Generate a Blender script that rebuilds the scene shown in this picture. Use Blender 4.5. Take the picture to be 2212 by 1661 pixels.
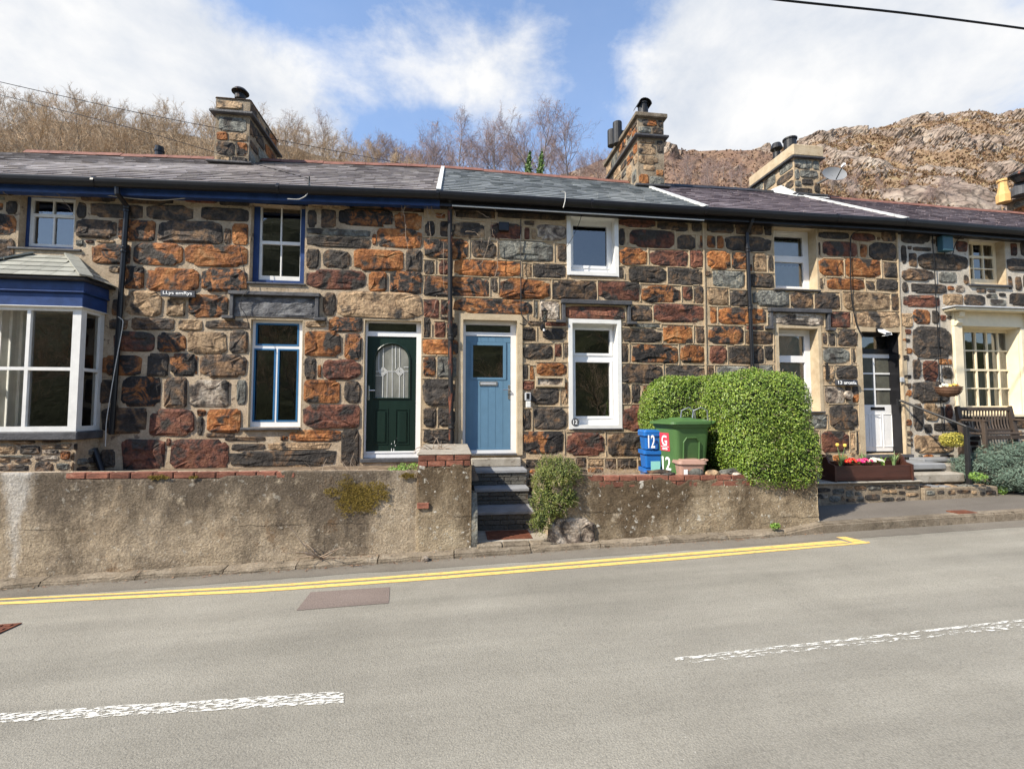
import bpy, bmesh, math, random
import numpy as np
from mathutils import Vector, noise, Matrix
random.seed(7)
for o in list(bpy.data.objects): bpy.data.objects.remove(o)
S = bpy.context.scene
COL = S.collection
R_ = math.radians

# ------------------------------------------------------------ camera
YAW, PITCH, FOC = R_(7.4), R_(3.0), 1000.0          # focal length in pixels of a 2212 px wide picture
CAM = Vector((0, -7.8, 1.95))
cd = bpy.data.cameras.new('camera'); cam = bpy.data.objects.new('camera', cd); COL.objects.link(cam)
cam.location = CAM; cam.rotation_euler = (R_(90)+PITCH, 0, -YAW)
cd.sensor_fit = 'HORIZONTAL'; cd.sensor_width = 36; cd.lens = 36*FOC/2212
cd.clip_start = .05; cd.clip_end = 3000
S.camera = cam
FW = Vector((math.sin(YAW)*math.cos(PITCH), math.cos(YAW)*math.cos(PITCH), math.sin(PITCH)))
RT = Vector((math.cos(YAW), -math.sin(YAW), 0)); UP = RT.cross(FW)
def ray(px, py): return FW*FOC + RT*(px-1106) - UP*(py-830.5)
def aty(px, py, Y):                                  # pixel -> point on the plane y = Y
    d = ray(px, py); return CAM + d*((Y-CAM.y)/d.y)
def atz(px, py, Z):
    d = ray(px, py); return CAM + d*((Z-CAM.z)/d.z)
def atr(px, py, dist):                               # pixel -> point at horizontal distance dist (along y)
    return aty(px, py, CAM.y+dist)
def wrect(x0, y0, x1, y1, Y=0.0):                    # pixel rectangle -> (u0,u1,v0,v1) on plane y = Y
    ym, xm = (y0+y1)/2, (x0+x1)/2
    return (aty(x0, ym, Y).x, aty(x1, ym, Y).x, aty(xm, y1, Y).z, aty(xm, y0, Y).z)
CR = {'A1':(0,324),'A2':(486,324),'A3':(918,324),'A4':(1350,324),'A5':(1659,324),
      'B1':(0,648),'B2':(486,648),'B3':(918,648),'B4':(1350,648),'B5':(1659,648),
      'C1':(0,972),'C2':(486,945),'C3':(918,864),'C4':(1350,810),'C5':(1659,810)}
def cpx(c, x, y): return (CR[c][0]+x/4, CR[c][1]+y/4)
def crect(c, x0, y0, x1, y1, Y=0.0):
    a, b = cpx(c, x0, y0), cpx(c, x1, y1)
    return wrect(a[0], a[1], b[0], b[1], Y)
def rz(x): return .12+.0265*x                        # the street climbs to the right
def onroad(px, py, dz=0.0):
    z = .15
    for i in range(15):
        q = atz(px, py, z); z = rz(q.x)+dz
    return q

# ------------------------------------------------------------ light
SUN_EL, SUN_AZ = R_(41.5), R_(62)                      # azimuth measured from the facade's normal, to the left
L = Vector((math.cos(SUN_EL)*math.sin(SUN_AZ), math.cos(SUN_EL)*math.cos(SUN_AZ), -math.sin(SUN_EL)))
sd = bpy.data.lights.new('sun', 'SUN'); so = bpy.data.objects.new('sun', sd); COL.objects.link(so)
sd.energy = 5.0; sd.angle = R_(.6); sd.color = (1, .92, .79)
so.rotation_euler = L.to_track_quat('-Z', 'Y').to_euler(); so.location = (-20, -15, 30)
S.view_settings.view_transform = 'Standard'; S.view_settings.look = 'None'
S.view_settings.exposure = .70; S.view_settings.gamma = 1; S.view_settings.use_curve_mapping = False
S.render.engine = 'CYCLES'
S.cycles.max_bounces = 6; S.cycles.transparent_max_bounces = 12

W_ = bpy.data.worlds.new('World'); S.world = W_; W_.use_nodes = True
def sky():
    nt = W_.node_tree; N = nt.nodes; K = nt.links; N.clear()
    def nd(t, **k):
        n = N.new(t)
        for a, v in k.items(): setattr(n, a, v)
        return n
    def math_(op, a, b=None, c=None, clamp=False):
        n = nd('ShaderNodeMath', operation=op, use_clamp=clamp)
        for i, v in enumerate((a, b, c)):
            if v is None: continue
            if isinstance(v, (int, float)): n.inputs[i].default_value = v
            else: K.new(v, n.inputs[i])
        return n.outputs[0]
    st = nd('ShaderNodeTexSky', sky_type='NISHITA', sun_disc=False)
    st.sun_elevation = SUN_EL; st.sun_rotation = math.atan2(-L.x, -L.y); st.air_density = 1.0; st.dust_density = .3; st.ozone_density = 3.0
    b1 = nd('ShaderNodeBackground'); b1.inputs[1].default_value = .15; hsk = nd('ShaderNodeHueSaturation'); hsk.inputs['Saturation'].default_value = 1.05; hsk.inputs['Value'].default_value = 1.2; K.new(st.outputs[0], hsk.inputs['Color']); K.new(hsk.outputs[0], b1.inputs[0])
    tc = nd('ShaderNodeTexCoord'); nrm = nd('ShaderNodeVectorMath', operation='NORMALIZE'); K.new(tc.outputs['Generated'], nrm.inputs[0])
    sp = nd('ShaderNodeSeparateXYZ'); K.new(nrm.outputs[0], sp.inputs[0])
    den = math_('ADD', math_('MAXIMUM', sp.outputs[2], 0), .22)
    cb = nd('ShaderNodeCombineXYZ')
    K.new(math_('DIVIDE', sp.outputs[0], den), cb.inputs[0]); K.new(math_('DIVIDE', sp.outputs[1], den), cb.inputs[1])
    def nz(scale, detail, rough, off, dist=0.0):
        mp = nd('ShaderNodeMapping'); mp.inputs['Location'].default_value = off; mp.inputs['Scale'].default_value = (1, 1, 1.5); K.new(nrm.outputs[0], mp.inputs[0])
        n = nd('ShaderNodeTexNoise'); n.inputs['Scale'].default_value = scale; n.inputs['Detail'].default_value = detail
        n.inputs['Roughness'].default_value = rough; n.inputs['Distortion'].default_value = dist
        K.new(mp.outputs[0], n.inputs['Vector']); return n.outputs['Fac']
    big = nz(2.1, 3, .5, (3.1, 1.7, 0)); fine = nz(5.2, 9, .60, (.4, 5.2, 0), .25); wisp = nz(15, 8, .65, (2.2, .2, 0), .2)
    dens = math_('ADD', math_('MULTIPLY', big, .55), math_('MULTIPLY', fine, .62))
    dens = math_('ADD', dens, math_('MULTIPLY', wisp, .16))
    # the clouds standing over the street, each a soft mass in its own direction
    for px, py, r, s in ((40,150,.42,.40),(330,190,.30,.34),(560,250,.22,.26),(760,290,.20,.20),(1030,150,.15,.24),(840,60,.10,.16),(1180,60,.10,.12),(1120,260,.2,.16),
                         (1650,170,.36,.36),(1500,270,.25,.25),(1950,150,.34,.22),(1480,60,.16,.14),(2150,250,.3,.15),
                         (560,40,.17,-.24),(780,120,.15,-.16),(1290,90,.15,-.2),(1300,230,.12,-.10)):
        v = ray(px, py).normalized()
        dn = nd('ShaderNodeVectorMath', operation='DISTANCE'); K.new(nrm.outputs[0], dn.inputs[0]); dn.inputs[1].default_value = v
        mr = nd('ShaderNodeMapRange', interpolation_type='SMOOTHSTEP'); K.new(dn.outputs['Value'], mr.inputs[0])
        mr.inputs[1].default_value = 0; mr.inputs[2].default_value = r*1.5; mr.inputs[3].default_value = s; mr.inputs[4].default_value = 0
        dens = math_('ADD', dens, mr.outputs[0])
    mk = nd('ShaderNodeMapRange', interpolation_type='SMOOTHSTEP'); K.new(dens, mk.inputs[0])
    mk.inputs[1].default_value = .83; mk.inputs[2].default_value = 1.17
    haze = nd('ShaderNodeMapRange', interpolation_type='SMOOTHSTEP'); K.new(sp.outputs[2], haze.inputs[0])
    haze.inputs[1].default_value = .0; haze.inputs[2].default_value = .75; haze.inputs[3].default_value = .38; haze.inputs[4].default_value = .10
    msk = math_('MAXIMUM', mk.outputs[0], haze.outputs[0])
    cr = nd('ShaderNodeValToRGB'); K.new(math_('ADD', math_('MULTIPLY', fine, .75), math_('MULTIPLY', big, .3)), cr.inputs[0])
    e = cr.color_ramp.elements; e[0].position = .36; e[0].color = (.66, .72, .82, 1); e[1].position = .62; e[1].color = (1, 1, 1, 1)
    b2 = nd('ShaderNodeBackground'); b2.inputs[1].default_value = .62; K.new(cr.outputs[0], b2.inputs[0])
    mx = nd('ShaderNodeMixShader'); K.new(msk, mx.inputs[0]); K.new(b1.outputs[0], mx.inputs[1]); K.new(b2.outputs[0], mx.inputs[2])
    K.new(mx.outputs[0], nd('ShaderNodeOutputWorld').inputs[0])
sky()

# ------------------------------------------------------------ materials
MT = {}
def mat(name, ramp, scale=6.0, detail=6.0, rough=.85, bump=.0, bscale=40.0, spec=.3, metal=0.0, rnd=True, stretch=(1,1,1), dist=.3,
        island=0.0, vary=0.0, speck=None, coat=0.0, nrough=.6, bdist=.02, trans=0.0, grain=None):
    m = bpy.data.materials.new(name); m.use_nodes = True; nt = m.node_tree; N = nt.nodes; K = nt.links
    b = N['Principled BSDF']
    tc = N.new('ShaderNodeTexCoord'); mp = N.new('ShaderNodeMapping'); mp.inputs['Scale'].default_value = stretch
    K.new(tc.outputs['Object'], mp.inputs[0])
    oi = N.new('ShaderNodeObjectInfo')
    if rnd:
        mu = N.new('ShaderNodeMath'); mu.operation = 'MULTIPLY'; mu.inputs[1].default_value = 37.0; K.new(oi.outputs['Random'], mu.inputs[0])
        cb = N.new('ShaderNodeCombineXYZ')
        for i in range(3): K.new(mu.outputs[0], cb.inputs[i])
        K.new(cb.outputs[0], mp.inputs['Location'])
    nz = N.new('ShaderNodeTexNoise'); nz.inputs['Scale'].default_value = scale; nz.inputs['Detail'].default_value = detail
    nz.inputs['Distortion'].default_value = dist; nz.inputs['Roughness'].default_value = nrough; K.new(mp.outputs[0], nz.inputs['Vector'])
    fac = nz.outputs['Fac']
    if island:
        ge = N.new('ShaderNodeNewGeometry'); mi = N.new('ShaderNodeMix'); mi.inputs[0].default_value = island
        K.new(nz.outputs['Fac'], mi.inputs[2]); K.new(ge.outputs['Random Per Island'], mi.inputs[3]); fac = mi.outputs[0]
    cr = N.new('ShaderNodeValToRGB'); K.new(fac, cr.inputs[0]); el = cr.color_ramp.elements
    while len(el) < len(ramp): el.new(.5)
    for e, (p, c) in zip(el, ramp): e.position = p; e.color = (*c, 1)
    col = cr.outputs[0]
    if speck:                                          # (scale, threshold, colour)
        n2 = N.new('ShaderNodeTexNoise'); n2.inputs['Scale'].default_value = speck[0]; n2.inputs['Detail'].default_value = 4; K.new(mp.outputs[0], n2.inputs['Vector'])
        mr = N.new('ShaderNodeMapRange'); mr.inputs[1].default_value = speck[1]; mr.inputs[2].default_value = speck[1]+.06; K.new(n2.outputs['Fac'], mr.inputs[0])
        mi = N.new('ShaderNodeMix'); mi.data_type = 'RGBA'; K.new(mr.outputs[0], mi.inputs[0]); K.new(col, mi.inputs[6]); mi.inputs[7].default_value = (*speck[2], 1); col = mi.outputs[2]
    if grain:                                          # (scale, low, high): fine mottling
        n4 = N.new('ShaderNodeTexNoise'); n4.inputs['Scale'].default_value = grain[0]; n4.inputs['Detail'].default_value = 6; n4.inputs['Roughness'].default_value = .75; K.new(mp.outputs[0], n4.inputs['Vector'])
        mr = N.new('ShaderNodeMapRange'); mr.inputs[1].default_value = .32; mr.inputs[2].default_value = .68; mr.inputs[3].default_value = grain[1]; mr.inputs[4].default_value = grain[2]; K.new(n4.outputs['Fac'], mr.inputs[0])
        h4_ = N.new('ShaderNodeHueSaturation'); K.new(mr.outputs[0], h4_.inputs['Value']); K.new(col, h4_.inputs['Color']); col = h4_.outputs[0]
    if vary:
        hs = N.new('ShaderNodeHueSaturation'); mr = N.new('ShaderNodeMapRange'); mr.inputs[3].default_value = 1-vary; mr.inputs[4].default_value = 1+vary
        K.new(oi.outputs['Random'], mr.inputs[0]); K.new(mr.outputs[0], hs.inputs['Value']); K.new(col, hs.inputs['Color']); col = hs.outputs[0]
    K.new(col, b.inputs['Base Color'])
    b.inputs['Roughness'].default_value = rough; b.inputs['Specular IOR Level'].default_value = spec; b.inputs['Metallic'].default_value = metal
    if coat: b.inputs['Coat Weight'].default_value = coat
    if trans: b.inputs['Transmission Weight'].default_value = trans
    if bump:
        n3 = N.new('ShaderNodeTexNoise'); n3.inputs['Scale'].default_value = bscale; n3.inputs['Detail'].default_value = 5; n3.inputs['Roughness'].default_value = .65
        K.new(mp.outputs[0], n3.inputs['Vector'])
        bp = N.new('ShaderNodeBump'); bp.inputs['Strength'].default_value = bump; bp.inputs['Distance'].default_value = bdist
        K.new(n3.outputs['Fac'], bp.inputs['Height']); K.new(bp.outputs[0], b.inputs['Normal'])
    MT[name] = m; return m
def flat(name, c, rough=.5, v=.12, **k):
    a = tuple(x*(1-v) for x in c); d = tuple(min(1, x*(1+v*.6)) for x in c)
    return mat(name, [(.35, a), (.65, d)], rough=rough, **k)
D0, D1 = (.021, .019, .018), (.050, .043, .037)
ST = dict(grain=(24, .55, 1.4), scale=4.2, detail=10, rough=.82, bump=1.0, bscale=11, vary=.22, dist=.9, nrough=.66, bdist=.05)
mat('stone_dark', [(.30, D0), (.50, D1), (.58, (.10,.072,.050)), (.67, (.18,.095,.045)), (.76, (.10,.07,.05))], **ST)
mat('stone_orange', [(.36, D0), (.41, (.11,.05,.026)), (.47, (.25,.092,.030)), (.56, (.35,.142,.046)), (.64, (.38,.20,.088)), (.72, (.24,.11,.05)), (.8, (.08,.05,.035))], speck=(3.0, .57, D1), **ST)
mat('stone_red', [(.36, D0), (.43, (.068,.036,.028)), (.50, (.135,.052,.034)), (.60, (.185,.08,.046)), (.68, (.12,.065,.045)), (.76, (.20,.13,.085))], speck=(3.0, .57, D1), **ST)
mat('stone_tan', [(.32, (.055,.042,.03)), (.42, (.20,.13,.075)), (.52, (.34,.235,.14)), (.64, (.42,.29,.17)), (.72, (.30,.155,.07)), (.8, (.12,.09,.06))], speck=(3.0, .57, D1), **ST)
mat('stone_grey', [(.30, D1), (.44, (.11,.108,.095)), (.56, (.19,.19,.165)), (.66, (.28,.25,.19)), (.76, (.10,.085,.065))], speck=(3.0, .57, D1), **ST)
mat('stone_mixed', [(.42, D0), (.48, D1), (.51, (.12,.055,.03)), (.56, (.26,.105,.036)), (.64, (.32,.155,.065)), (.72, (.09,.065,.045))], **ST)
mat('stone_brown', [(.36, D0), (.46, (.058,.046,.038)), (.54, (.13,.082,.05)), (.62, (.19,.115,.062)), (.72, (.28,.18,.10))], speck=(3.0, .57, D1), **ST)
mat('stone_light', [(.36, D1), (.43, (.15,.115,.09)), (.52, (.36,.30,.235)), (.62, (.48,.42,.345)), (.72, (.28,.15,.09))], speck=(3.0, .57, D1), **ST)
STM = dict(k='stone_dark', o='stone_orange', r='stone_red', t='stone_tan', g='stone_grey', m='stone_mixed', n='stone_brown', l='stone_light')
MO = dict(scale=4, rough=.95, bump=.8, bscale=45, rnd=False, bdist=.02, grain=(30, .75, 1.15))
mat('mortar_tan', [(.3, (.33,.24,.145)), (.5, (.455,.345,.22)), (.7, (.545,.425,.29))], speck=(9, .62, (.22,.16,.11)), **MO)
mat('mortar_grey', [(.3, (.30,.228,.15)), (.5, (.43,.335,.23)), (.7, (.52,.42,.305))], speck=(9, .60, (.19,.14,.10)), **MO)
mat('pointing', [(.3,(.36,.27,.17)), (.6,(.51,.40,.265))], scale=5, rough=.95, bump=.5, bscale=50)
mat('mortar_white', [(.3, (.36,.315,.25)), (.5, (.52,.465,.385)), (.7, (.62,.565,.48))], speck=(9, .66, (.26,.22,.17)), **MO)
mat('render_cream', [(.3, (.38,.29,.185)), (.55, (.49,.395,.265)), (.75, (.54,.44,.31))], scale=5, rough=.95, bump=.5, bscale=80)
flat('white_plastic', (.74,.74,.735), .35, .05); flat('white_old', (.70,.69,.655), .45, .08)
flat('cream_paint', (.74,.645,.455), .5, .08, bump=.12, bscale=25); flat('blue_paint', (.020,.048,.15), .42, .25)
flat('blue_bead', (.03,.13,.27), .45); flat('blue_door', (.105,.20,.29), .42, .06); flat('green_door', (.009,.023,.017), .35, .2, bump=.12, bscale=60, stretch=(1,1,.08))
flat('black_plastic', (.014,.014,.016), .3, .2); flat('black_iron', (.018,.018,.019), .45, .2, bump=.2, bscale=60)
mat('iron_rusty', [(.5, (.016,.016,.017)), (.60, (.02,.018,.017)), (.66, (.17,.055,.03))], scale=9, rough=.55, stretch=(1,1,.3))
flat('slate', (.075,.075,.08), .6, .3, bump=.4, bscale=30); mat('slate_block', [(.35,(.065,.065,.07)), (.55,(.15,.15,.155)), (.7,(.24,.24,.235))], scale=6, bump=1, bscale=22, stretch=(1,1,2), bdist=.03)
SLT = dict(scale=1.3, rough=.5, spec=.5, island=.42, bump=.35, bscale=30, rnd=False)
mat('slates_old', [(.15,(0.120,0.101,0.097)), (.4,(0.211,0.181,0.169)), (.6,(0.282,0.248,0.226)), (.85,(0.367,0.332,0.296))], **SLT)
mat('slates_grey', [(.15,(0.114,0.121,0.121)), (.4,(0.174,0.184,0.181)), (.6,(0.234,0.244,0.238)), (.85,(0.332,0.344,0.332))], **SLT)
mat('slates_purple', [(.15,(0.102,0.074,0.081)), (.4,(0.165,0.129,0.136)), (.6,(0.214,0.172,0.178)), (.85,(0.296,0.255,0.255))], **SLT)
mat('bay_slates', [(.15,(.19,.19,.165)), (.5,(.28,.28,.24)), (.85,(.37,.36,.31))], **dict(SLT, island=0, rnd=True, vary=.18))
flat('terracotta', (.20,.09,.065), .8, .3, bump=.3); flat('ridge_black', (.03,.03,.034), .5, .2)
mat('brick_red', [(.32,(.13,.06,.042)), (.48,(.215,.085,.055)), (.62,(.29,.12,.078)), (.74,(.30,.21,.15))], scale=1.6, rough=.92, bump=.7, bscale=9, vary=.3, grain=(7, .6, 1.25), detail=9)
mat('mortar_stack', [(.3, (.17,.13,.09)), (.5, (.27,.215,.15)), (.7, (.36,.29,.21))], scale=4, rough=.95, bump=.8, bscale=40, grain=(22, .6, 1.25))
mat('brick_grey', [(.35,(.06,.058,.05)), (.55,(.12,.115,.10)), (.75,(.2,.185,.15))], scale=7, rough=.9, bump=.6, bscale=45, vary=.2)
mat('concrete', [(.3,(.22,.19,.15)), (.5,(.33,.295,.24)), (.7,(.41,.375,.315))], scale=5, rough=.95, bump=.6, bscale=70, speck=(14,.63,(.16,.13,.10)))
mat('kerb_concrete', [(.3,(.13,.105,.075)), (.5,(.21,.17,.122)), (.7,(.29,.245,.185))], scale=5, rough=.95, bump=.9, bscale=50, vary=.16, grain=(38, .65, 1.3), speck=(9, .62, (.10,.08,.055)))
mat('step_slate', [(.3,(.16,.165,.17)), (.6,(.25,.255,.26))], scale=4, rough=.7, bump=.2)
flat('lead', (.42,.43,.44), .6, .15); mat('white_flash', [(.35,(.42,.43,.42)), (.6,(.60,.60,.57))], rough=.8, bump=.3)
flat('bin_green', (.066,.138,.045), .42, .08); flat('box_blue', (.016,.125,.40), .4, .08); flat('caddy_brown', (.36,.22,.17), .5, .08)
flat('sticker_red', (.60,.045,.075), .4, .05); flat('sticker_mint', (.28,.62,.56), .5, .05); flat('steel', (.5,.5,.5), .25, .05, metal=.9); flat('grey_plastic', (.36,.37,.38), .4, .1)
mat('rust_iron', [(.3,(.085,.030,.018)), (.6,(.17,.06,.032)), (.75,(.24,.10,.05))], scale=14, rough=.85, bump=.4)
mat('wood_dark', [(.3,(.035,.016,.012)), (.6,(.075,.030,.021))], scale=5, rough=.45, stretch=(.3,1,1), bump=.15)
mat('bench_wood', [(.3,(.036,.026,.020)), (.6,(.075,.055,.042))], scale=9, rough=.6, stretch=(1,1,.2), bump=.2)
flat('wicker', (.16,.085,.05), .7, .3); flat('soil', (.06,.04,.028), .95, .4, bump=1, bscale=25)
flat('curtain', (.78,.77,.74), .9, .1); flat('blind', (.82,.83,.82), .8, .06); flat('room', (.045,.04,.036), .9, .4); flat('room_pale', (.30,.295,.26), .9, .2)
flat('dish_grey', (.22,.225,.23), .5, .06); flat('pot_yellow', (.66,.40,.16), .8, .15); flat('teal_box', (.04,.10,.13), .4, .1)
flat('cable_black', (.012,.012,.013), .5); flat('cable_white', (.55,.54,.50), .6); mat('dead_stem', [(.3,(.20,.145,.10)), (.7,(.42,.33,.25))], scale=3)
flat('letter_white', (.82,.82,.80), .6, .02); flat('sign_slate', (.05,.052,.06), .55, .15); flat('yellow_line_paint', (.80,.50,.085), .75, .1, scale=30)
def leafm(name, ramp, rough=.5, spec=.4): return mat(name, ramp, scale=2.2, detail=3, rough=rough, spec=spec, island=.55, rnd=False)
leafm('leaf_privet', [(.15,(.045,.088,.010)), (.4,(.112,.188,.022)), (.62,(.20,.285,.040)), (.85,(.33,.39,.075))], .40, .4)
leafm('leaf_cotoneaster', [(.15,(.045,.075,.016)), (.45,(.115,.15,.03)), (.7,(.19,.205,.045)), (.9,(.25,.21,.075))])
leafm('leaf_juniper', [(.15,(.045,.075,.05)), (.45,(.11,.165,.125)), (.8,(.20,.265,.20))], .7)
leafm('leaf_green', [(.2,(.09,.18,.025)), (.6,(.2,.33,.06)), (.9,(.3,.4,.09))]); leafm('leaf_blade', [(.2,(.10,.17,.06)), (.6,(.2,.29,.12)), (.9,(.3,.4,.16))]); leafm('leaf_yellow', [(.2,(.28,.26,.04)), (.8,(.55,.47,.09))])
leafm('ivy', [(.2,(.03,.07,.012)), (.6,(.09,.16,.03)), (.9,(.16,.25,.05))])
for n, c in (('petal_red',(.62,.012,.012)), ('petal_pink',(.65,.02,.18)), ('petal_white',(.8,.76,.62)), ('petal_yellow',(.85,.6,.12)), ('petal_orange',(.85,.3,.02))): leafm(n, [(.2, tuple(x*.75 for x in c)), (.8, c)])
flat('core_dark', (.02,.028,.010), 1, .3); flat('core_juniper', (.025,.03,.02), 1, .3)
mat('bark', [(.3,(.10,.08,.062)), (.6,(.19,.16,.125)), (.75,(.27,.25,.21))], scale=5, rough=.95)
mat('bark_birch', [(.3,(.12,.095,.085)), (.6,(.22,.18,.165)), (.8,(.38,.34,.32))], scale=5, rough=.95)
mat('twig', [(.3,(.36,.26,.165)), (.7,(.52,.39,.26))], scale=1.5, rough=.9, rnd=True, vary=.15)
mat('twig_birch', [(.3,(.24,.165,.145)), (.7,(.36,.265,.235))], scale=1.5, rough=.9, rnd=True)
mat('moss', [(.3,(.11,.075,.015)), (.6,(.21,.15,.03))], rough=1, bump=1, bscale=50)
def glassm():
    m = bpy.data.materials.new('glass'); m.use_nodes = True; nt = m.node_tree; N = nt.nodes; K = nt.links; N.clear()
    t = N.new('ShaderNodeBsdfTransparent'); t.inputs[0].default_value = (.94, .955, .945, 1)
    g = N.new('ShaderNodeBsdfGlossy'); g.inputs[0].default_value = (1, 1, 1, 1); g.inputs['Roughness'].default_value = .015
    f = N.new('ShaderNodeFresnel'); f.inputs[0].default_value = 2.25
    tc = N.new('ShaderNodeTexCoord'); nz = N.new('ShaderNodeTexNoise'); nz.inputs['Scale'].default_value = 1.3; K.new(tc.outputs['Object'], nz.inputs['Vector'])
    bp = N.new('ShaderNodeBump'); bp.inputs['Strength'].default_value = .05; bp.inputs['Distance'].default_value = .05; K.new(nz.outputs['Fac'], bp.inputs['Height']); K.new(bp.outputs[0], g.inputs['Normal'])
    x = N.new('ShaderNodeMixShader'); K.new(f.outputs[0], x.inputs[0]); K.new(t.outputs[0], x.inputs[1]); K.new(g.outputs[0], x.inputs[2])
    K.new(x.outputs[0], N.new('ShaderNodeOutputMaterial').inputs[0]); MT['glass'] = m
glassm()
mat('frosted', [(.35,(.16,.16,.14)), (.65,(.25,.25,.22))], scale=7, rough=.15, spec=.6, stretch=(1,1,.4))
mat('frosted_dark', [(.35,(.07,.07,.058)), (.65,(.11,.11,.09))], scale=7, rough=.15, spec=.6)

# ------------------------------------------------------------ mesh helpers
WP = {}
def tag(o, label=None, cat=None, group=None, kind=None):
    if label: o['label'] = label
    if cat: o['category'] = cat
    if group: o['group'] = group
    if kind: o['kind'] = kind
    return o
def place(o, parent, w):
    COL.objects.link(o); w = Vector(w); WP[o] = w
    if parent: o.parent = parent; o.location = w-WP[parent]
    else: o.location = w
    return o
def empty(name, loc, label, cat, group=None):
    o = bpy.data.objects.new(name, None); o.empty_display_size = .1
    place(o, None, loc); return tag(o, label, cat, group)
class MB:
    def __init__(s): s.v = []; s.f = []
    def quad(s, a, b, c, d):
        n = len(s.v); s.v += [tuple(a), tuple(b), tuple(c), tuple(d)]; s.f.append((n, n+1, n+2, n+3))
    def tri(s, a, b, c):
        n = len(s.v); s.v += [tuple(a), tuple(b), tuple(c)]; s.f.append((n, n+1, n+2))
    def hexa(s, p):                                    # 8 corners: bottom 4 ccw, top 4 ccw
        n = len(s.v); s.v += [tuple(q) for q in p]
        for q in ((3,2,1,0), (4,5,6,7), (0,1,5,4), (1,2,6,5), (2,3,7,6), (3,0,4,7)): s.f.append(tuple(n+i for i in q))
    def box(s, x0, x1, y0, y1, z0, z1, ch=0.0):
        if not ch:
            s.hexa([(x0,y0,z0),(x1,y0,z0),(x1,y1,z0),(x0,y1,z0),(x0,y0,z1),(x1,y0,z1),(x1,y1,z1),(x0,y1,z1)]); return s
        bm = bmesh.new(); bmesh.ops.create_cube(bm, size=1)
        for v in bm.verts: v.co = Vector((x0+(v.co.x+.5)*(x1-x0), y0+(v.co.y+.5)*(y1-y0), z0+(v.co.z+.5)*(z1-z0)))
        bmesh.ops.bevel(bm, geom=bm.edges[:], offset=ch, segments=1, affect='EDGES')
        s.addbm(bm); return s
    def addbm(s, bm):
        n = len(s.v); bm.verts.index_update(); s.v += [tuple(v.co) for v in bm.verts]
        s.f += [tuple(n+v.index for v in f.verts) for f in bm.faces]; bm.free()
    def bar(s, p0, p1, w, h, up=(0,0,1)):              # box of width w (sideways) and height h along p0-p1, centred
        p0, p1 = Vector(p0), Vector(p1); d = (p1-p0).normalized(); up = Vector(up)
        if abs(d.dot(up)) > .98: up = Vector((0,1,0))
        r = d.cross(up).normalized()*w/2; u = r.cross(d).normalized()*h/2
        s.hexa([p0-r-u, p0+r-u, p1+r-u, p1-r-u, p0-r+u, p0+r+u, p1+r+u, p1-r+u]); return s
    def tube(s, pts, rad, n=8, cap=True):
        pts = [Vector(p) for p in pts]
        if not isinstance(rad, (list, tuple)): rad = [rad]*len(pts)
        base = len(s.v); ref = None
        for i, p in enumerate(pts):
            d = (pts[min(i+1, len(pts)-1)]-pts[max(i-1, 0)])
            d = d.normalized() if d.length > 1e-9 else Vector((0,0,1))
            if ref is None:
                ref = d.cross(Vector((0,0,1)))
                if ref.length < .1: ref = d.cross(Vector((1,0,0)))
            ref = (ref-d*ref.dot(d)).normalized(); b = d.cross(ref)
            for k in range(n):
                a = 2*math.pi*k/n; q = p+(ref*math.cos(a)+b*math.sin(a))*rad[i]; s.v.append(tuple(q))
        for i in range(len(pts)-1):
            for k in range(n):
                a, b = base+i*n+k, base+i*n+(k+1) % n; s.f.append((a, b, b+n, a+n))
        if cap:
            s.f.append(tuple(base+k for k in range(n))[::-1]); e = base+(len(pts)-1)*n; s.f.append(tuple(e+k for k in range(n)))
        return s
    def lathe(s, prof, c=(0,0,0), n=16, sx=1.0, sy=1.0):   # profile of (radius, z)
        base = len(s.v)
        for r, z in prof:
            for k in range(n):
                a = 2*math.pi*k/n; s.v.append((c[0]+r*math.cos(a)*sx, c[1]+r*math.sin(a)*sy, c[2]+z))
        for i in range(len(prof)-1):
            for k in range(n):
                a, b = base+i*n+k, base+i*n+(k+1) % n; s.f.append((a, b, b+n, a+n))
        s.f.append(tuple(base+k for k in range(n))[::-1]); e = base+(len(prof)-1)*n; s.f.append(tuple(e+k for k in range(n)))
        return s
    def prism(s, poly, axis, a, b):                    # poly of 2D points extruded along axis 'x','y','z' from a to b
        def p3(q, t): return {'x': (t, q[0], q[1]), 'y': (q[0], t, q[1]), 'z': (q[0], q[1], t)}[axis]
        n = len(s.v); k = len(poly); s.v += [p3(q, a) for q in poly]+[p3(q, b) for q in poly]
        s.f.append(tuple(range(n, n+k))); s.f.append(tuple(range(n+2*k-1, n+k-1, -1)))
        for i in range(k): j = (i+1) % k; s.f.append((n+j, n+i, n+k+i, n+k+j))
        return s
    def sheet(s, rect, holes, yf, depth, outer=True):  # wall piece in the xz plane with rectangular holes; front at yf, reveals go back by depth
        u0, u1, v0, v1 = rect; yb = yf+depth
        hs = [h for h in holes if h[1] > u0 and h[0] < u1]
        us = sorted({u0, u1} | {c for h in hs for c in h[:2] if u0 < c < u1}); vs = sorted({v0, v1} | {c for h in hs for c in h[2:4] if v0 < c < v1})
        for i in range(len(us)-1):
            for j in range(len(vs)-1):
                a, b, c, d = us[i], us[i+1], vs[j], vs[j+1]; mu, mv = (a+b)/2, (c+d)/2
                if any(h[0] < mu < h[1] and h[2] < mv < h[3] for h in hs): continue
                s.quad((a,yf,c), (b,yf,c), (b,yf,d), (a,yf,d))
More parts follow.
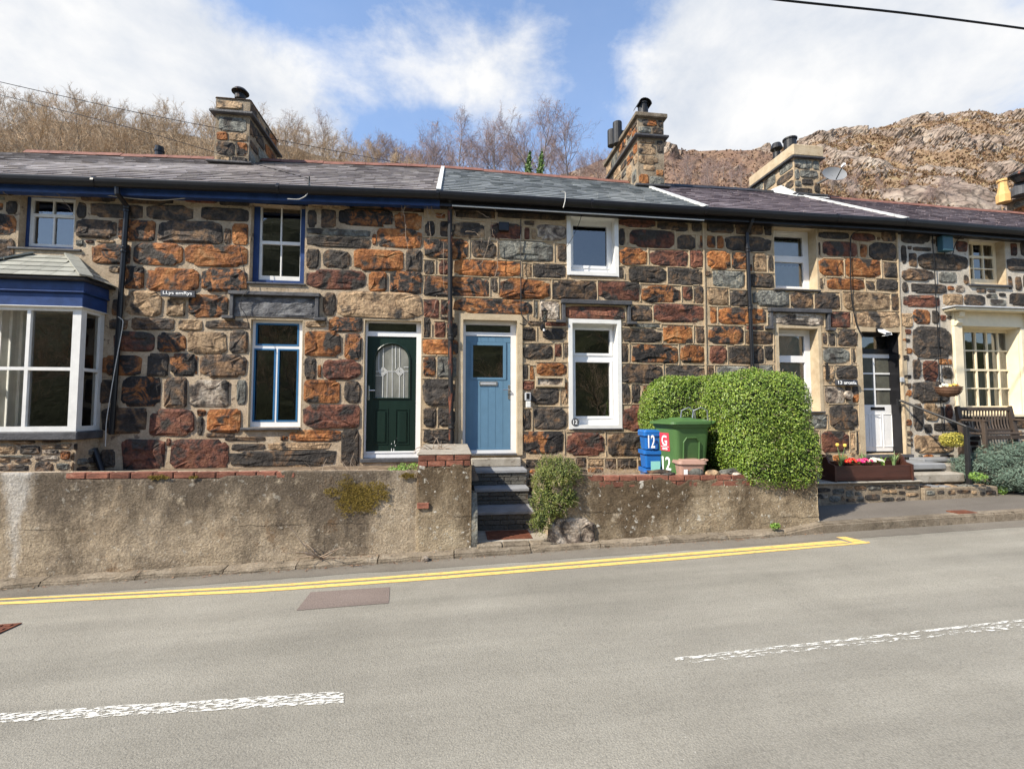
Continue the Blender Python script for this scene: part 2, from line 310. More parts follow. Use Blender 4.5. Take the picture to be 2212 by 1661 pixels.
        for h in hs:
            a, b, c, d = h[:4]
            s.quad((a,yf,c), (a,yf,d), (a,yb,d), (a,yb,c)); s.quad((b,yf,d), (b,yf,c), (b,yb,c), (b,yb,d))
            s.quad((b,yf,c), (a,yf,c), (a,yb,c), (b,yb,c)); s.quad((a,yf,d), (b,yf,d), (b,yb,d), (a,yb,d))
        if outer:
            s.quad((u0,yf,v1), (u0,yf,v0), (u0,yb,v0), (u0,yb,v1)); s.quad((u1,yf,v0), (u1,yf,v1), (u1,yb,v1), (u1,yb,v0))
            s.quad((u0,yf,v0), (u1,yf,v0), (u1,yb,v0), (u0,yb,v0)); s.quad((u1,yf,v1), (u0,yf,v1), (u0,yb,v1), (u1,yb,v1))
        return s
    def build(s, name, m, parent=None, origin=None, smooth=False, weld=False):
        me = bpy.data.meshes.new(name)
        if origin is None:
            xs = [v[0] for v in s.v]; ys = [v[1] for v in s.v]; zs = [v[2] for v in s.v]
            origin = ((min(xs)+max(xs))/2, (min(ys)+max(ys))/2, min(zs))
        o_ = Vector(origin)
        me.from_pydata([(v[0]-o_.x, v[1]-o_.y, v[2]-o_.z) for v in s.v], [], s.f)
        me.materials.append(MT[m])
        if weld:
            bm = bmesh.new(); bm.from_mesh(me); bmesh.ops.remove_doubles(bm, verts=bm.verts[:], dist=1e-4); bm.to_mesh(me); bm.free()
        if smooth:
            for p in me.polygons: p.use_smooth = True
        return place(bpy.data.objects.new(name, me), parent, o_)
def solid(name, m, parent, *a, **k): return MB().box(*a, **{q: k[q] for q in k if q == 'ch'}).build(name, m, parent)
def text(name, body, m, parent, centre, width, height, normal='y', depth=.003, rot=None):
    cu = bpy.data.curves.new(name, 'FONT'); cu.body = body; cu.extrude = .02; cu.align_x = 'CENTER'; cu.align_y = 'CENTER'; cu.offset = .012
    t = bpy.data.objects.new(name, cu); COL.objects.link(t)
    dg = bpy.context.evaluated_depsgraph_get(); dg.update()
    me = bpy.data.meshes.new_from_object(t.evaluated_get(dg)); bpy.data.objects.remove(t); bpy.data.curves.remove(cu)
    xs = [v.co.x for v in me.vertices]; ys = [v.co.y for v in me.vertices]
    sx, sy = width/(max(xs)-min(xs)), height/(max(ys)-min(ys)); mx, my = (max(xs)+min(xs))/2, (max(ys)+min(ys))/2
    for v in me.vertices: v.co = Vector(((v.co.x-mx)*sx, -v.co.z/.02*depth, (v.co.y-my)*sy))
    if rot is not None: me.transform(rot)
    me.materials.clear(); me.materials.append(MT[m])
    return place(bpy.data.objects.new(name, me), parent, centre)

# rough-hewn stone on a plane: O origin, U along, N outward
def stone(parent, O, U, N, w, h, m, depth=.02, name='stone'):
    rn = random.uniform; n = 20; ex = rn(4.5, 11)
    O, U, N = Vector(O), Vector(U), Vector(N); Z = Vector((0,0,1)); ph = rn(0, 100); rg = min(w, h)
    cut = [max(0, rn(-.12, .26)) for _ in range(4)]; sk = [rn(-.07, .03) for _ in range(4)]
    pts = []
    for k in range(n):
        a = 2*math.pi*(k+.5)/n+rn(-.06, .06); c, s_ = math.cos(a), math.sin(a)
        x = math.copysign(abs(c)**(2/ex), c); z = math.copysign(abs(s_)**(2/ex), s_)
        f = 1-cut[(0 if z < 0 else 2)+(0 if x < 0 else 1)]*(abs(c*s_)*2)**3
        X = x*f*(1+(sk[0]*max(z, 0)+sk[1]*max(-z, 0)))*w/2; Zz = z*f*(1+(sk[2]*max(x, 0)+sk[3]*max(-x, 0)))*h/2
        X += rg*.05*noise.noise((k*.9+ph, 0, 1))+rg*rn(-.022, .012); Zz += rg*.06*noise.noise((k*.9+ph, 5, 1))+rg*rn(-.03, .015); pts.append((X, Zz))
    v = []; f = []
    def add(x, z, d): v.append(tuple(U*x+Z*z+N*d))
    tilt, tiltz = rn(-.5, .5)*depth/w, rn(-.6, .6)*depth/max(h, .08)
    for x, z in pts: add(x, z, -.012)
    for x, z in pts: add(x*(1-.012/w), z*(1-.012/h), depth*rn(.35, .7)+tilt*x+tiltz*z)
    for x, z in pts: add(x*.84, z*.78, depth*rn(.6, 1.3)+tilt*x+tiltz*z)
    for x, z in pts[::2]: add(x*rn(.38, .55), z*rn(.3, .5), depth*rn(.5, 1.5)+tilt*x+tiltz*z)
    for r in range(2):
        for k in range(n): a, b = r*n+k, r*n+(k+1) % n; f.append((a, b, b+n, a+n))
    m2 = n//2
    for k in range(m2):
        a = 2*n+2*k; b, c = 2*n+(2*k+1) % n, 2*n+(2*k+2) % n; i, j = 3*n+k, 3*n+(k+1) % m2
        f += [(a, b, i), (b, j, i), (b, c, j)]
    f.append(tuple(3*n+k for k in range(m2)))
    me = bpy.data.meshes.new(name); me.from_pydata(v, [], f); me.materials.append(MT[m])
    return place(bpy.data.objects.new(name, me), parent, O)
# ============================================================ SETTING
def struct(mb, name, m, **k): return tag(mb.build(name, m, **k), kind='structure')
mat('ground_soil', [(.3,(.07,.06,.035)), (.6,(.13,.11,.065))], scale=.5, rough=1, rnd=False)
def asphalt(name, a, b, c, warm):
    m = mat(name, [(.30, a), (.5, b), (.70, c)], scale=.55, detail=8, rough=.88, bump=.75, bscale=95, rnd=False, speck=(60, .70, warm), bdist=.012, nrough=.7)
    nt = m.node_tree; N = nt.nodes; K = nt.links; bs = N['Principled BSDF']       # fine aggregate and worn streaks along the street
    src = bs.inputs['Base Color'].links[0].from_socket
    tc = N.new('ShaderNodeTexCoord')
    v = N.new('ShaderNodeTexVoronoi'); v.inputs['Scale'].default_value = 85; K.new(tc.outputs['Object'], v.inputs['Vector'])
    mr = N.new('ShaderNodeMapRange'); mr.inputs[1].default_value = 0; mr.inputs[2].default_value = .9; mr.inputs[3].default_value = 1.13; mr.inputs[4].default_value = .76; K.new(v.outputs['Distance'], mr.inputs[0])
    mp = N.new('ShaderNodeMapping'); mp.inputs['Scale'].default_value = (.16, 1.5, 1); K.new(tc.outputs['Object'], mp.inputs[0])
    n = N.new('ShaderNodeTexNoise'); n.inputs['Scale'].default_value = 1.3; n.inputs['Detail'].default_value = 7; n.inputs['Roughness'].default_value = .6; K.new(mp.outputs[0], n.inputs['Vector'])
    m2 = N.new('ShaderNodeMapRange'); m2.inputs[1].default_value = .3; m2.inputs[2].default_value = .7; m2.inputs[3].default_value = .80; m2.inputs[4].default_value = 1.17; K.new(n.outputs['Fac'], m2.inputs[0])
    mu = N.new('ShaderNodeMath'); mu.operation = 'MULTIPLY'; K.new(mr.outputs[0], mu.inputs[0]); K.new(m2.outputs[0], mu.inputs[1])
    mx = N.new('ShaderNodeMix'); mx.data_type = 'RGBA'; mx.blend_type = 'MULTIPLY'; mx.inputs[0].default_value = 1; K.new(src, mx.inputs[6])
    cb = N.new('ShaderNodeCombineColor'); 
    for i in range(3): K.new(mu.outputs[0], cb.inputs[i])
    K.new(cb.outputs[0], mx.inputs[7]); K.new(mx.outputs[2], bs.inputs['Base Color'])
asphalt('asphalt', (.230,.213,.174), (.276,.256,.210), (.315,.294,.244), (.47,.445,.39))
asphalt('asphalt_gutter', (.15,.132,.105), (.19,.168,.136), (.23,.205,.168), (.36,.32,.26))
asphalt('asphalt_patch', (.185,.145,.122), (.21,.165,.14), (.235,.185,.158), (.42,.37,.33))
asphalt('asphalt_path', (.135,.118,.098), (.165,.145,.122), (.195,.172,.145), (.28,.25,.22))
def worn(name, c, thr, sc=(16, 60, 1)):                # paint worn through to the asphalt: transparent where it has gone
    m = bpy.data.materials.new(name); m.use_nodes = True; nt = m.node_tree; N = nt.nodes; K = nt.links; b = N['Principled BSDF']
    b.inputs['Base Color'].default_value = (*c, 1); b.inputs['Roughness'].default_value = .8
    tc = N.new('ShaderNodeTexCoord'); mp = N.new('ShaderNodeMapping'); mp.inputs['Scale'].default_value = sc; K.new(tc.outputs['Object'], mp.inputs[0])
    n = N.new('ShaderNodeTexNoise'); n.inputs['Scale'].default_value = 1; n.inputs['Detail'].default_value = 8; n.inputs['Roughness'].default_value = .75; K.new(mp.outputs[0], n.inputs['Vector'])
    r = N.new('ShaderNodeMapRange'); r.inputs[1].default_value = thr; r.inputs[2].default_value = thr+.03; K.new(n.outputs['Fac'], r.inputs[0])
    t = N.new('ShaderNodeBsdfTransparent'); x = N.new('ShaderNodeMixShader'); K.new(r.outputs[0], x.inputs[0]); K.new(t.outputs[0], x.inputs[1]); K.new(b.outputs[0], x.inputs[2])
    K.new(x.outputs[0], N['Material Output'].inputs[0]); MT[name] = m
worn('white_worn', (.70,.68,.61), .492); worn('white_thin', (.70,.68,.61), .53); worn('yellow_worn', (.74,.475,.135), .39, (14, 50, 1))

g = MB(); g.quad((-700,-700,-.9), (700,-700,-.9), (700,900,-.9), (-700,900,-.9)); struct(g, 'ground', 'ground_soil')
YK, YW = -2.0, -1.85                                   # kerb face, garden wall face
g = MB(); nx = 60
for i in range(nx):
    a, b = -45+90*i/nx, -45+90*(i+1)/nx
    for y0, y1 in ((-11, -7.5), (-7.5, -4.6), (-4.6, YK+.02)):
        def zz(x, y): return rz(x)+.03*math.sin(math.pi*min(1, max(0, (y+9)/7)))-.0
        g.quad((a,y0,zz(a,y0)), (b,y0,zz(b,y0)), (b,y1,zz(b,y1)), (a,y1,zz(a,y1)))
def zroad(x, y): 
    ys = (-11, -7.5, -4.6, YK+.02); f = lambda y: .03*math.sin(math.pi*min(1, max(0, (y+9)/7)))
    for y0, y1 in zip(ys, ys[1:]):
        if y0 <= y <= y1: return rz(x)+f(y0)+(f(y1)-f(y0))*(y-y0)/(y1-y0)
    return rz(x)
struct(g, 'road', 'asphalt', origin=(0,0,0))
def marking(name, pts, m, lift, label=None):           # strip of quads lying on the road
    mb = MB()
    for (x0, ya0, yb0), (x1, ya1, yb1) in zip(pts, pts[1:]):
        mb.quad((x0,ya0,zroad(x0,ya0)+lift), (x1,ya1,zroad(x1,ya1)+lift), (x1,yb1,zroad(x1,yb1)+lift), (x0,yb0,zroad(x0,yb0)+lift))
    return struct(mb, name, m, origin=(0,0,0))
def line_px(name, top, bot, m, x0=None):               # painted line from pixel polylines of its two edges
    t = [onroad(*p) for p in top]; b = [onroad(*p) for p in bot]
    mb = MB()
    for i in range(len(t)-1):
        n = 14
        for k in range(n):
            q = []
            for e, s_ in ((b, k), (b, k+1), (t, k+1), (t, k)):
                p = e[i].lerp(e[i+1], s_/n); w = .008*noise.noise((p.x*9, p.y*3, 3)); q.append((p.x, p.y+w, zroad(p.x, p.y)+.005))
            mb.quad(*q)
    return struct(mb, name, m, origin=(0,0,0))
q0, q1 = onroad(0, 1304), onroad(1877, 1173)
line_px('yellow_line', [(-260,1306),(0,1294.5),(553,1267),(918,1240.5),(1471,1196),(1812,1168)], [(-260,1309),(0,1297.5),(553,1271.5),(918,1245.5),(1471,1201.5),(1835,1173)], 'yellow_worn')
line_px('yellow_line', [(-260,1313),(0,1302),(553,1275),(918,1249),(1471,1205),(1877,1171)], [(-260,1318),(0,1307.5),(553,1281),(918,1255),(1471,1210.5),(1880,1174)], 'yellow_worn')
line_px('yellow_line', [(1806,1161),(1826,1160)], [(1846,1174),(1872,1171.5)], 'yellow_worn')
line_px('white_line', [(-420,1578),(0,1551),(742,1503)], [(-420,1606),(0,1572),(742,1529)], 'white_worn')
line_px('white_line', [(1455,1430.5),(2212,1345),(2600,1304)], [(1460,1436.5),(2212,1350),(2600,1308)], 'white_worn')
line_px('white_line', [(1490,1437),(2212,1353),(2600,1310)], [(1480,1443.5),(2212,1364),(2600,1320)], 'white_thin')
pp = [onroad(*p) for p in ((640,1322),(840,1306),(842,1270),(671,1281))]
g = MB(); g.quad(*[(p.x, p.y, zroad(p.x, p.y)+.004) for p in pp]); struct(g, 'road_patch', 'asphalt_patch', origin=(0,0,0))

g = MB(); n = 150                                      # older, dirtier strip of tarmac along the gutter
for k in range(n):
    a, b = -12+24*k/n, -12+24*(k+1)/n
    def ge(x): return YK-.30+.045*noise.noise((x*1.3, 2, 1))+.02*noise.noise((x*6, 2, 1))
    g.quad((a,ge(a),zroad(a,ge(a))+.003), (b,ge(b),zroad(b,ge(b))+.003), (b,YK+.02,zroad(b,YK)+.003), (a,YK+.02,zroad(a,YK)+.003))
struct(g, 'road_edge', 'asphalt_gutter', origin=(0,0,0))
# kerbs: single stones
kp = bpy.data.objects.new('kerb', None); place(kp, None, (0, YK, .1)); tag(kp, kind='structure')
x = -12.0; i = 0
kx1 = aty(1700, 1150, YK).x
while x < kx1-.1:
    ln = random.uniform(.78, 1.0); x1 = min(x+ln, kx1); h = .062+random.uniform(-.008, .008); j = random.uniform(-.012, .012)
    bm = bmesh.new(); bmesh.ops.create_cube(bm, size=1)
    bmesh.ops.subdivide_edges(bm, edges=[e for e in bm.edges if abs(e.verts[0].co.x-e.verts[1].co.x) > .5], cuts=6)
    for v in bm.verts:
        u = v.co.x+.5; xx = x+.006+u*(x1-x-.012); top = v.co.z > 0; fr = v.co.y < 0
        nn = noise.noise((xx*6, v.co.y*3, v.co.z*2))
        v.co = Vector((xx, (YK+j if fr else YW+.06)+(nn*.016 if fr else 0), (rz(xx)+h+(.02 if not fr else -.012) + nn*.012) if top else rz(xx)-.1))
    bmesh.ops.bevel(bm, geom=[e for e in bm.edges if abs(e.verts[0].co.x-e.verts[1].co.x) > .01 and (e.verts[0].co.y < YK+.04) and e.verts[0].co.z > rz(e.verts[0].co.x)], offset=.018, segments=2, affect='EDGES')
    mb = MB(); mb.addbm(bm); mb.build('kerb_stone', 'kerb_concrete', kp, smooth=False); x = x1
def kerb_hi(xa, xb, ha, hb):
    bm = bmesh.new(); bmesh.ops.create_cube(bm, size=1)
    for v in bm.verts:
        u = v.co.x+.5; xx = xa+.004+u*(xb-xa-.008); hh = ha+(hb-ha)*u; fr = v.co.y < 0
        v.co = Vector((xx, YK if fr else YK+.15, rz(xx)+hh if v.co.z > 0 else rz(xx)-.1))
    bmesh.ops.bevel(bm, geom=[e for e in bm.edges if e.verts[0].co.z > .05 and e.verts[1].co.z > .05 and e.verts[0].co.y < YK+.01 and e.verts[1].co.y < YK+.01 and rz(e.verts[0].co.x) < e.verts[0].co.z and rz(e.verts[1].co.x) < e.verts[1].co.z], offset=.02, segments=3, affect='EDGES')
    mb = MB(); mb.addbm(bm); mb.build('kerb_stone', 'kerb_concrete', kp)
kerb_hi(kx1, kx1+.55, .05, .125); x = kx1+.55
while x < 18: kerb_hi(x, x+.91, .125, .125); x += .91
# pavement beside the raised kerb
g = MB(); xs = [5.08, 6, 7, 8, 9, 10, 12, 15, 18]
for a, b in zip(xs, xs[1:]):
    for y0, y1 in ((YK+.148, -.5), (-.5, .3)):
        g.quad((a,y0,rz(a)+.122), (b,y0,rz(b)+.122), (b,y1,rz(b)+.13), (a,y1,rz(a)+.13))
g.quad((5.08-.5,YK+.148,rz(4.6)+.05), (5.08,YK+.148,rz(5.08)+.12), (5.08,YW+.2,rz(5.08)+.12), (4.58,YW+.2,rz(4.6)+.07))
struct(g, 'pavement', 'asphalt_path', origin=(0,0,0))
# garden soil behind the walls
mat('soil_litter', [(.3,(.10,.07,.045)), (.55,(.20,.145,.095)), (.75,(.33,.25,.17))], scale=9, rough=1, bump=1, bscale=40, rnd=False)
g = MB()
g.quad((-12,YW+.1,1.02), (.36,YW+.1,1.02), (.36,.05,1.03), (-12,.05,1.03)); struct(g, 'garden_bed', 'soil_litter', origin=(0,0,0))
g = MB(); g.quad((1.3,YW+.1,.82), (5.06,YW+.1,.82), (5.06,.05,.84), (1.3,.05,.84)); struct(g, 'garden_bed', 'soil_litter', origin=(0,0,0))

# ============================================================ HOUSES
J1, J2, J3 = aty(913,700,0).x, aty(1522,700,0).x, aty(1944,700,0).x
YE, YR = -.27, 2.7
def zE(px, py): p = aty(px, py, YE); return (p.x, p.z)
def zR(px, py): p = aty(px, py, YR); return (p.x, p.z)
def ln(p, q): return lambda x: p[1]+(q[1]-p[1])*(x-p[0])/(q[0]-p[0])
H = []
def mkhouse(x0, x1, label, mortar, base, ef, rf, rx0, rx1, slates, ridge, gut, n_holes):
    o = empty('stone_house', ((x0+x1)/2, 2.5, base), label, 'house', 'terrace of stone houses')
    H.append(dict(o=o, x0=x0, x1=x1, ef=ef, rf=rf, holes=[], mortar=mortar, base=base, rx0=rx0, rx1=rx1, slates=slates, ridge=ridge, gut=gut)); return H[-1]
h1 = mkhouse(-10.5, J1, 'long dark stone house with blue fascia, bay window and green arched-glass door', 'mortar_grey', .6, ln(zE(0,379), zE(958,416)), ln(zR(62,332), zR(943,364)), -10.5, -.22, 'slates_old', 'terracotta', 'blue_paint', 0)
h2 = mkhouse(J1, J2, 'stone house with light blue door and white window surrounds', 'mortar_tan', .5, ln(zE(965,416), zE(1520,450)), ln(zR(953,364), zR(1333,395)), -.22, 4.45, 'slates_grey', 'terracotta', 'black_plastic', 0)
h3 = mkhouse(J2, J3, 'stone house with white half-glazed door beside slate sign reading 13', 'mortar_tan', .4, ln(zE(1524,450), zE(1968,476)), ln(zR(1437,402), zR(1665,417)), 4.45, 8.47, 'slates_purple', 'ridge_black', 'black_plastic', 0)
h4 = mkhouse(J3, 16.5, 'stone house with white mortar and cream framed sash windows behind the bench', 'mortar_white', .4, ln(zE(1975,477), zE(2212,496)), ln(zR(1781,428.5), zR(2191,463.5)), 8.47, 16.5, 'slates_purple', 'terracotta', 'black_plastic', 0)

def mid(r): return ((r[0]+r[1])/2, (r[2]+r[3])/2)
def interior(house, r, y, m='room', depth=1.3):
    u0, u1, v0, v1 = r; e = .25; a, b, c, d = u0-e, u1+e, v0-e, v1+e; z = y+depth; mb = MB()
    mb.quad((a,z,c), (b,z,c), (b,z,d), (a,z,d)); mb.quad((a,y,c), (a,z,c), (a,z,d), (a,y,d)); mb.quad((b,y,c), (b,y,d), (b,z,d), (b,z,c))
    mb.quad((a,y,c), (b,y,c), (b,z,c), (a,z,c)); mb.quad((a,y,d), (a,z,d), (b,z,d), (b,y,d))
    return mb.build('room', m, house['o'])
def lining(house, r, recess, m, band=0.0, proud=.0, inset=.012, band_bottom=None):
    bb = band if band_bottom is None else band_bottom
    outer = (r[0]-band-.004, r[1]+band+.004, r[2]-bb-.004, r[3]+band+.004); hole = (r[0]+inset, r[1]-inset, r[2]+(inset if bb else .001), r[3]-inset)
    return MB().sheet(outer, [hole], -proud-.003, recess+proud+.01).build('window_surround', m, house['o'])
def sill(parent, r, m='slate', ext=.05, proud=.06, th=.035, drop=0.0, back=.1):
    return MB().box(r[0]-ext, r[1]+ext, -proud, back, r[2]-th-drop, r[2]-.002-drop, ch=.006).build('sill', m, parent)
def panes(parent, prs, y, m='glass', name='pane'):
    for r in prs:
        mb = MB(); mb.quad((r[0]-.004,y,r[2]-.004), (r[1]+.004,y,r[2]-.004), (r[1]+.004,y,r[3]+.004), (r[0]-.004,y,r[3]+.004)); mb.build(name, m, parent)
def window(house, r, recess, prs, m='white_plastic', name='window', th=.06, lip=.008, gm='glass'):
    f = MB().sheet((r[0]+lip, r[1]-lip, r[2]+lip*.3, r[3]-lip), prs, recess, th).build(name, m, house['o'])
    panes(f, prs, recess+th*.5, gm)
    return f
def cols(r, xs, ys, g=.014, b=None):                   # split a rectangle into panes: nx x ny with bars of width g
    out = []; u0, u1, v0, v1 = r
    for i in range(xs):
        for j in range(ys):
            a = u0+(u1-u0)*i/xs+(g/2 if i else 0); c = u0+(u1-u0)*(i+1)/xs-(g/2 if i < xs-1 else 0)
            d = v0+(v1-v0)*j/ys+(g/2 if j else 0); e = v0+(v1-v0)*(j+1)/ys-(g/2 if j < ys-1 else 0); out.append((a, c, d, e))
    return out
def hood(house, c, x0, y0, x1, y1, yl, feet, m='slate', proud=.06):
    r = crect(c, x0, y0, x1, y1); t = crect(c, x0, y0, x1, yl); dz = r[3]-t[2]; bw = .055
    mb = MB(); mb.box(r[0]-.02, r[1]+.02, -proud-.02, .02, r[3]-dz, r[3], ch=.008); p = mb.build('hood_mould', m, house['o'])
    for s_, (a, b) in enumerate(((r[0], r[0]+bw), (r[1]-bw, r[1]))):
        mb = MB(); mb.box(a, b, -proud, .02, r[2]+.003, r[3]-dz-.002, ch=.006); mb.build('hood_leg', m, p)
        e0, e1 = (a-feet, b) if s_ == 0 else (a, b+feet)
        mb = MB(); mb.box(e0-.01, e1+.01, -proud-.01, .02, r[2]-.05, r[2], ch=.008); mb.build('hood_foot', m, p)
    return p
def handle(door, plate, y, left):                      # plate rect; lever to the right (left=False) or left
    c = mid(plate); MB().box(plate[0], plate[1], y-.012, y, plate[2], plate[3], ch=.004).build('handle', 'steel', door)
    s_ = -1 if left else 1; mb = MB(); z = plate[2]+(plate[3]-plate[2])*.66
    mb.tube([(c[0], y-.012, z), (c[0], y-.05, z), (c[0]+s_*.012, y-.055, z), (c[0]+s_*.11, y-.055, z)], .009, 8); mb.build('lever', 'steel', door, smooth=False)

# ---- house with the blue trim
RC = .13
r = crect('A1', 165, 385, 645, 850); h1['holes'].append(r); w1 = crect('A1', 255, 415, 640, 842, RC); w1 = (w1[0], r[1]-.03, w1[2], w1[3])
f = MB().sheet((r[0]+.004, r[1]-.004, r[2]+.003, r[3]-.004), [w1], RC-.015, .07).build('window', 'blue_paint', h1['o'])
p1, p2 = crect('A1', 285, 440, 630, 555, RC), crect('A1', 285, 580, 630, 815, RC); um = (p1[0]+p1[1])/2
prs = cols((p1[0], p1[1], p1[2], p1[3]), 2, 1, .02)+cols((p2[0], p2[1], p2[2], p2[3]), 2, 1, .02)
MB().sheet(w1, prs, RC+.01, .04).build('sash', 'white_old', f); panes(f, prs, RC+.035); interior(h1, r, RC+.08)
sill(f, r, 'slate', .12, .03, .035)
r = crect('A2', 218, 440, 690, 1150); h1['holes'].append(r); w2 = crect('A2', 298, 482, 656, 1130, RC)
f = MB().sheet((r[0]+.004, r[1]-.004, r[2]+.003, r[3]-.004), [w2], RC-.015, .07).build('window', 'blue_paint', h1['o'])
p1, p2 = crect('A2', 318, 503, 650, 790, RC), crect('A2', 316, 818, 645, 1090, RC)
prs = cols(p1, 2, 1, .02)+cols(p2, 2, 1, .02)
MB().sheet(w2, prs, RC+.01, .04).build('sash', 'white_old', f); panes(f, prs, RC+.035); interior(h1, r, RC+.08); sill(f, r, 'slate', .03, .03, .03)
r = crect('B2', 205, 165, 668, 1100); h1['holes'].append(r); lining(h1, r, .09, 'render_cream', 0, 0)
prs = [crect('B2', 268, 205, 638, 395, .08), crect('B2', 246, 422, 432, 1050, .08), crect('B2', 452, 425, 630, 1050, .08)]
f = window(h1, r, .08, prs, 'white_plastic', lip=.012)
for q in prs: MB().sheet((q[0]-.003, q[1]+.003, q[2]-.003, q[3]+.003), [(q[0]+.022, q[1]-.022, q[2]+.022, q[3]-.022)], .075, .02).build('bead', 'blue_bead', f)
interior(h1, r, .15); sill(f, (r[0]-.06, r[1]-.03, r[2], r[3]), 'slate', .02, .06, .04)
p = hood(h1, 'A2', 55, 1235, 818, 1445, 1268, .10, 'slate', .07)
q = crect('A2', 85, 1272, 780, 1448); mb = MB(); nxx, nzz = 26, 8
for i in range(nxx):
    for k in range(nzz):
        def pt(i, k):
            u = q[0]+(q[1]-q[0])*i/nxx; v = q[2]+(q[3]-q[2])*k/nzz; e = 0 if i in (0, nxx) or k in (0, nzz) else 1
            return (u, -.015-e*(.014+.02*noise.noise((u*7, v*17, 1))), v)
        mb.quad(pt(i, k), pt(i+1, k), pt(i+1, k+1), pt(i, k+1))
mb.build('lintel_slab', 'slate_block', h1['o'], weld=True)
# green door
r = crect('B2', 1192, 172, 1698, 1390); h1['holes'].append(r); lining(h1, r, .11, 'render_cream', 0, 0); Y = .10
top = crect('B2', 1235, 200, 1655, 275, Y); slab = crect('B2', 1222, 316, 1650, 1325, Y)
slab = (slab[0], slab[1], slab[2], slab[3])
f = MB().sheet((r[0]+.012, r[1]-.012, slab[2]-.07, r[3]-.012), [top, slab], Y, .08).build('door_frame', 'white_plastic', h1['o']); panes(f, [top], Y+.04)
interior(h1, (top[0], top[1], top[2]-.1, top[3]), Y+.1)
MB().box(r[0]-.02, r[1]+.0, -.03, .2, r[2]-.02, slab[2]-.072, ch=.005).build('threshold', 'slate', h1['o'])
def door_slab(house, slab, y, glass, m):               # slab with an opening for its glass
    return MB().sheet((slab[0]+.004, slab[1]-.004, slab[2]+.012, slab[3]-.004), [glass], y, .045).build('door', m, house['o'])
gl = crect('B2', 1300, 385, 1586, 850, Y+.02); DY = Y+.02
cxm, zsp = (gl[0]+gl[1])/2, gl[3]-(gl[1]-gl[0])/2*1.02; rad = (gl[1]-gl[0])/2
d = door_slab(h1, slab, DY, gl, 'green_door')
def arch(z0, e=0.0, n=14):                             # outline of the arched light, enlarged by e
    pts = [(gl[0]-e, z0), (gl[1]+e, z0)]
    for k in range(n+1): a = math.pi*k/n; pts.append((cxm+(rad+e)*math.cos(a), zsp+(rad+e)*math.sin(a)))
    return pts
for sgn in (-1, 1):                                    # spandrels turn the square opening into an arch
    pts = [(cxm+sgn*rad*math.cos(math.pi*k/16), zsp+rad*math.sin(math.pi*k/16)) for k in range(9)]+[(cxm, gl[3]+.002), (cxm+sgn*(rad+.002), gl[3]+.002)]
    MB().prism(pts, 'y', DY, DY+.03).build('spandrel', 'green_door', d)
mb = MB(); ar = arch(gl[2], .022); mb.tube([(x, DY-.004, z) for x, z in ar]+[(ar[0][0], DY-.004, ar[0][1])], .016, 6); mb.build('glass_moulding', 'green_door', d)
mb = MB(); mb.prism(arch(gl[2]), 'y', DY+.02, DY+.026); mb.build('arched_pane', 'frosted', d)
mb = MB(); yl = DY+.016
def lead(a, b, w=.006):
    A, B = crect('B2', a[0], a[1], a[0]+1, a[1]+1, yl), crect('B2', b[0], b[1], b[0]+1, b[1]+1, yl)
    mb.bar((A[0], yl, A[2]), (B[0], yl, B[2]), w, .006, up=(0,1,0))
for a, b in (((1330,440),(1330,620)), ((1368,400),(1368,575)), ((1445,388),(1445,848)), ((1475,390),(1475,590)), ((1510,400),(1510,580)), ((1300,617),(1330,617)), ((1402,617),(1475,617)), ((1545,580),(1584,580)),
             ((1545,617),(1584,617)), ((1302,653),(1365,653)), ((1365,655),(1362,848)), ((1402,620),(1400,848)), ((1508,660),(1506,848)), ((1546,620),(1544,848))): lead(a, b)
for cx in (1366, 1511):
    for s_ in (38, 26, 14):
        q = [(cx-s_,617), (cx,617-s_), (cx+s_,617), (cx,617+s_)]
        for i in range(4): lead(q[i], q[(i+1) % 4])
mb.build('leading', 'letter_white', d)
for a in ((1285,938,1408,1248), (1468,938,1590,1248)):
    q = crect('B2', *a, DY); t = (q[1]-q[0])*.16
    MB().sheet(q, [(q[0]+t*.5, q[1]-t*.5, q[2]+t*.5, q[3]-t*.5)], DY-.008, .01).build('panel_moulding', 'green_door', d)
    MB().box(q[0]+t, q[1]-t, DY-.012, DY, q[2]+t, q[3]-t, ch=.011).build('panel', 'green_door', d)
handle(d, crect('B2', 1234, 740, 1250, 865, DY), DY, False)
MB().box(slab[0], slab[1], DY-.03, DY, slab[2]+.002, slab[2]+.035, ch=.004).build('weather_bar', 'white_plastic', d)
mb = MB()
for a in ((1470,1195,1476,1203), (1485,1192,1500,1197), (1487,1197,1490,1212), (1496,1197,1499,1215), (1463,1215,1467,1240), (1437,1238,1441,1246), (1468,1243,1476,1248), (1470,1248,1474,1262), (1437,1282,1441,1305), (1457,1283,1461,1306)):
    q = crect('B2', *a, DY); mb.box(q[0], q[1], DY-.003, DY-.0005, q[2], q[3])
mb.build('paint_chips', 'letter_white', d)

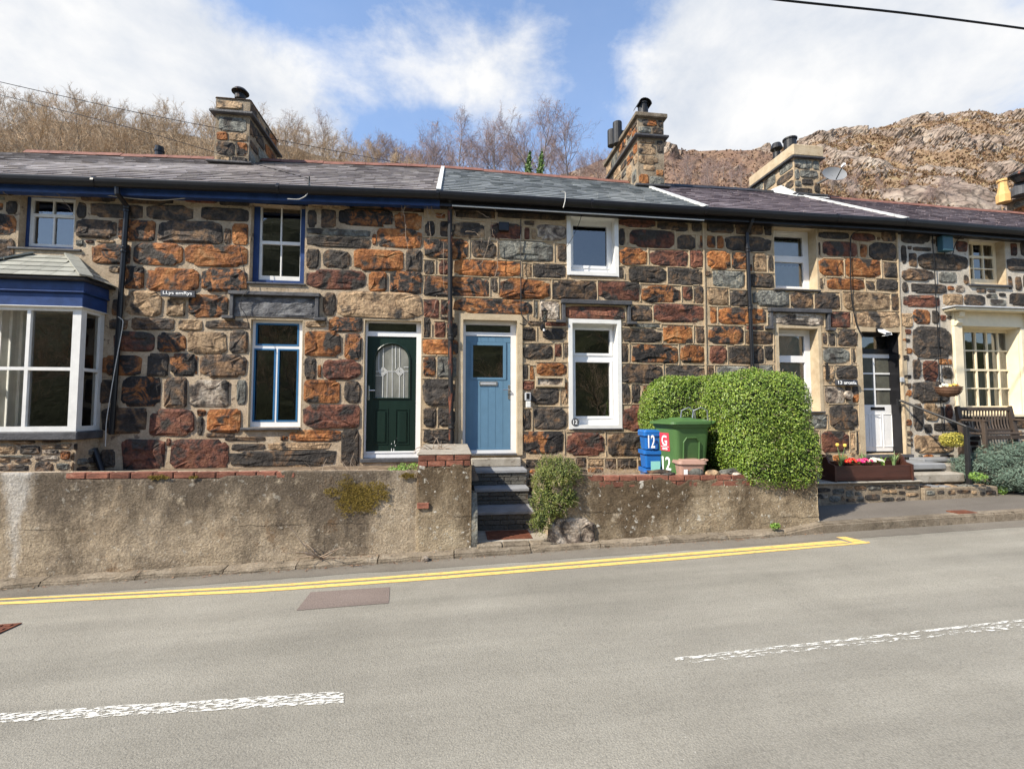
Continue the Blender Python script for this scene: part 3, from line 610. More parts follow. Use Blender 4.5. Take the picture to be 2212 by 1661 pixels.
# bay window
BY = -.45
bx0, bx1 = -6.86, aty(170, 800, BY).x
zs, zt = aty(100, 932, BY).z, aty(100, 662, BY).z
xm0, xm1 = aty(53, 780, BY).x, aty(61, 780, BY).x
bpost, tb = .11, (aty(100, 800, BY).z, aty(100, 793, BY).z)
fr = [(bx0+bpost, xm0, zs+.07, tb[0]), (bx0+bpost, xm0, tb[1], zt-.06), (xm1, bx1-bpost, zs+.07, tb[0]), (xm1, bx1-bpost, tb[1], zt-.06)]
f = MB().sheet((bx0, bx1, zs, zt), fr, BY, .07).build('bay_window', 'white_old', h1['o']); panes(f, fr, BY+.04)
for xx, sg in ((bx1, -1), (bx0, 1)):                   # the two returns
    mb = MB(); x2 = xx+sg*.07
    def sb(y0, y1, z0, z1, t=0.0): mb.box(min(xx, x2)+t, max(xx, x2)-t, y0, y1, z0, z1)
    sb(BY+.072, BY+.10, zs, zt); sb(-.08, -.002, zs, zt); sb(BY+.10, -.08, zs, zs+.07); sb(BY+.10, -.08, zt-.06, zt); sb(BY+.10, -.08, tb[0], tb[1])
    mb.build('side_frame', 'white_old', f)
    for z0, z1 in ((zs+.07, tb[0]), (tb[1], zt-.06)):
        mb = MB(); xg = xx+sg*.035; mb.quad((xg,BY+.10,z0), (xg,-.08,z0), (xg,-.08,z1), (xg,BY+.10,z1)); mb.build('pane', 'glass', f)
MB().box(bx0-.06, bx1+.06, BY-.06, -.002, zs-.12, zs-.002, ch=.012).build('bay_sill', 'slate', h1['o'])
bb = MB().box(bx0-.0, bx1+.0, BY+.02, -.002, .7, zs-.122).build('bay_base', 'mortar_grey', h1['o'])
ze = aty(100, 599, BY-.08).z; zm = aty(100, 633, BY).z
p = MB().box(bx0-.03, bx1+.03, BY-.03, -.002, zt+.002, zm, ch=.006).build('bay_fascia', 'blue_paint', h1['o'])
MB().box(bx0-.07, bx1+.07, BY-.07, -.002, zm+.002, zm+.03, ch=.01).build('moulding', 'blue_paint', p)
MB().box(bx0-.05, bx1+.05, BY-.05, -.002, zm+.032, ze-.035, ch=.006).build('cornice', 'blue_paint', p)
MB().box(bx0-.05, bx1+.05, BY-.055, -.002, zt-.012, zt+.0, ch=.004).build('bead', 'white_old', p)
# bay roof: hipped, single slates
e0, e1, ey = bx0-.14, bx1+.14, BY-.14
zr = aty(110, 551, -.02).z; t0, t1 = aty(70, 551, -.02).x, aty(150, 551, -.02).x
rf = MB()
rf.quad((e0,ey,ze-.02), (e1,ey,ze-.02), (t1,-.0,zr-.02), (t0,0,zr-.02)); rf.tri((e1,ey,ze-.02), (e1,-.0,ze-.02), (t1,0,zr-.02)); rf.tri((e0,0,ze-.02), (e0,ey,ze-.02), (t0,0,zr-.02))
rf.quad((e0,ey,ze-.03), (e0,0,ze-.03), (e1,0,ze-.03), (e1,ey,ze-.03))
bro = rf.build('bay_roof', 'slate', h1['o'])
def slate_piece(parent, a, b, c, d_, th, m):           # quad a,b (lower edge) c,d (upper), thickness th
    n = (Vector(b)-Vector(a)).cross(Vector(d_)-Vector(a)).normalized(); n = n if n.z > 0 else -n
    lo = [Vector(q) for q in (a, b, c, d_)]; mb = MB()
    lo[0] += n*.014; lo[1] += n*.014
    mb.hexa(lo+[q+n*th for q in lo]); return mb.build('slate', m, parent)
rows = 5
for k in range(rows):
    s0, s1 = k/rows, min(1, (k+1)/rows+.06)
    def L3(s, u): return Vector((e0+(t0-e0)*s, ey*(1-s), ze+(zr-ze)*s)).lerp(Vector((e1+(t1-e1)*s, ey*(1-s), ze+(zr-ze)*s)), u)
    W0 = (e1-e0)+(t1-t0-(e1-e0))*s0; n = max(4, round(W0/.24)); off = .5 if k % 2 else 0
    us = [max(0, min(1, (j-off)/n)) for j in range(n+2)]
    for ua, ub in zip(us, us[1:]):
        if ub-ua < .02: continue
        g_ = .003/W0; xa, xb = L3(s0, ua+g_), L3(s0, ub-g_)
        def on(s, x): A, B = L3(s, 0), L3(s, 1); x = min(max(x, A.x), B.x); return Vector((x, A.y, A.z))
        ca, cb_ = on(s1, xa.x), on(s1, xb.x)
        if abs(ca.x-cb_.x) < .02: continue
        slate_piece(bro, xa, xb, cb_, ca, .008, 'bay_slates')
for sg, xe, xt in ((1, e1, t1), (-1, e0, t0)):
    for k in range(rows):
        s0, s1 = k/rows, min(1, (k+1)/rows+.05)
        def L2(s, u): return Vector((xe+(xt-xe)*s, ey*(1-s)*(1-u), ze+(zr-ze)*s))
        n = max(1, round(abs(ey)*(1-s0)/.22))
        for j in range(n): slate_piece(bro, L2(s0, j/n+.008), L2(s0, (j+1)/n-.008), L2(s1, (j+1)/n-.008), L2(s1, j/n+.008), .008, 'bay_slates')
    for j in range(3):
        a = Vector((xe, ey, ze+.025)).lerp(Vector((xt, 0, zr+.025)), j/3); b = Vector((xe, ey, ze+.025)).lerp(Vector((xt, 0, zr+.025)), (j+1)/3-.01)
        MB().bar(a, b, .15, .022).build('hip_slab', 'bay_slates', bro)
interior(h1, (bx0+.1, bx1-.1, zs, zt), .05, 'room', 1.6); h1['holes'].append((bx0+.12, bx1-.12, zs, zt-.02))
for xa, xb in ((bx0+.05, bx0+.6),):      # pale curtains inside the bay
    mb = MB(); n = 16
    for k in range(n):
        x0_, x1_ = xa+(xb-xa)*k/n, xa+(xb-xa)*(k+1)/n; y0_, y1_ = -.12+.02*math.sin(k*1.6), -.12+.02*math.sin((k+1)*1.6)
        mb.quad((x0_,y0_,zs+.02), (x1_,y1_,zs+.02), (x1_,y1_,zt), (x0_,y0_,zt))
    mb.build('curtain', 'curtain', h1['o'])

# ---- house with the blue door
r = crect('A3', 1252, 582, 1642, 1062); h2['holes'].append(r); lining(h2, r, .16, 'white_old', .055, .018)
prs = [crect('A3', 1276, 662, 1566, 1005, .15)]; f = window(h2, r, .13, prs, 'white_plastic', lip=.014)
q = prs[0]; MB().sheet((q[0]-.05, q[1]+.05, q[2]-.05, q[3]+.05), [q], .118, .02).build('casement', 'white_plastic', f)
interior(h2, r, .22); sill(f, (r[0]-.02, r[1]+.04, r[2]-.05, r[3]), 'slate', .0, .03, .025)
r = crect('B3', 1268, 198, 1668, 1085); h2['holes'].append(r); lining(h2, r, .19, 'white_old', .055, .02)
prs = [crect('B3', 1292, 262, 1592, 462, .17), crect('B3', 1297, 540, 1594, 1003, .17)]; f = window(h2, r, .15, prs, 'white_plastic', lip=.014)
for q in prs: MB().sheet((q[0]-.045, q[1]+.045, q[2]-.045, q[3]+.045), [q], .138, .02).build('casement', 'white_plastic', f)
interior(h2, r, .24); sill(f, (r[0]-.0, r[1]+.05, r[2]-.045, r[3]), 'slate', .0, .04, .03)
q = crect('B3', 1277, 1033, 1313, 1075, .0); c = mid(q)
pl = MB().tube([(c[0], -.02, c[1]), (c[0], -.032, c[1])], .068, 20).build('number_plaque', 'slate', h2['o'])
text('number', '12', 'letter_white', pl, (c[0], -.034, c[1]), .075, .07)
hood(h2, 'A3', 1182, 1305, 1770, 1480, 1340, .10, 'slate', .06)
r = crect('B3', 322, 172, 800, 1335); h2['holes'].append(r); Y = .09
MB().sheet((crect('B3', 290, 125, 840, 1335)[0], crect('B3', 290, 125, 840, 1335)[1], r[2]-.01, crect('B3', 290, 125, 840, 1335)[3]), [(r[0]+.01, r[1]-.01, r[2]-.02, r[3]-.01)], -.035, .14).build('door_surround', 'render_cream', h2['o'])
top = crect('B3', 352, 215, 740, 280, Y); slab = crect('B3', 350, 312, 741, 1296, Y)
f = MB().sheet((r[0]+.012, r[1]-.012, slab[2]-.055, r[3]-.012), [top, slab], Y, .08).build('door_frame', 'white_plastic', h2['o']); panes(f, [top], Y+.04)
interior(h2, (slab[0], slab[1], slab[2]+1.2, top[3]), Y+.12)
DY = Y+.02; gl = crect('B3', 413, 391, 676, 672, DY)
d = door_slab(h2, slab, DY, gl, 'blue_door'); panes(d, [gl], DY+.02)
tr = crect('B3', 395, 366, 700, 690, DY); MB().sheet(tr, [(gl[0]+.004, gl[1]-.004, gl[2]+.004, gl[3]-.004)], DY-.014, .014).build('glass_moulding', 'blue_door', d)
for i in range(6):                                     # boards with recessed grooves between
    ua = slab[0]+.006+(slab[1]-slab[0]-.012)*i/6+.002; ub = slab[0]+.006+(slab[1]-slab[0]-.012)*(i+1)/6-.002
    z0 = slab[2]+.02
    for za, zb in ((z0, tr[2]-.004), (tr[3]+.004, slab[3]-.01)): MB().box(ua, ub, DY-.006, DY-.0005, za, zb).build('board', 'blue_door', d)
    if ub < tr[0] or ua > tr[1]: MB().box(ua, ub, DY-.006, DY-.0005, tr[2]-.002, tr[3]+.002).build('board', 'blue_door', d)
q = crect('B3', 470, 703, 626, 743, DY); MB().box(q[0], q[1], DY-.02, DY-.005, q[2], q[3], ch=.005).build('letterbox', 'steel', d); MB().box(q[0]+.02, q[1]-.02, DY-.026, DY-.02, q[2]+.018, q[3]-.018, ch=.003).build('letterbox_flap', 'grey_plastic', d)
handle(d, crect('B3', 716, 735, 736, 858, DY), DY-.005, True)
MB().box(slab[0], slab[1], DY-.02, DY-.006, slab[2]+.002, slab[2]+.022).build('weather_bar', 'blue_door', d)
MB().box(r[0]-.0, r[1]+.0, -.03, .2, slab[2]-.085, slab[2]-.057, ch=.005).build('threshold', 'slate', h2['o'])
q = crect('B3', 955, 662, 1202, 750); n_ = MB().sheet(q, [(q[0]+.03, q[1]-.03, q[2]+.03, q[3]-.03)], -.05, .05).build('name_panel', 'render_cream', h2['o'])
MB().box(q[0]+.03, q[1]-.03, -.022, 0, q[2]+.03, q[3]-.03).build('name_stone', 'stone_light', n_)

# ---- number 13
RV = .2
r = crect('A4', 1287, 664, 1662, 1206); h3['holes'].append(r); lining(h3, r, RV, 'render_cream', .004, 0)
o1, o2 = crect('A4', 1296, 752, 1538, 918, RV), crect('A4', 1306, 972, 1560, 1180, RV)
u0, u1 = o2[0]-.03, o2[1]+.02
prs = [(r[0]+.10, r[1]-.13, o1[2], o1[3]), (r[0]+.10, r[1]-.13, o2[2], o2[3])]
f = window(h3, r, RV, prs, 'white_plastic', lip=.014); MB().box(prs[0][0]+.1, prs[0][1]-.1, RV-.012, RV, prs[0][3]+.05, prs[0][3]+.075, ch=.004).build('trickle_vent', 'white_plastic', f)
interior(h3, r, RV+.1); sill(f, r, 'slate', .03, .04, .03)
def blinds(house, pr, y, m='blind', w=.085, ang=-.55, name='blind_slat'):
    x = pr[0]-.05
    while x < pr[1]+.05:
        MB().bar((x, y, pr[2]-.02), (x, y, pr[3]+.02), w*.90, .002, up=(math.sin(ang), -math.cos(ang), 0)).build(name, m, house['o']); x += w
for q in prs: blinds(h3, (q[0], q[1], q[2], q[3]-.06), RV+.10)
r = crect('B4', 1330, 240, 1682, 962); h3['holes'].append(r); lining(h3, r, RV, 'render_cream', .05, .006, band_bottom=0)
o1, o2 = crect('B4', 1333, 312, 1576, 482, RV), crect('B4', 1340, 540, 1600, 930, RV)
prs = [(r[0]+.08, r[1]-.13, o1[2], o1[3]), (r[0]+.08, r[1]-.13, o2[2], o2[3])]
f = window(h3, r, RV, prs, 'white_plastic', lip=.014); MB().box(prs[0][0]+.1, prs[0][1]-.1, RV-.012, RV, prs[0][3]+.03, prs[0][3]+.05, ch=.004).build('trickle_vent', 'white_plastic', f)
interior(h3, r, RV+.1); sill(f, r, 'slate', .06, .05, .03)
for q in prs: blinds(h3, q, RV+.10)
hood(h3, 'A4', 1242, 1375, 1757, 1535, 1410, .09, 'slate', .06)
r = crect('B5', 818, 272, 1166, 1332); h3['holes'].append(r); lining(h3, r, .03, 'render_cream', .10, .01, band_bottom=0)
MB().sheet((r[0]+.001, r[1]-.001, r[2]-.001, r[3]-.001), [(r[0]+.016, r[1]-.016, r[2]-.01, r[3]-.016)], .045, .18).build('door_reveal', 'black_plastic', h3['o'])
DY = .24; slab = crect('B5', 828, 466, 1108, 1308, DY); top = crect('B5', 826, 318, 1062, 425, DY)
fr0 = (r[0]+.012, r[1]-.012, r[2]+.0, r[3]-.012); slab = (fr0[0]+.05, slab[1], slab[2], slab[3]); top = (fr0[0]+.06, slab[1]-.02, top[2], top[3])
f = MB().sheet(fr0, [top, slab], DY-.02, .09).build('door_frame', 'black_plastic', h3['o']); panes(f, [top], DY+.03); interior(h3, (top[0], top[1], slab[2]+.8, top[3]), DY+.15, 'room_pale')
gp = crect('B5', 832, 502, 1046, 906, DY); gp = (slab[0]+.07, slab[1]-.085, gp[2], gp[3]); prs = cols(gp, 2, 3, .03)
d = MB().sheet((slab[0]+.003, slab[1]-.003, slab[2]+.004, slab[3]-.003), prs, DY, .045).build('door', 'white_plastic', h3['o']); panes(d, prs, DY+.02, 'frosted_dark')
q = crect('B5', 886, 925, 1004, 950, DY); MB().box(q[0], q[1], DY-.012, DY, q[2], q[3], ch=.003).build('letterbox', 'black_plastic', d)
pz0, pz1 = crect('B5', 900, 975, 1000, 1270, DY)[2:4]
for i in range(3):
    w_ = (gp[1]-gp[0])/3; a = gp[0]+w_*i+.02; b = gp[0]+w_*(i+1)-.02
    MB().sheet((a, b, pz0, pz1-.02), [(a+.015, b-.015, pz0+.015, pz1-.035)], DY-.008, .008).build('panel_moulding', 'white_plastic', d)
MB().box(r[0]-.02, r[1]+.12, -.06, .3, r[2]-.06, r[2]-.002, ch=.006).build('threshold', 'slate', h3['o'])
q = crect('B5', 1134, 668, 1168, 712, -.01); MB().box(q[0], q[1], -.045, -.012, q[2], q[3], ch=.01).build('door_bell', 'grey_plastic', h3['o'])

# ---- house with the white mortar
r = crect('A5', 1738, 762, 2052, 1166); h4['holes'].append(r); lining(h4, r, .17, 'render_cream', .004, 0)
o1, o2 = crect('A5', 1752, 820, 1938, 918, .16), crect('A5', 1755, 938, 1932, 1118, .16)
prs = cols((r[0]+.05, o1[1]+.0, o1[2], o1[3]), 3, 1, .022)+cols((r[0]+.05, o1[1], o2[2], o2[3]), 3, 2, .022)
f = window(h4, r, .15, prs, 'cream_paint', lip=.014); interior(h4, r, .25); sill(f, r, 'slate', .05, .05, .04)
r = crect('B5', 1676, 238, 2178, 985); h4['holes'].append(r); lining(h4, r, .2, 'cream_paint', .0, .0)
o1, o2 = crect('B5', 1690, 285, 2072, 598, .2), crect('B5', 1710, 615, 2085, 915, .2)
xa, xb = r[0]+.05, o1[1]+.02
prs = cols((xa, xb, o1[2], o1[3]), 5, 2, .026)+cols((xa, xb, o2[2], o2[3]), 5, 2, .026)
f = window(h4, r, .18, prs, 'cream_paint', lip=.014); interior(h4, r, .3, 'room')
mb = MB(); n = 60
for k in range(n):
    x0_, x1_ = xa+(xb-xa)*k/n, xa+(xb-xa)*(k+1)/n; y0_, y1_ = .275+.02*math.sin(k*1.1), .275+.02*math.sin((k+1)*1.1)
    mb.quad((x0_,y0_,o2[2]), (x1_,y1_,o2[2]), (x1_,y1_,o2[3]-.02), (x0_,y0_,o2[3]-.02))
mb.build('net_curtain', 'curtain', h4['o'])
mb = MB()
for k in range(18):
    x0_, x1_ = xb-.35+.4*k/18, xb-.35+.4*(k+1)/18; mb.quad((x0_,.3+.02*math.sin(k*1.5),o2[2]), (x1_,.3+.02*math.sin(k*1.5+1.5),o2[2]), (x1_,.3+.02*math.sin(k*1.5+1.5),o1[3]), (x0_,.3+.02*math.sin(k*1.5),o1[3]))
mb.build('curtain', 'curtain', h4['o'])
pw = crect('B5', 1602, 230, 1676, 990)
sx1 = r[1]+(pw[1]-pw[0])+.02
for a, b in ((pw[0], r[0]-.002), (r[1]+.002, sx1)): MB().box(a, b, -.05, .0, r[2]-.02, r[3], ch=.006).build('pilaster', 'cream_paint', h4['o'])
zf = crect('A5', 1600, 1405, 1700, 1530); zc = crect('A5', 1500, 1372, 1700, 1405)
MB().box(pw[0], sx1, -.055, .0, r[3]+.002, zf[3], ch=.006).build('frieze', 'cream_paint', h4['o'])
for a in (pw[0]+.03, sx1-.15): MB().prism([(-.055, zf[3]-.01), (-.15, zf[3]-.01), (-.13, zf[3]-.10), (-.09, zf[3]-.14), (-.10, zf[3]-.22), (-.055, zf[3]-.27)], 'x', a, a+.12).build('bracket', 'cream_paint', h4['o'])
p = MB().box(pw[0]-.16, sx1+.16, -.22, .0, zf[3]+.002, zc[3]-.02, ch=.01).build('cornice', 'cream_paint', h4['o']); MB().box(pw[0]-.2, sx1+.2, -.25, .0, zc[3]-.018, zc[3]+.012, ch=.006).build('cornice_slab', 'lead', p)
MB().box(r[0]-.12, r[1]+.12, -.08, .1, r[2]-.06, r[2]-.002, ch=.01).build('sill', 'cream_paint', f)

# ---- walls with openings, roofs, gutters
for h in H:
    zt_ = lambda x: h['ef'](x)-.02
    xs = [h['x0'], h['x1']]; ztop = min(zt_(xs[0]), zt_(xs[1]))-.0
    mb = MB(); mb.sheet((h['x0']+.001, h['x1']-.001, h['base'], ztop), h['holes'], 0, .32)
    a, b = h['x0']+.001, h['x1']-.001
    mb.quad((a,5.4,h['base']), (b,5.4,h['base']), (b,5.4,ztop), (a,5.4,ztop))
    if True: mb.quad((a,.32,h['base']), (a,5.4,h['base']), (a,5.4,ztop), (a,.32,ztop))
    if True: mb.quad((b,.32,h['base']), (b,5.4,h['base']), (b,5.4,ztop), (b,.32,ztop))
    h['wall'] = mb.build('wall', h['mortar'], h['o'], origin=(a, 0, h['base']))
    # roof deck
    e, rr = h['ef'], h['rf']; x0, x1 = h['rx0']+.002, h['rx1']-.002
    mb = MB(); mb.quad((x0,YE,e(x0)), (x1,YE,e(x1)), (x1,YR,rr(x1)), (x0,YR,rr(x0))); mb.quad((x0,YR,rr(x0)), (x1,YR,rr(x1)), (x1,5.7,e(x1)), (x0,5.7,e(x0)))
    mb.quad((x0,YE,e(x0)-.03), (x0,.1,e(x0)-.06), (x1,.1,e(x1)-.06), (x1,YE,e(x1)-.03))
    ro = mb.build('roof', h['slates'], h['o']); h['roof'] = ro
    sl = math.hypot(YR-YE, rr(0)-e(0)); nr = 17; mb = MB(); rnd = random.Random(3)
    for k in range(nr):
        s0, s1 = k/nr-(.012 if k == 0 else 0), min(1, (k+1.15)/nr); x = x0-rnd.uniform(0, .2); first = True
        while x < x1:
            w = rnd.uniform(.17, .27); xa, xb = max(x, x0)+.002, min(x+w, x1)-.002; x += w
            if xb-xa < .03: continue
            lift = .013+rnd.uniform(0, .008); js = rnd.uniform(-.004, .004)
            def P(xx, s, l): return (xx, YE+(YR-YE)*s-l*.5, e(xx)+(rr(xx)-e(xx))*s+l)
            A, B, C_, D_ = P(xa, s0+js, lift+.006), P(xb, s0+js, lift+.006+rnd.uniform(-.003, .003)), P(xb, s1, .006), P(xa, s1, .006)
            a2, b2 = P(xa, s0+js, .002), P(xb, s0+js, .002)
            n = len(mb.v); mb.v += [A, B, C_, D_, a2, b2]; mb.f += [(n, n+1, n+2, n+3), (n+4, n+5, n+1, n), (n+4, n, n+3), (n+5, n+2, n+1)]
    tag(mb.build('slates', h['slates'], ro, origin=(0, 0, 5)), kind='stuff')
    # ridge tiles
    x = x0 if h is not h1 else aty(62, 331, YR).x
    while x < x1-.05:
        xb = min(x+.45, x1); dz = random.uniform(-.008, .012)
        mb = MB(); q = [(-.15,-.085), (-.06,.018), (0,.038), (.06,.018), (.15,-.085), (.06,-.005), (0,.015), (-.06,-.005)]
        n = len(mb.v)
        for xx in (x+.003, xb-.003):
            for y_, z_ in q: mb.v.append((xx, YR+y_, rr(xx)+z_+.025+dz))
        for i in range(8): j = (i+1) % 8; mb.f.append((i, j, 8+j, 8+i))
        mb.f += [(0, 5+2, 6, 1), (1, 6, 5, 2)][:0]; mb.f += [tuple(range(7, -1, -1)), tuple(range(8, 16))]
        mb.build('ridge_tile', h['ridge'], ro)
        x = xb
    # gutter and fascia
    fb = {0: .20, 1: .20, 2: .18, 3: .18}[H.index(h)]
    mb = MB()
    mb.hexa([(x0,-.2,e(x0)-fb), (x1,-.2,e(x1)-fb), (x1,-.17,e(x1)-fb), (x0,-.17,e(x0)-fb), (x0,-.2,e(x0)-.01), (x1,-.2,e(x1)-.01), (x1,-.17,e(x1)-.01), (x0,-.17,e(x0)-.01)])
    fo = mb.build('fascia', h['gut'], h['o'])
    mb = MB(); mb.hexa([(x0,-.168,e(x0)-fb+.03), (x1,-.168,e(x1)-fb+.03), (x1,.0,e(x1)-fb+.03), (x0,.0,e(x0)-fb+.03), (x0,-.168,e(x0)-fb+.05), (x1,-.168,e(x1)-fb+.05), (x1,.0,e(x1)-fb+.05), (x0,.0,e(x0)-fb+.05)])
    mb.build('soffit', 'black_plastic' if h is not h1 else 'blue_paint', fo)
    if h is h2:
        mb = MB(); mb.bar((x0+.2,-.205,e(x0+.2)-fb+.012), (x1,-.205,e(x1)-fb+.012), .006, .02); mb.build('white_strip', 'white_old', fo)
    x = x0
    while x < x1-.01:                                  # gutter lengths with joints
        xb = min(x+2.6, x1); mb = MB(); n = 8; pr = []
        for k in range(n+1): a = math.pi+math.pi*k/n; pr.append((-.275+.072*math.cos(a), .095*math.sin(a)))
        pr += [(-.275+.056, 0), (-.275-.056, 0)]
        for k in range(n, -1, -1): pass
        N0 = len(mb.v)
        for xx in (x, xb):
            for y_, z_ in pr: mb.v.append((xx, y_, e(xx)-.03+z_))
        K_ = len(pr)
        for i in range(n): mb.f.append((N0+i, N0+i+1, N0+K_+i+1, N0+K_+i))
        mb.quad((x,-.347,e(x)-.03), (xb,-.347,e(xb)-.03), (xb,-.347,e(xb)-.005), (x,-.347,e(x)-.005))
        g_ = mb.build('gutter', 'black_plastic', h['o'], smooth=False)
        mb = MB(); mb.tube([(xb-.05, -.275, e(xb)-.05), (xb-.01, -.275, e(xb)-.05)], .080, 12); mb.build('gutter_joint', 'black_plastic', g_); x = xb
# verge strips
def verge(h, x, m, w=.10, hgt=.04, n=9, top=.98):
    e, rr = h['ef'], h['rf']
    for k in range(n):
        s0, s1 = -.015+k/n*top, -.015+(k+1)/n*top
        a = Vector((x, YE+(YR-YE)*s0, e(x)+(rr(x)-e(x))*s0+.04)); b = Vector((x, YE+(YR-YE)*(s1)-.006, e(x)+(rr(x)-e(x))*s1+.04))
        MB().bar(a, b, w, hgt, up=(0,-.5,.85)).build('verge_piece', m, h['roof'])
verge(h1, -.24, 'white_flash', .075, .045, 7, 1.0); verge(h2, 4.44, 'white_flash', .065, .04, 12, .9); verge(h3, 8.46, 'white_flash', .065, .04, 12, .92)

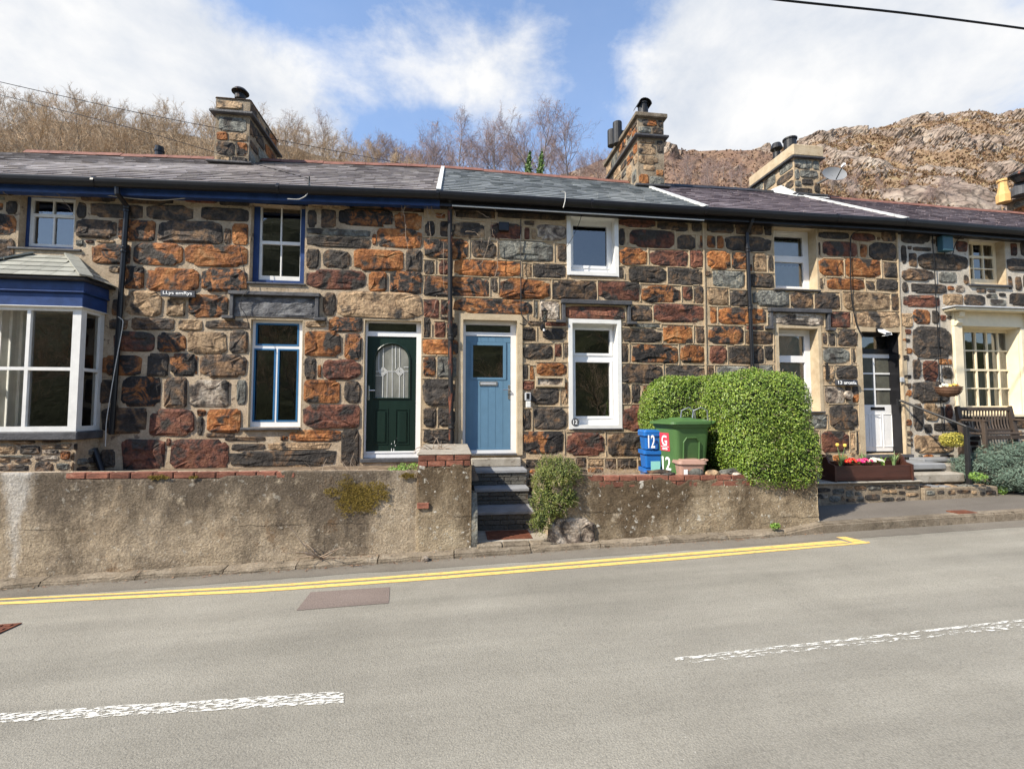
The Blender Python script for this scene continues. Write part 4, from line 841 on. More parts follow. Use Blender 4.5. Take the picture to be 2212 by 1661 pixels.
# ---- stones of the facades, read off the photograph (crop, x0, y0, x1, y1, kind)
SR = {
'A1': [(55,440,178,558,'k'),(-60,560,155,730,'m'),(-80,770,140,940,'n'),(640,455,750,590,'k'),(790,470,1230,590,'n'),(1265,480,1675,610,'k'),(1740,500,2165,615,'k'),(700,395,1000,450,'n'),(1050,400,1500,470,'n'),(1600,395,1880,460,'r'),(1900,405,2160,485,'k'),
 (650,600,1010,760,'n'),(1025,605,1345,785,'m'),(1370,615,1925,805,'n'),(1935,680,2000,815,'n'),(2010,635,2165,820,'o'),(640,775,725,830,'g'),(740,780,815,808,'r'),(830,775,1000,803,'t'),(800,812,1130,985,'m'),(1155,805,1580,995,'o'),(1600,820,2165,1010,'o'),
 (940,1002,1035,1060,'t'),(1045,1005,1250,1200,'m'),(1270,1020,1720,1220,'o'),(1750,1022,2135,1225,'m'),(1080,1218,1405,1430,'t'),(970,1290,1050,1430,'k'),(1440,1280,1605,1435,'t'),(1630,1250,1975,1445,'m'),(945,1460,1105,1550,'k'),(1135,1450,1510,1555,'n'),(1545,1465,1750,1560,'t'),(1780,1470,2150,1545,'k')],
'B1': [(985,275,1340,445,'r'),(1360,280,1610,445,'m'),(1625,275,1960,465,'t'),(1985,265,2145,455,'k'),(890,475,1225,650,'m'),(1270,460,1460,660,'k'),(1475,460,1710,660,'m'),(1730,470,2140,670,'n'),(870,690,970,890,'k'),(1055,665,1395,920,'m'),(1420,670,1620,930,'n'),(1635,685,1985,930,'l'),(2045,690,2140,905,'g'),
 (885,930,1265,1155,'n'),(1285,945,1680,1170,'r'),(1705,945,1780,1005,'o'),(1700,1010,1760,1170,'k'),(1785,935,2085,1140,'o'),(1780,1146,2030,1185,'n'),(1060,1205,1430,1470,'r'),(870,1290,1000,1440,'k'),(1480,1195,1975,1455,'r'),(1437,1195,1478,1260,'r')],
'B2': [(40,1300,955,1430,'k'),(370,1232,910,1296,'t'),(60,1240,350,1296,'n'),(560,1122,1000,1222,'o'),(60,1442,420,1492,'t'),(540,1420,720,1460,'t'),(1000,1115,1165,1440,'k'),(0,1180,350,1216,'n'),(675,270,1000,485,'o'),(1030,290,1185,510,'m'),(665,500,785,685,'k'),(845,510,1175,690,'r'),(800,560,832,670,'o'),
 (665,690,995,885,'o'),(1030,700,1175,890,'k'),(660,895,1170,1110,'r'),(900,150,1185,280,'m'),(675,185,880,235,'t'),(1715,150,1775,330,'k'),(1812,190,1905,325,'r'),(1912,200,2010,320,'k'),(1712,342,2010,475,'o'),(1712,490,1820,660,'m'),(1830,490,2005,670,'g'),(1712,685,1990,915,'k'),(1712,930,1825,1100,'k'),(1835,930,1990,1090,'k'),(1712,1120,1985,1240,'k'),(1720,1250,1795,1310,'k')],
'A2': [(700,525,795,670,'k'),(830,520,960,675,'n'),(985,515,1450,660,'m'),(1470,545,1705,690,'o'),(1728,615,1815,750,'k'),(700,472,1080,510,'t'),(1100,450,1350,505,'n'),(1370,465,1700,525,'r'),(700,685,1255,745,'g'),(700,748,1250,845,'k'),(1270,725,1308,820,'o'),(1320,685,1700,845,'o'),(690,855,815,1025,'k'),(845,870,1080,1020,'k'),(1115,865,1545,1040,'o'),(1560,860,1702,1055,'k'),
 (680,1035,1215,1205,'r'),(1240,1050,1400,1225,'o'),(1425,1050,1700,1240,'m'),(845,1232,960,1430,'n'),(975,1228,1700,1445,'t'),(1720,1300,1850,1450,'r'),(1866,1300,1925,1420,'r')],
'A3': [(260,505,600,590,'k'),(620,525,1220,600,'k'),(1675,600,1990,670,'r'),(2005,612,2205,695,'n'),(130,620,205,750,'n'),(245,625,515,765,'t'),(565,640,840,775,'r'),(858,670,905,775,'r'),(920,690,962,770,'t'),(965,650,1220,785,'l'),(-15,768,375,940,'m'),(405,785,615,930,'k'),(650,790,1105,960,'g'),(1145,820,1222,960,'k'),(-15,958,80,1085,'k'),(120,955,212,1080,'r'),(255,955,825,1090,'o'),(850,990,920,1095,'t'),(940,990,1215,1110,'k'),
 (-15,1100,550,1270,'m'),(575,1110,625,1230,'k'),(640,1115,1085,1290,'o'),(1100,1130,1480,1296,'n'),(-15,1288,120,1440,'r'),(245,1288,925,1418,'m'),(950,1305,975,1455,'g'),(990,1310,1160,1465,'l'),(1210,1352,1725,1462,'r'),(1676,680,1725,825,'k'),(1765,695,2155,850,'r'),(1676,848,1920,995,'o'),(1676,1012,1712,1110,'k'),(1760,1010,2085,1150,'k'),(1500,1140,1850,1296,'r'),(1870,1170,2205,1325,'m'),(1778,1345,1960,1480,'n')],
'A4': [(450,735,605,865,'k'),(215,870,545,1010,'r'),(370,1025,665,1170,'k'),(500,1185,580,1300,'r'),(562,870,686,1020,'r'),(712,870,905,1035,'o'),(598,1180,686,1330,'n'),(714,1195,890,1335,'t'),(250,1335,686,1490,'r'),(360,630,545,705,'n'),(575,630,684,710,'k'),(708,620,940,720,'k'),(950,632,1190,735,'n'),(1198,655,1278,740,'n'),(648,742,684,845,'o'),(708,742,778,845,'o'),(788,745,855,850,'o'),(870,750,1260,880,'k'),(920,890,1050,1040,'m'),(1110,895,1220,1050,'t'),(1240,910,1280,1045,'k'),(755,1045,1035,1190,'g'),(1085,1070,1280,1190,'k'),
 (905,1215,1075,1355,'k'),(1105,1212,1415,1355,'g'),(1430,1225,1625,1365,'n'),(1640,1235,1850,1372,'n'),(735,1360,790,1495,'o'),(800,1365,1220,1505,'o'),(1275,1408,1715,1520,'l')],
'A5': [(415,712,700,770,'k'),(725,720,925,790,'r'),(980,700,1105,790,'n'),(420,800,448,910,'k'),(470,795,765,920,'r'),(795,820,852,930,'o'),(870,805,1110,955,'k'),(425,945,650,1085,'o'),(670,945,970,1100,'o'),(1000,975,1120,1105,'k'),(430,1110,470,1200,'k'),(510,1112,830,1210,'o'),(850,1140,918,1205,'k'),(940,1120,1130,1215,'k'),(655,1235,1050,1385,'t'),(1070,1250,1132,1385,'n'),(530,1400,710,1535,'r'),(740,1398,1130,1535,'t'),(1155,1410,1250,1540,'t'),
 (1145,695,1395,810,'k'),(1450,700,1590,860,'k'),(1148,825,1195,985,'k'),(1250,840,1410,877,'k'),(1215,890,1280,1010,'n'),(1300,900,1725,1040,'k'),(1152,1025,1435,1130,'n'),(1475,1055,1625,1150,'g'),(1158,1140,1208,1230,'n'),(1240,1155,1535,1240,'k'),(1550,1175,1608,1215,'o'),(1615,1172,1695,1235,'l'),(1165,1255,1480,1360,'r'),(1510,1245,1675,1345,'t'),(1695,1250,1875,1355,'k'),(1885,1242,1980,1282,'g'),(1915,1290,2055,1345,'g'),(2085,1235,2300,1350,'k'),(2064,940,2300,1050,'k'),(2095,810,2150,915,'r'),(2180,800,2300,920,'k'),(2066,1090,2105,1205,'k'),(2135,1095,2190,1215,'n'),(2205,1080,2330,1200,'k'),(1800,1195,1885,1235,'k'),(1255,1380,1400,1505,'m'),(1620,790,1728,880,'r'),(1690,1080,1730,1160,'n'),(1415,1385,1480,1500,'k')],
'B5': [(1250,232,1580,500,'k'),(1250,515,1312,685,'n'),(1340,525,1465,700,'r'),(1470,508,1585,562,'o'),(1505,580,1592,680,'k'),(1250,705,1560,885,'k'),(1250,895,1340,1130,'k'),(1348,890,1460,1040,'t'),(1530,900,1592,1030,'r'),(1465,920,1520,1020,'n'),(1435,1060,1680,1130,'k'),(1350,1070,1412,1150,'k'),(1262,1165,1600,1320,'t'),(1590,1140,1700,1172,'k'),(1620,1008,1760,1050,'k'),(1780,1010,1900,1120,'k'),(1930,1030,2100,1110,'n'),(2120,1010,2280,1110,'k'),
 (470,290,505,380,'n'),(525,290,572,395,'k'),(605,255,770,400,'k'),(475,415,705,545,'g'),(728,420,750,540,'k'),(480,570,562,700,'t'),(588,570,775,680,'k'),(490,745,655,890,'l'),(728,745,780,885,'o'),(530,905,775,1115,'k'),(462,1135,695,1310,'r'),(712,1145,748,1290,'t'),(755,1135,778,1330,'k'),(372,990,505,1110,'g'),(390,1130,432,1250,'k')],
'B4': [(-20,250,315,370,'k'),(330,220,580,375,'o'),(612,230,684,370,'n'),(722,230,1020,380,'m'),(1045,275,1275,380,'n'),(1050,225,1195,262,'r'),(90,205,300,240,'g'),(-30,382,25,540,'k'),(60,385,455,550,'m'),(482,390,684,540,'o'),(732,400,875,545,'r'),(900,400,1190,545,'k'),(1210,405,1275,520,'k'),(-28,555,322,715,'n'),(355,565,684,715,'n'),(712,570,768,715,'n'),(790,570,1075,700,'g'),(1110,565,1275,640,'g'),(60,730,130,890,'k'),(-28,725,42,900,'k'),(160,740,455,895,'m'),(-23,908,395,1125,'r'),(-150,1150,172,1350,'n'),(200,1150,420,1350,'k'),(480,740,680,890,'k'),(720,740,1000,890,'n'),(430,920,684,1120,'n'),(712,910,1010,1110,'k'),(1030,740,1260,900,'k'),(1030,910,1250,1110,'r'),(1270,1000,1500,1110,'n'),(460,1140,684,1340,'k'),(720,1140,1000,1340,'r'),(1030,1140,1300,1330,'k'),(1330,1130,1560,1330,'n')],
'B3': [(842,240,955,350,'k'),(1015,245,1225,345,'k'),(1040,192,1225,228,'r'),(845,380,1105,510,'k'),(1120,385,1180,490,'r'),(1205,380,1230,500,'k'),(845,560,890,690,'k'),(905,570,940,695,'o'),(965,545,1225,655,'o'),(845,700,942,780,'r'),(1208,715,1230,850,'o'),(915,762,1155,905,'k'),(1180,765,1230,900,'t'),(845,945,915,1125,'k'),(940,925,1228,1120,'k'),(850,1140,1195,1325,'m'),(1225,1145,1550,1345,'r'),(870,1380,1000,1450,'k'),(1010,1370,1290,1470,'k'),(1310,1360,1395,1440,'n'),(1400,1372,1540,1432,'t'),(1560,1370,1650,1450,'n'),(1660,1370,1830,1450,'k'),(1850,1390,1905,1450,'k')],
}
SR['B1'] = [q for q in SR['B1']]
BAYST = [(-30,1250,130,1330,'t'),(160,1258,340,1335,'k'),(345,1240,600,1288,'t'),(360,1292,500,1332,'l'),(510,1300,600,1380,'o'),(285,1345,500,1385,'l'),(-30,1340,270,1362,'g'),(655,1240,700,1300,'k'),(610,1310,700,1390,'t'),(-30,1368,80,1402,'t'),(110,1370,250,1402,'n'),(-30,1420,240,1482,'k'),(290,1395,450,1490,'n'),(480,1410,590,1470,'g'),(610,1400,700,1480,'t'),(350,1210,520,1234,'n'),(60,1212,300,1244,'t')]
UX, NY = Vector((1,0,0)), Vector((0,-1,0))
occ = {id(h): [] for h in H}
for c, lst in SR.items():
    for (a, b, d_, e_, t) in lst:
        r = crect(c, a, b, d_, e_); cx, cz = mid(r)
        h = next(q for q in H if cx < q['x1'] or q is h4); 
        r = (max(r[0], h['x0']+.012), min(r[1], h['x1']-.012), r[2], r[3])
        for q in h['holes']:                            # keep clear of the openings
            if r[0] < q[1]+.02 and r[1] > q[0]-.02 and r[2] < q[3]+.01 and r[3] > q[2]-.01:
                if cx > q[1]: r = (max(r[0], q[1]+.03), r[1], r[2], r[3])
                elif cx < q[0]: r = (r[0], min(r[1], q[0]-.03), r[2], r[3])
        if r[1]-r[0] < .03 or r[3]-r[2] < .02: continue
        w, hh = (r[1]-r[0])*1.02, (r[3]-r[2])*1.035
        stone(h['wall'], ((r[0]+r[1])/2, 0, cz), UX, NY, w, hh, STM[t], min(.032, .012+.05*min(w, hh)), 'stone'); occ[id(h)].append(r)
for (a, b, d_, e_, t) in BAYST:
    r = crect('B1', a, b, d_, e_, BY); r = (r[0], min(r[1], bx1-.01), r[2], r[3]); cx, cz = mid(r)
    stone(bb, (cx, BY+.02, cz), UX, NY, r[1]-r[0], r[3]-r[2], STM[t], .02)
for k in range(7): stone(bb, (bx1, -.12-.2*(k % 2), .95+.12*(k//2)), Vector((0,1,0)), UX, .17, .10, STM[random.choice('ktng')], .03)

def fill(region, occupied, parent, O, U, N, weights, tries=700, mn=(.07,.045), mx=(.34,.17), gap=.016, depth=.016, limit=120, seed=1):
    rnd = random.Random(seed); u0, u1, v0, v1 = region; g_ = .02
    nx_, nz_ = int((u1-u0)/g_), int((v1-v0)/g_); G = np.zeros((nx_, nz_), bool)
    for q in occupied:
        a, b = max(0, int((q[0]-gap*.6-u0)/g_)), min(nx_, int((q[1]+gap*.6-u0)/g_)+1); c, d_ = max(0, int((q[2]-gap*.6-v0)/g_)), min(nz_, int((q[3]+gap*.6-v0)/g_)+1)
        if a < b and c < d_: G[a:b, c:d_] = True
    n = 0
    for _ in range(tries):
        i, k = rnd.randrange(nx_), rnd.randrange(nz_)
        if G[i, k]: continue
        a, b, c, d_ = i, i+1, k, k+1; MX, MZ = int(rnd.uniform(.4, 1)*mx[0]/g_), int(rnd.uniform(.5, 1)*mx[1]/g_); go = [True]*4
        while any(go):
            if go[0]: go[0] = b-a < MX and b < nx_ and not G[b, c:d_].any(); b += go[0]
            if go[1]: go[1] = b-a < MX and a > 0 and not G[a-1, c:d_].any(); a -= go[1]
            if go[2]: go[2] = d_-c < MZ and d_ < nz_ and not G[a:b, d_].any(); d_ += go[2]
            if go[3]: go[3] = d_-c < MZ and c > 0 and not G[a:b, c-1].any(); c -= go[3]
        w, hh = (b-a)*g_-gap, (d_-c)*g_-gap
        if w < mn[0] or hh < mn[1] or hh > w*3: continue
        G[a:b, c:d_] = True; cu, cv = u0+(a+b)/2*g_, v0+(c+d_)/2*g_
        stone(parent, Vector(O)+Vector(U)*cu+Vector((0,0,cv)), U, N, w, hh, STM[rnd.choice(weights)], depth); n += 1
        if n >= limit: break
skipr = crect('A1', 640, 850, 1010, 1250); skip2 = crect('B1', 800, 60, 930, 1180); skip3 = crect('A2', 0, 1200, 880, 1480)
extra = {id(h1): [skipr, skip2, skip3, (bx0-.2, bx1+.2, .6, zr+.1)], id(h2): [crect('B3',285,120,845,1500), crect('A3',1215,545,1680,1095), crect('B3',1235,155,1700,1110), crect('B3',950,655,1205,755), crect('A3',1170,1295,1780,1350)],
         id(h3): [crect('B4',1300,205,1720,975), crect('B5',785,235,1245,1345), crect('A4',1230,1365,1765,1412)], id(h4): [crect('A5',1480,1360,2500,1420), crect('B5',1595,200,2500,1000)]}
for i, h in enumerate(H):
    hol = [(q[0]-.05, q[1]+.05, q[2]-.05, q[3]+.05) for q in h['holes']]
    xa, xb = max(h['x0'], -7.4)+.01, min(h['x1'], 12.4)-.01
    fill((xa, xb, .85 if i < 2 else .55, h['ef'](0)-.22), occ[id(h)]+hol+extra[id(h)], h['wall'], (0,0,0), UX, NY, ['kknmrtog', 'kkknmrot', 'kknrotg', 'kkkknrtgo'][i], 900, limit=130, seed=20+i)

# ribbon pointing raised along the joints of the two middle houses, and the straight joints between houses
for h in (h2, h3):
    mb = MB(); rnd = random.Random(5)
    clr = [(q[0]-.07, q[1]+.07, q[2]-.07, q[3]+.07) for q in h['holes']]
    for r in occ[id(h)]:
        a, b, c, d_ = r[0]-.018, r[1]+.018, r[2]-.018, r[3]+.018
        for p0, p1 in (((a, d_), (b, d_+rnd.uniform(-.008, .008))), ((b, c), (b+rnd.uniform(-.008, .008), d_))):
            n = max(2, int(math.hypot(p1[0]-p0[0], p1[1]-p0[1])/.10)); pts = [(p0[0]+(p1[0]-p0[0])*k/n, p0[1]+(p1[1]-p0[1])*k/n) for k in range(n+1)]
            pts = [(x+.006*noise.noise((x*7, z*7, 1)), z+.008*noise.noise((x*7, z*7, 4))) for x, z in pts]
            for q0, q1 in zip(pts, pts[1:]):
                mx_, mz_ = (q0[0]+q1[0])/2, (q0[1]+q1[1])/2
                if any(q[0] < mx_ < q[1] and q[2] < mz_ < q[3] for q in clr) or mz_ > h['ef'](mx_)-.25: continue
                if any(q[0]+.01 < mx_ < q[1]-.01 and q[2]+.01 < mz_ < q[3]-.01 for q in occ[id(h)]): continue
                if rnd.random() < .06: continue
                mb.bar((q0[0], -.004, q0[1]), (q1[0], -.004, q1[1]), .014+rnd.uniform(0, .004), .022, up=(0,1,0))
    tag(mb.build('pointing', 'pointing', h['wall'], origin=(0,0,0)), kind='stuff')
for h, x in ((h2, J2-.0), (h3, J3)):
    mb = MB(); z = .85
    while z < h['ef'](x)-.2:
        mb.bar((x+.008*noise.noise((z, 1, x)), -.008, z), (x+.008*noise.noise((z+.2, 1, x)), -.008, z+.2), .028, .03, up=(0,1,0)); z += .2
    mb.build('joint_strip', 'pointing', h['o'])
# ---- chimneys
def chimney(h, fx0, fx1, topy, basey, Y, depth, label, capm, stones, seed, ledge=None, capth=None, side=0, xw=None, ztop=None):
    r = wrect(fx0, topy, fx1, basey, Y); u0, u1, zt_ = r[0], r[1], r[3]
    if xw: u0, u1 = xw
    if ztop: zt_ = ztop
    zb = h['ef'](u0)+(h['rf'](u0)-h['ef'](u0))*(Y-YE)/(YR-YE)-.15; zbb = zb-1.2
    m = 'mortar_stack' if capm != 'cream' else 'mortar_tan'
    ch = MB().box(u0+.02, u1-.02, Y+.02, Y+depth-.02, zbb, zt_-.01).build('chimney', m, h['o'])
    ct = capth or .06
    if capm == 'cream':
        MB().box(u0-.05, u1+.05, Y-.05, Y+depth+.05, zt_-ct, zt_, ch=.03).build('chimney_cap', 'render_cream', ch); MB().box(u0-.07, u1+.07, Y-.07, Y+depth+.07, zt_-ct-.03, zt_-ct-.002).build('slate_course', 'slate', ch)
    elif capm == 'slab': MB().box(u0-.05, u1+.05, Y-.05, Y+depth+.05, zt_-ct, zt_, ch=.012).build('chimney_cap', 'kerb_concrete', ch)
    lz = None
    if ledge:
        lz = aty((fx0+fx1)/2, ledge, Y).z; MB().box(u0-.07, u1+.07, Y-.07, Y+depth+.07, lz-.05, lz, ch=.008).build('slate_course', 'slate', ch)
    MB().box(u0-.08, u1+.08, Y-.10, Y+.25, zb+.17, zb+.21, ch=.008).build('slate_course', 'slate', ch)
    oc = [(u0-.1, u1+.1, lz-.06, lz+.01)] if lz else []
    zt2 = zt_-(ct if capm in ('cream', 'slab') else 0)
    fill((u0+.02, u1-.02, zb+.22, zt2), oc, ch, (0, Y+.02, 0), UX, NY, stones, 300, (.12,.09), (.62,.34), .02, .02, 40, seed)
    oc = [(-9, 9, lz-.06, lz+.01)] if lz else []
    if side < 0: fill((-(Y+depth)+.03, -Y-.03, zb-.4, zt2), oc, ch, (u0+.02, 0, 0), Vector((0,-1,0)), Vector((-1,0,0)), stones, 400, (.14,.10), (.70,.34), .02, .018, 60, seed+1)
    if side > 0: fill((Y+.03, Y+depth-.03, zb-.4, zt2), oc, ch, (u1-.02, 0, 0), Vector((0,1,0)), Vector((1,0,0)), stones, 400, (.14,.10), (.70,.34), .02, .018, 60, seed+1)
    return ch, u0, u1, zt_
ch, u0, u1, zt_ = chimney(h1, 461, 540, 213, 357, 2.0, 1.55, '', 'stone', 'ttonkg', 5, 242, None, 1)
MB().box(u0-.0, u1+.0, 2.0, 3.55, zt_-.02, zt_+.03, ch=.03).build('chimney_cap', 'stone_brown', ch)
def cowl(ch, px, y0, y1, Y, r, m='black_iron', hat=True):
    p = aty(px, y1, Y); t = aty(px, y0, Y); hgt = t.z-p.z
    if hat:
        mb = MB(); mb.lathe([(r*.62,0), (r*.62,hgt*.42), (r*.5,hgt*.42), (r*.5,hgt*.1)], (p.x, Y, p.z-.03), 14); b = mb.build('cowl', m, ch, smooth=False)
        MB().lathe([(r,hgt*.62), (r*1.0,hgt*.68), (r*.7,hgt*.92), (r*.1,hgt*1.0)], (p.x, Y, p.z-.03), 16).build('cowl_hat', m, b)
        mb = MB()
        for k in range(4): a = k*1.571+.5; mb.tube([(p.x+r*.58*math.cos(a), Y+r*.58*math.sin(a), p.z+hgt*.35), (p.x+r*.7*math.cos(a), Y+r*.7*math.sin(a), p.z+hgt*.64)], .008, 5)
        mb.build('cowl_legs', m, b)
    else:
        mb = MB(); mb.lathe([(r,-.1), (r,hgt*.9), (r*1.15,hgt*.9), (r*1.15,hgt), (r*.8,hgt)], (p.x, Y, p.z), 16); b = mb.build('flue', m, ch, smooth=False)
    return b
cowl(ch, 519, 190, 213, 2.5, .17, 'iron_rusty')
flue = aty(344, 340, 3.4); mb = MB(); mb.lathe([(.085,-.5), (.085,.12), (.10,.12), (.10,.16), (.085,.16), (.085,.24), (.07,.24)], (flue.x, 3.4, flue.z), 14); mb.build('flue_pipe', 'black_plastic', h1['o'])
ch, u0, u1, zt_ = chimney(h2, 1377, 1437, 246, 410, 2.05, 2.2, '', 'slab', 'tttngko', 9, 293, .10, -1)
b = cowl(ch, 1389, 226, 246, 2.4, .12, 'black_iron', False)
p = aty(1389, 232, 2.4); mb = MB(); n = 8
for k in range(n):
    a0, a1 = math.pi*k/n, math.pi*(k+1)/n
    mb.quad((p.x-.16*math.cos(a0),2.25,p.z+.14*math.sin(a0)), (p.x-.16*math.cos(a1),2.25,p.z+.14*math.sin(a1)), (p.x-.16*math.cos(a1),2.6,p.z+.14*math.sin(a1)), (p.x-.16*math.cos(a0),2.6,p.z+.14*math.sin(a0)))
mb.build('cowl_hood', 'black_iron', b)
for px, y0, y1, yy in ((1322,283,316,3.6), (1334,266,312,3.2)):
    p, t = aty(px, y1, yy), aty(px, y0, yy); mb = MB(); mb.lathe([(.10,0), (.115,.0), (.115,t.z-p.z), (.09,t.z-p.z)], (p.x, yy, p.z), 14); fl = mb.build('flue', 'black_iron', ch)
    mb = MB(); mb.tube([(p.x, yy, p.z+.3), (u0+.2, yy, p.z+.3)], .07, 10); mb.build('flue_arm', 'black_iron', fl)
ch, u0, u1, zt_ = chimney(h3, 1715, 1774, 315, 425, 2.25, 1.6, '', 'cream', 'ggkkg', 14, None, .30, -1)
cowl(ch, 1678, 306, 345, 3.3, .15, 'black_iron'); b = cowl(ch, 1707, 301, 330, 2.9, .15, 'black_iron', False)
mb = MB(); e, rr = h3['ef'], h3['rf']                # white cement flaunching where the stack meets the slates
def rp(x, y, l): s_ = (y-YE)/(YR-YE); return (x, y, e(x)+(rr(x)-e(x))*s_+l)
mb.quad(rp(u0-.38,2.7,.035), rp(u0-.06,2.12,.035), rp(u0+.02,2.15,.10), rp(u0-.0,2.7,.22)); mb.quad(rp(u0-.06,2.12,.035), rp(u1+.08,2.1,.035), rp(u1+.08,2.24,.06), rp(u0,2.24,.10)); mb.build('flaunching', 'white_flash', h3['o'])
q = aty(2133, 402, 3.6); xl = aty(2326, 400, 2.2).x
ch, u0, u1, zt_ = chimney(h4, 2150, 2200, 400, 470, 2.2, 1.6, '', 'slab', 'ggnto', 31, None, .07, -1, (xl, xl+.75), aty(2133, 436, 3.8).z)
for px, y0, y1, yy, m, rr_ in ((2168,389,424,3.58,'pot_yellow',.17), (2204,384,408,3.2,'slate',.19)):
    p, t = aty(px, y1, yy), aty(px, y0, yy); hh = t.z-p.z; z0 = p.z; x0 = p.x
    mb = MB(); mb.lathe([(rr_,-.2), (rr_,.02), (rr_*.78,hh*.25), (rr_*.62,hh*.6), (rr_*.62,hh*.85), (rr_*.8,hh*.88), (rr_*.8,hh), (rr_*.5,hh)], (x0, yy, z0), 8 if m == 'pot_yellow' else 16); pt = mb.build('chimney_pot', m, ch)
p = aty(2203, 376, 3.1); MB().lathe([(.10,-.25), (.22,-.06), (.25,-.06), (.25,-.02), (.12,.06)], (p.x, 3.1, p.z), 18).build('cowl', 'iron_rusty', ch)
# raise the low stack's body up to its pots
# ---- satellite dish on the stack of number 13
p = aty(1799, 380, 2.0); dish = empty('satellite_dish', (p.x, 2.0, p.z-.2), 'grey oval satellite dish fixed beside the cream capped chimney', 'satellite dish')
mb = MB(); n, rg = 24, 6; rx, rzz = .29, .19; nd = Vector((-.15, -.95, .28)).normalized(); du = Vector((1, -.15, 0)).normalized(); dv = nd.cross(du); dv = dv if dv.z > 0 else -dv
idx = []
for i in range(rg+1):
    t = i/rg
    for k in range(n):
        a = 2*math.pi*k/n; q = Vector(p)+du*(rx*t*math.cos(a))+dv*(rzz*t*math.sin(a)*1.05)+nd*(.07*t*t); mb.v.append(tuple(q))
for i in range(rg):
    for k in range(n): a, b = i*n+k, i*n+(k+1) % n; mb.f.append((a, b, b+n, a+n))
mb.build('reflector', 'dish_grey', dish, smooth=True)
bs = Vector(p)-dv*.17+nd*.06; tip = Vector(p)+nd*.30+du*.06+dv*.02
MB().tube([bs, tip], .012, 8).build('feed_arm', 'black_iron', dish); MB().bar(tip-nd*.04, tip+nd*.05, .05, .05).build('receiver', 'white_plastic', dish); MB().bar(Vector(p)-nd*.01, Vector((u1 if False else p.x-.25, 2.35, p.z-.1)), .04, .04).build('wall_bracket', 'black_iron', dish)

# ---- downpipes
def pipe(h, pts, Y, r=.036, m='black_plastic', collars=()):
    P = [aty(a, b, y) for a, b, y in pts]; mb = MB(); mb.tube(P, r, 12); d = mb.build('downpipe', m, h['o'], smooth=False)
    for (a, b, y) in collars: q = aty(a, b, y); MB().lathe([(r*1.1,-.05), (r*1.35,-.045), (r*1.35,-.015), (r*1.15,0), (r*1.35,.015), (r*1.35,.045), (r*1.1,.05)], q, 12).build('pipe_collar', m, d)
    return d
pipe(h1, [(253,396,-.27),(253,418,-.27),(275,447,-.07),(273.5,455,-.07),(241,938,-.07)], -.07, .036, 'black_plastic', [(274,452,-.07),(268,540,-.07),(252.5,395,-.27)])
pipe(h1, [(204,969,-.1),(222,1022,-.14)], -.07, .042)
pipe(h2, [(972,428,-.2),(972,460,-.1),(972.5,700,-.08),(975,974,-.08)], -.08, .04, 'iron_rusty', [(973,446,-.13),(973,504,-.08),(974,728,-.08),(975,920,-.08)])
pipe(h3, [(1624,466,-.2),(1624,480,-.2),(1614,502,-.07),(1613.5,510,-.07),(1628,860,-.07)], -.07, .034, 'black_plastic', [(1624,472,-.2),(1615,540,-.07),(1620.5,664,-.07)])

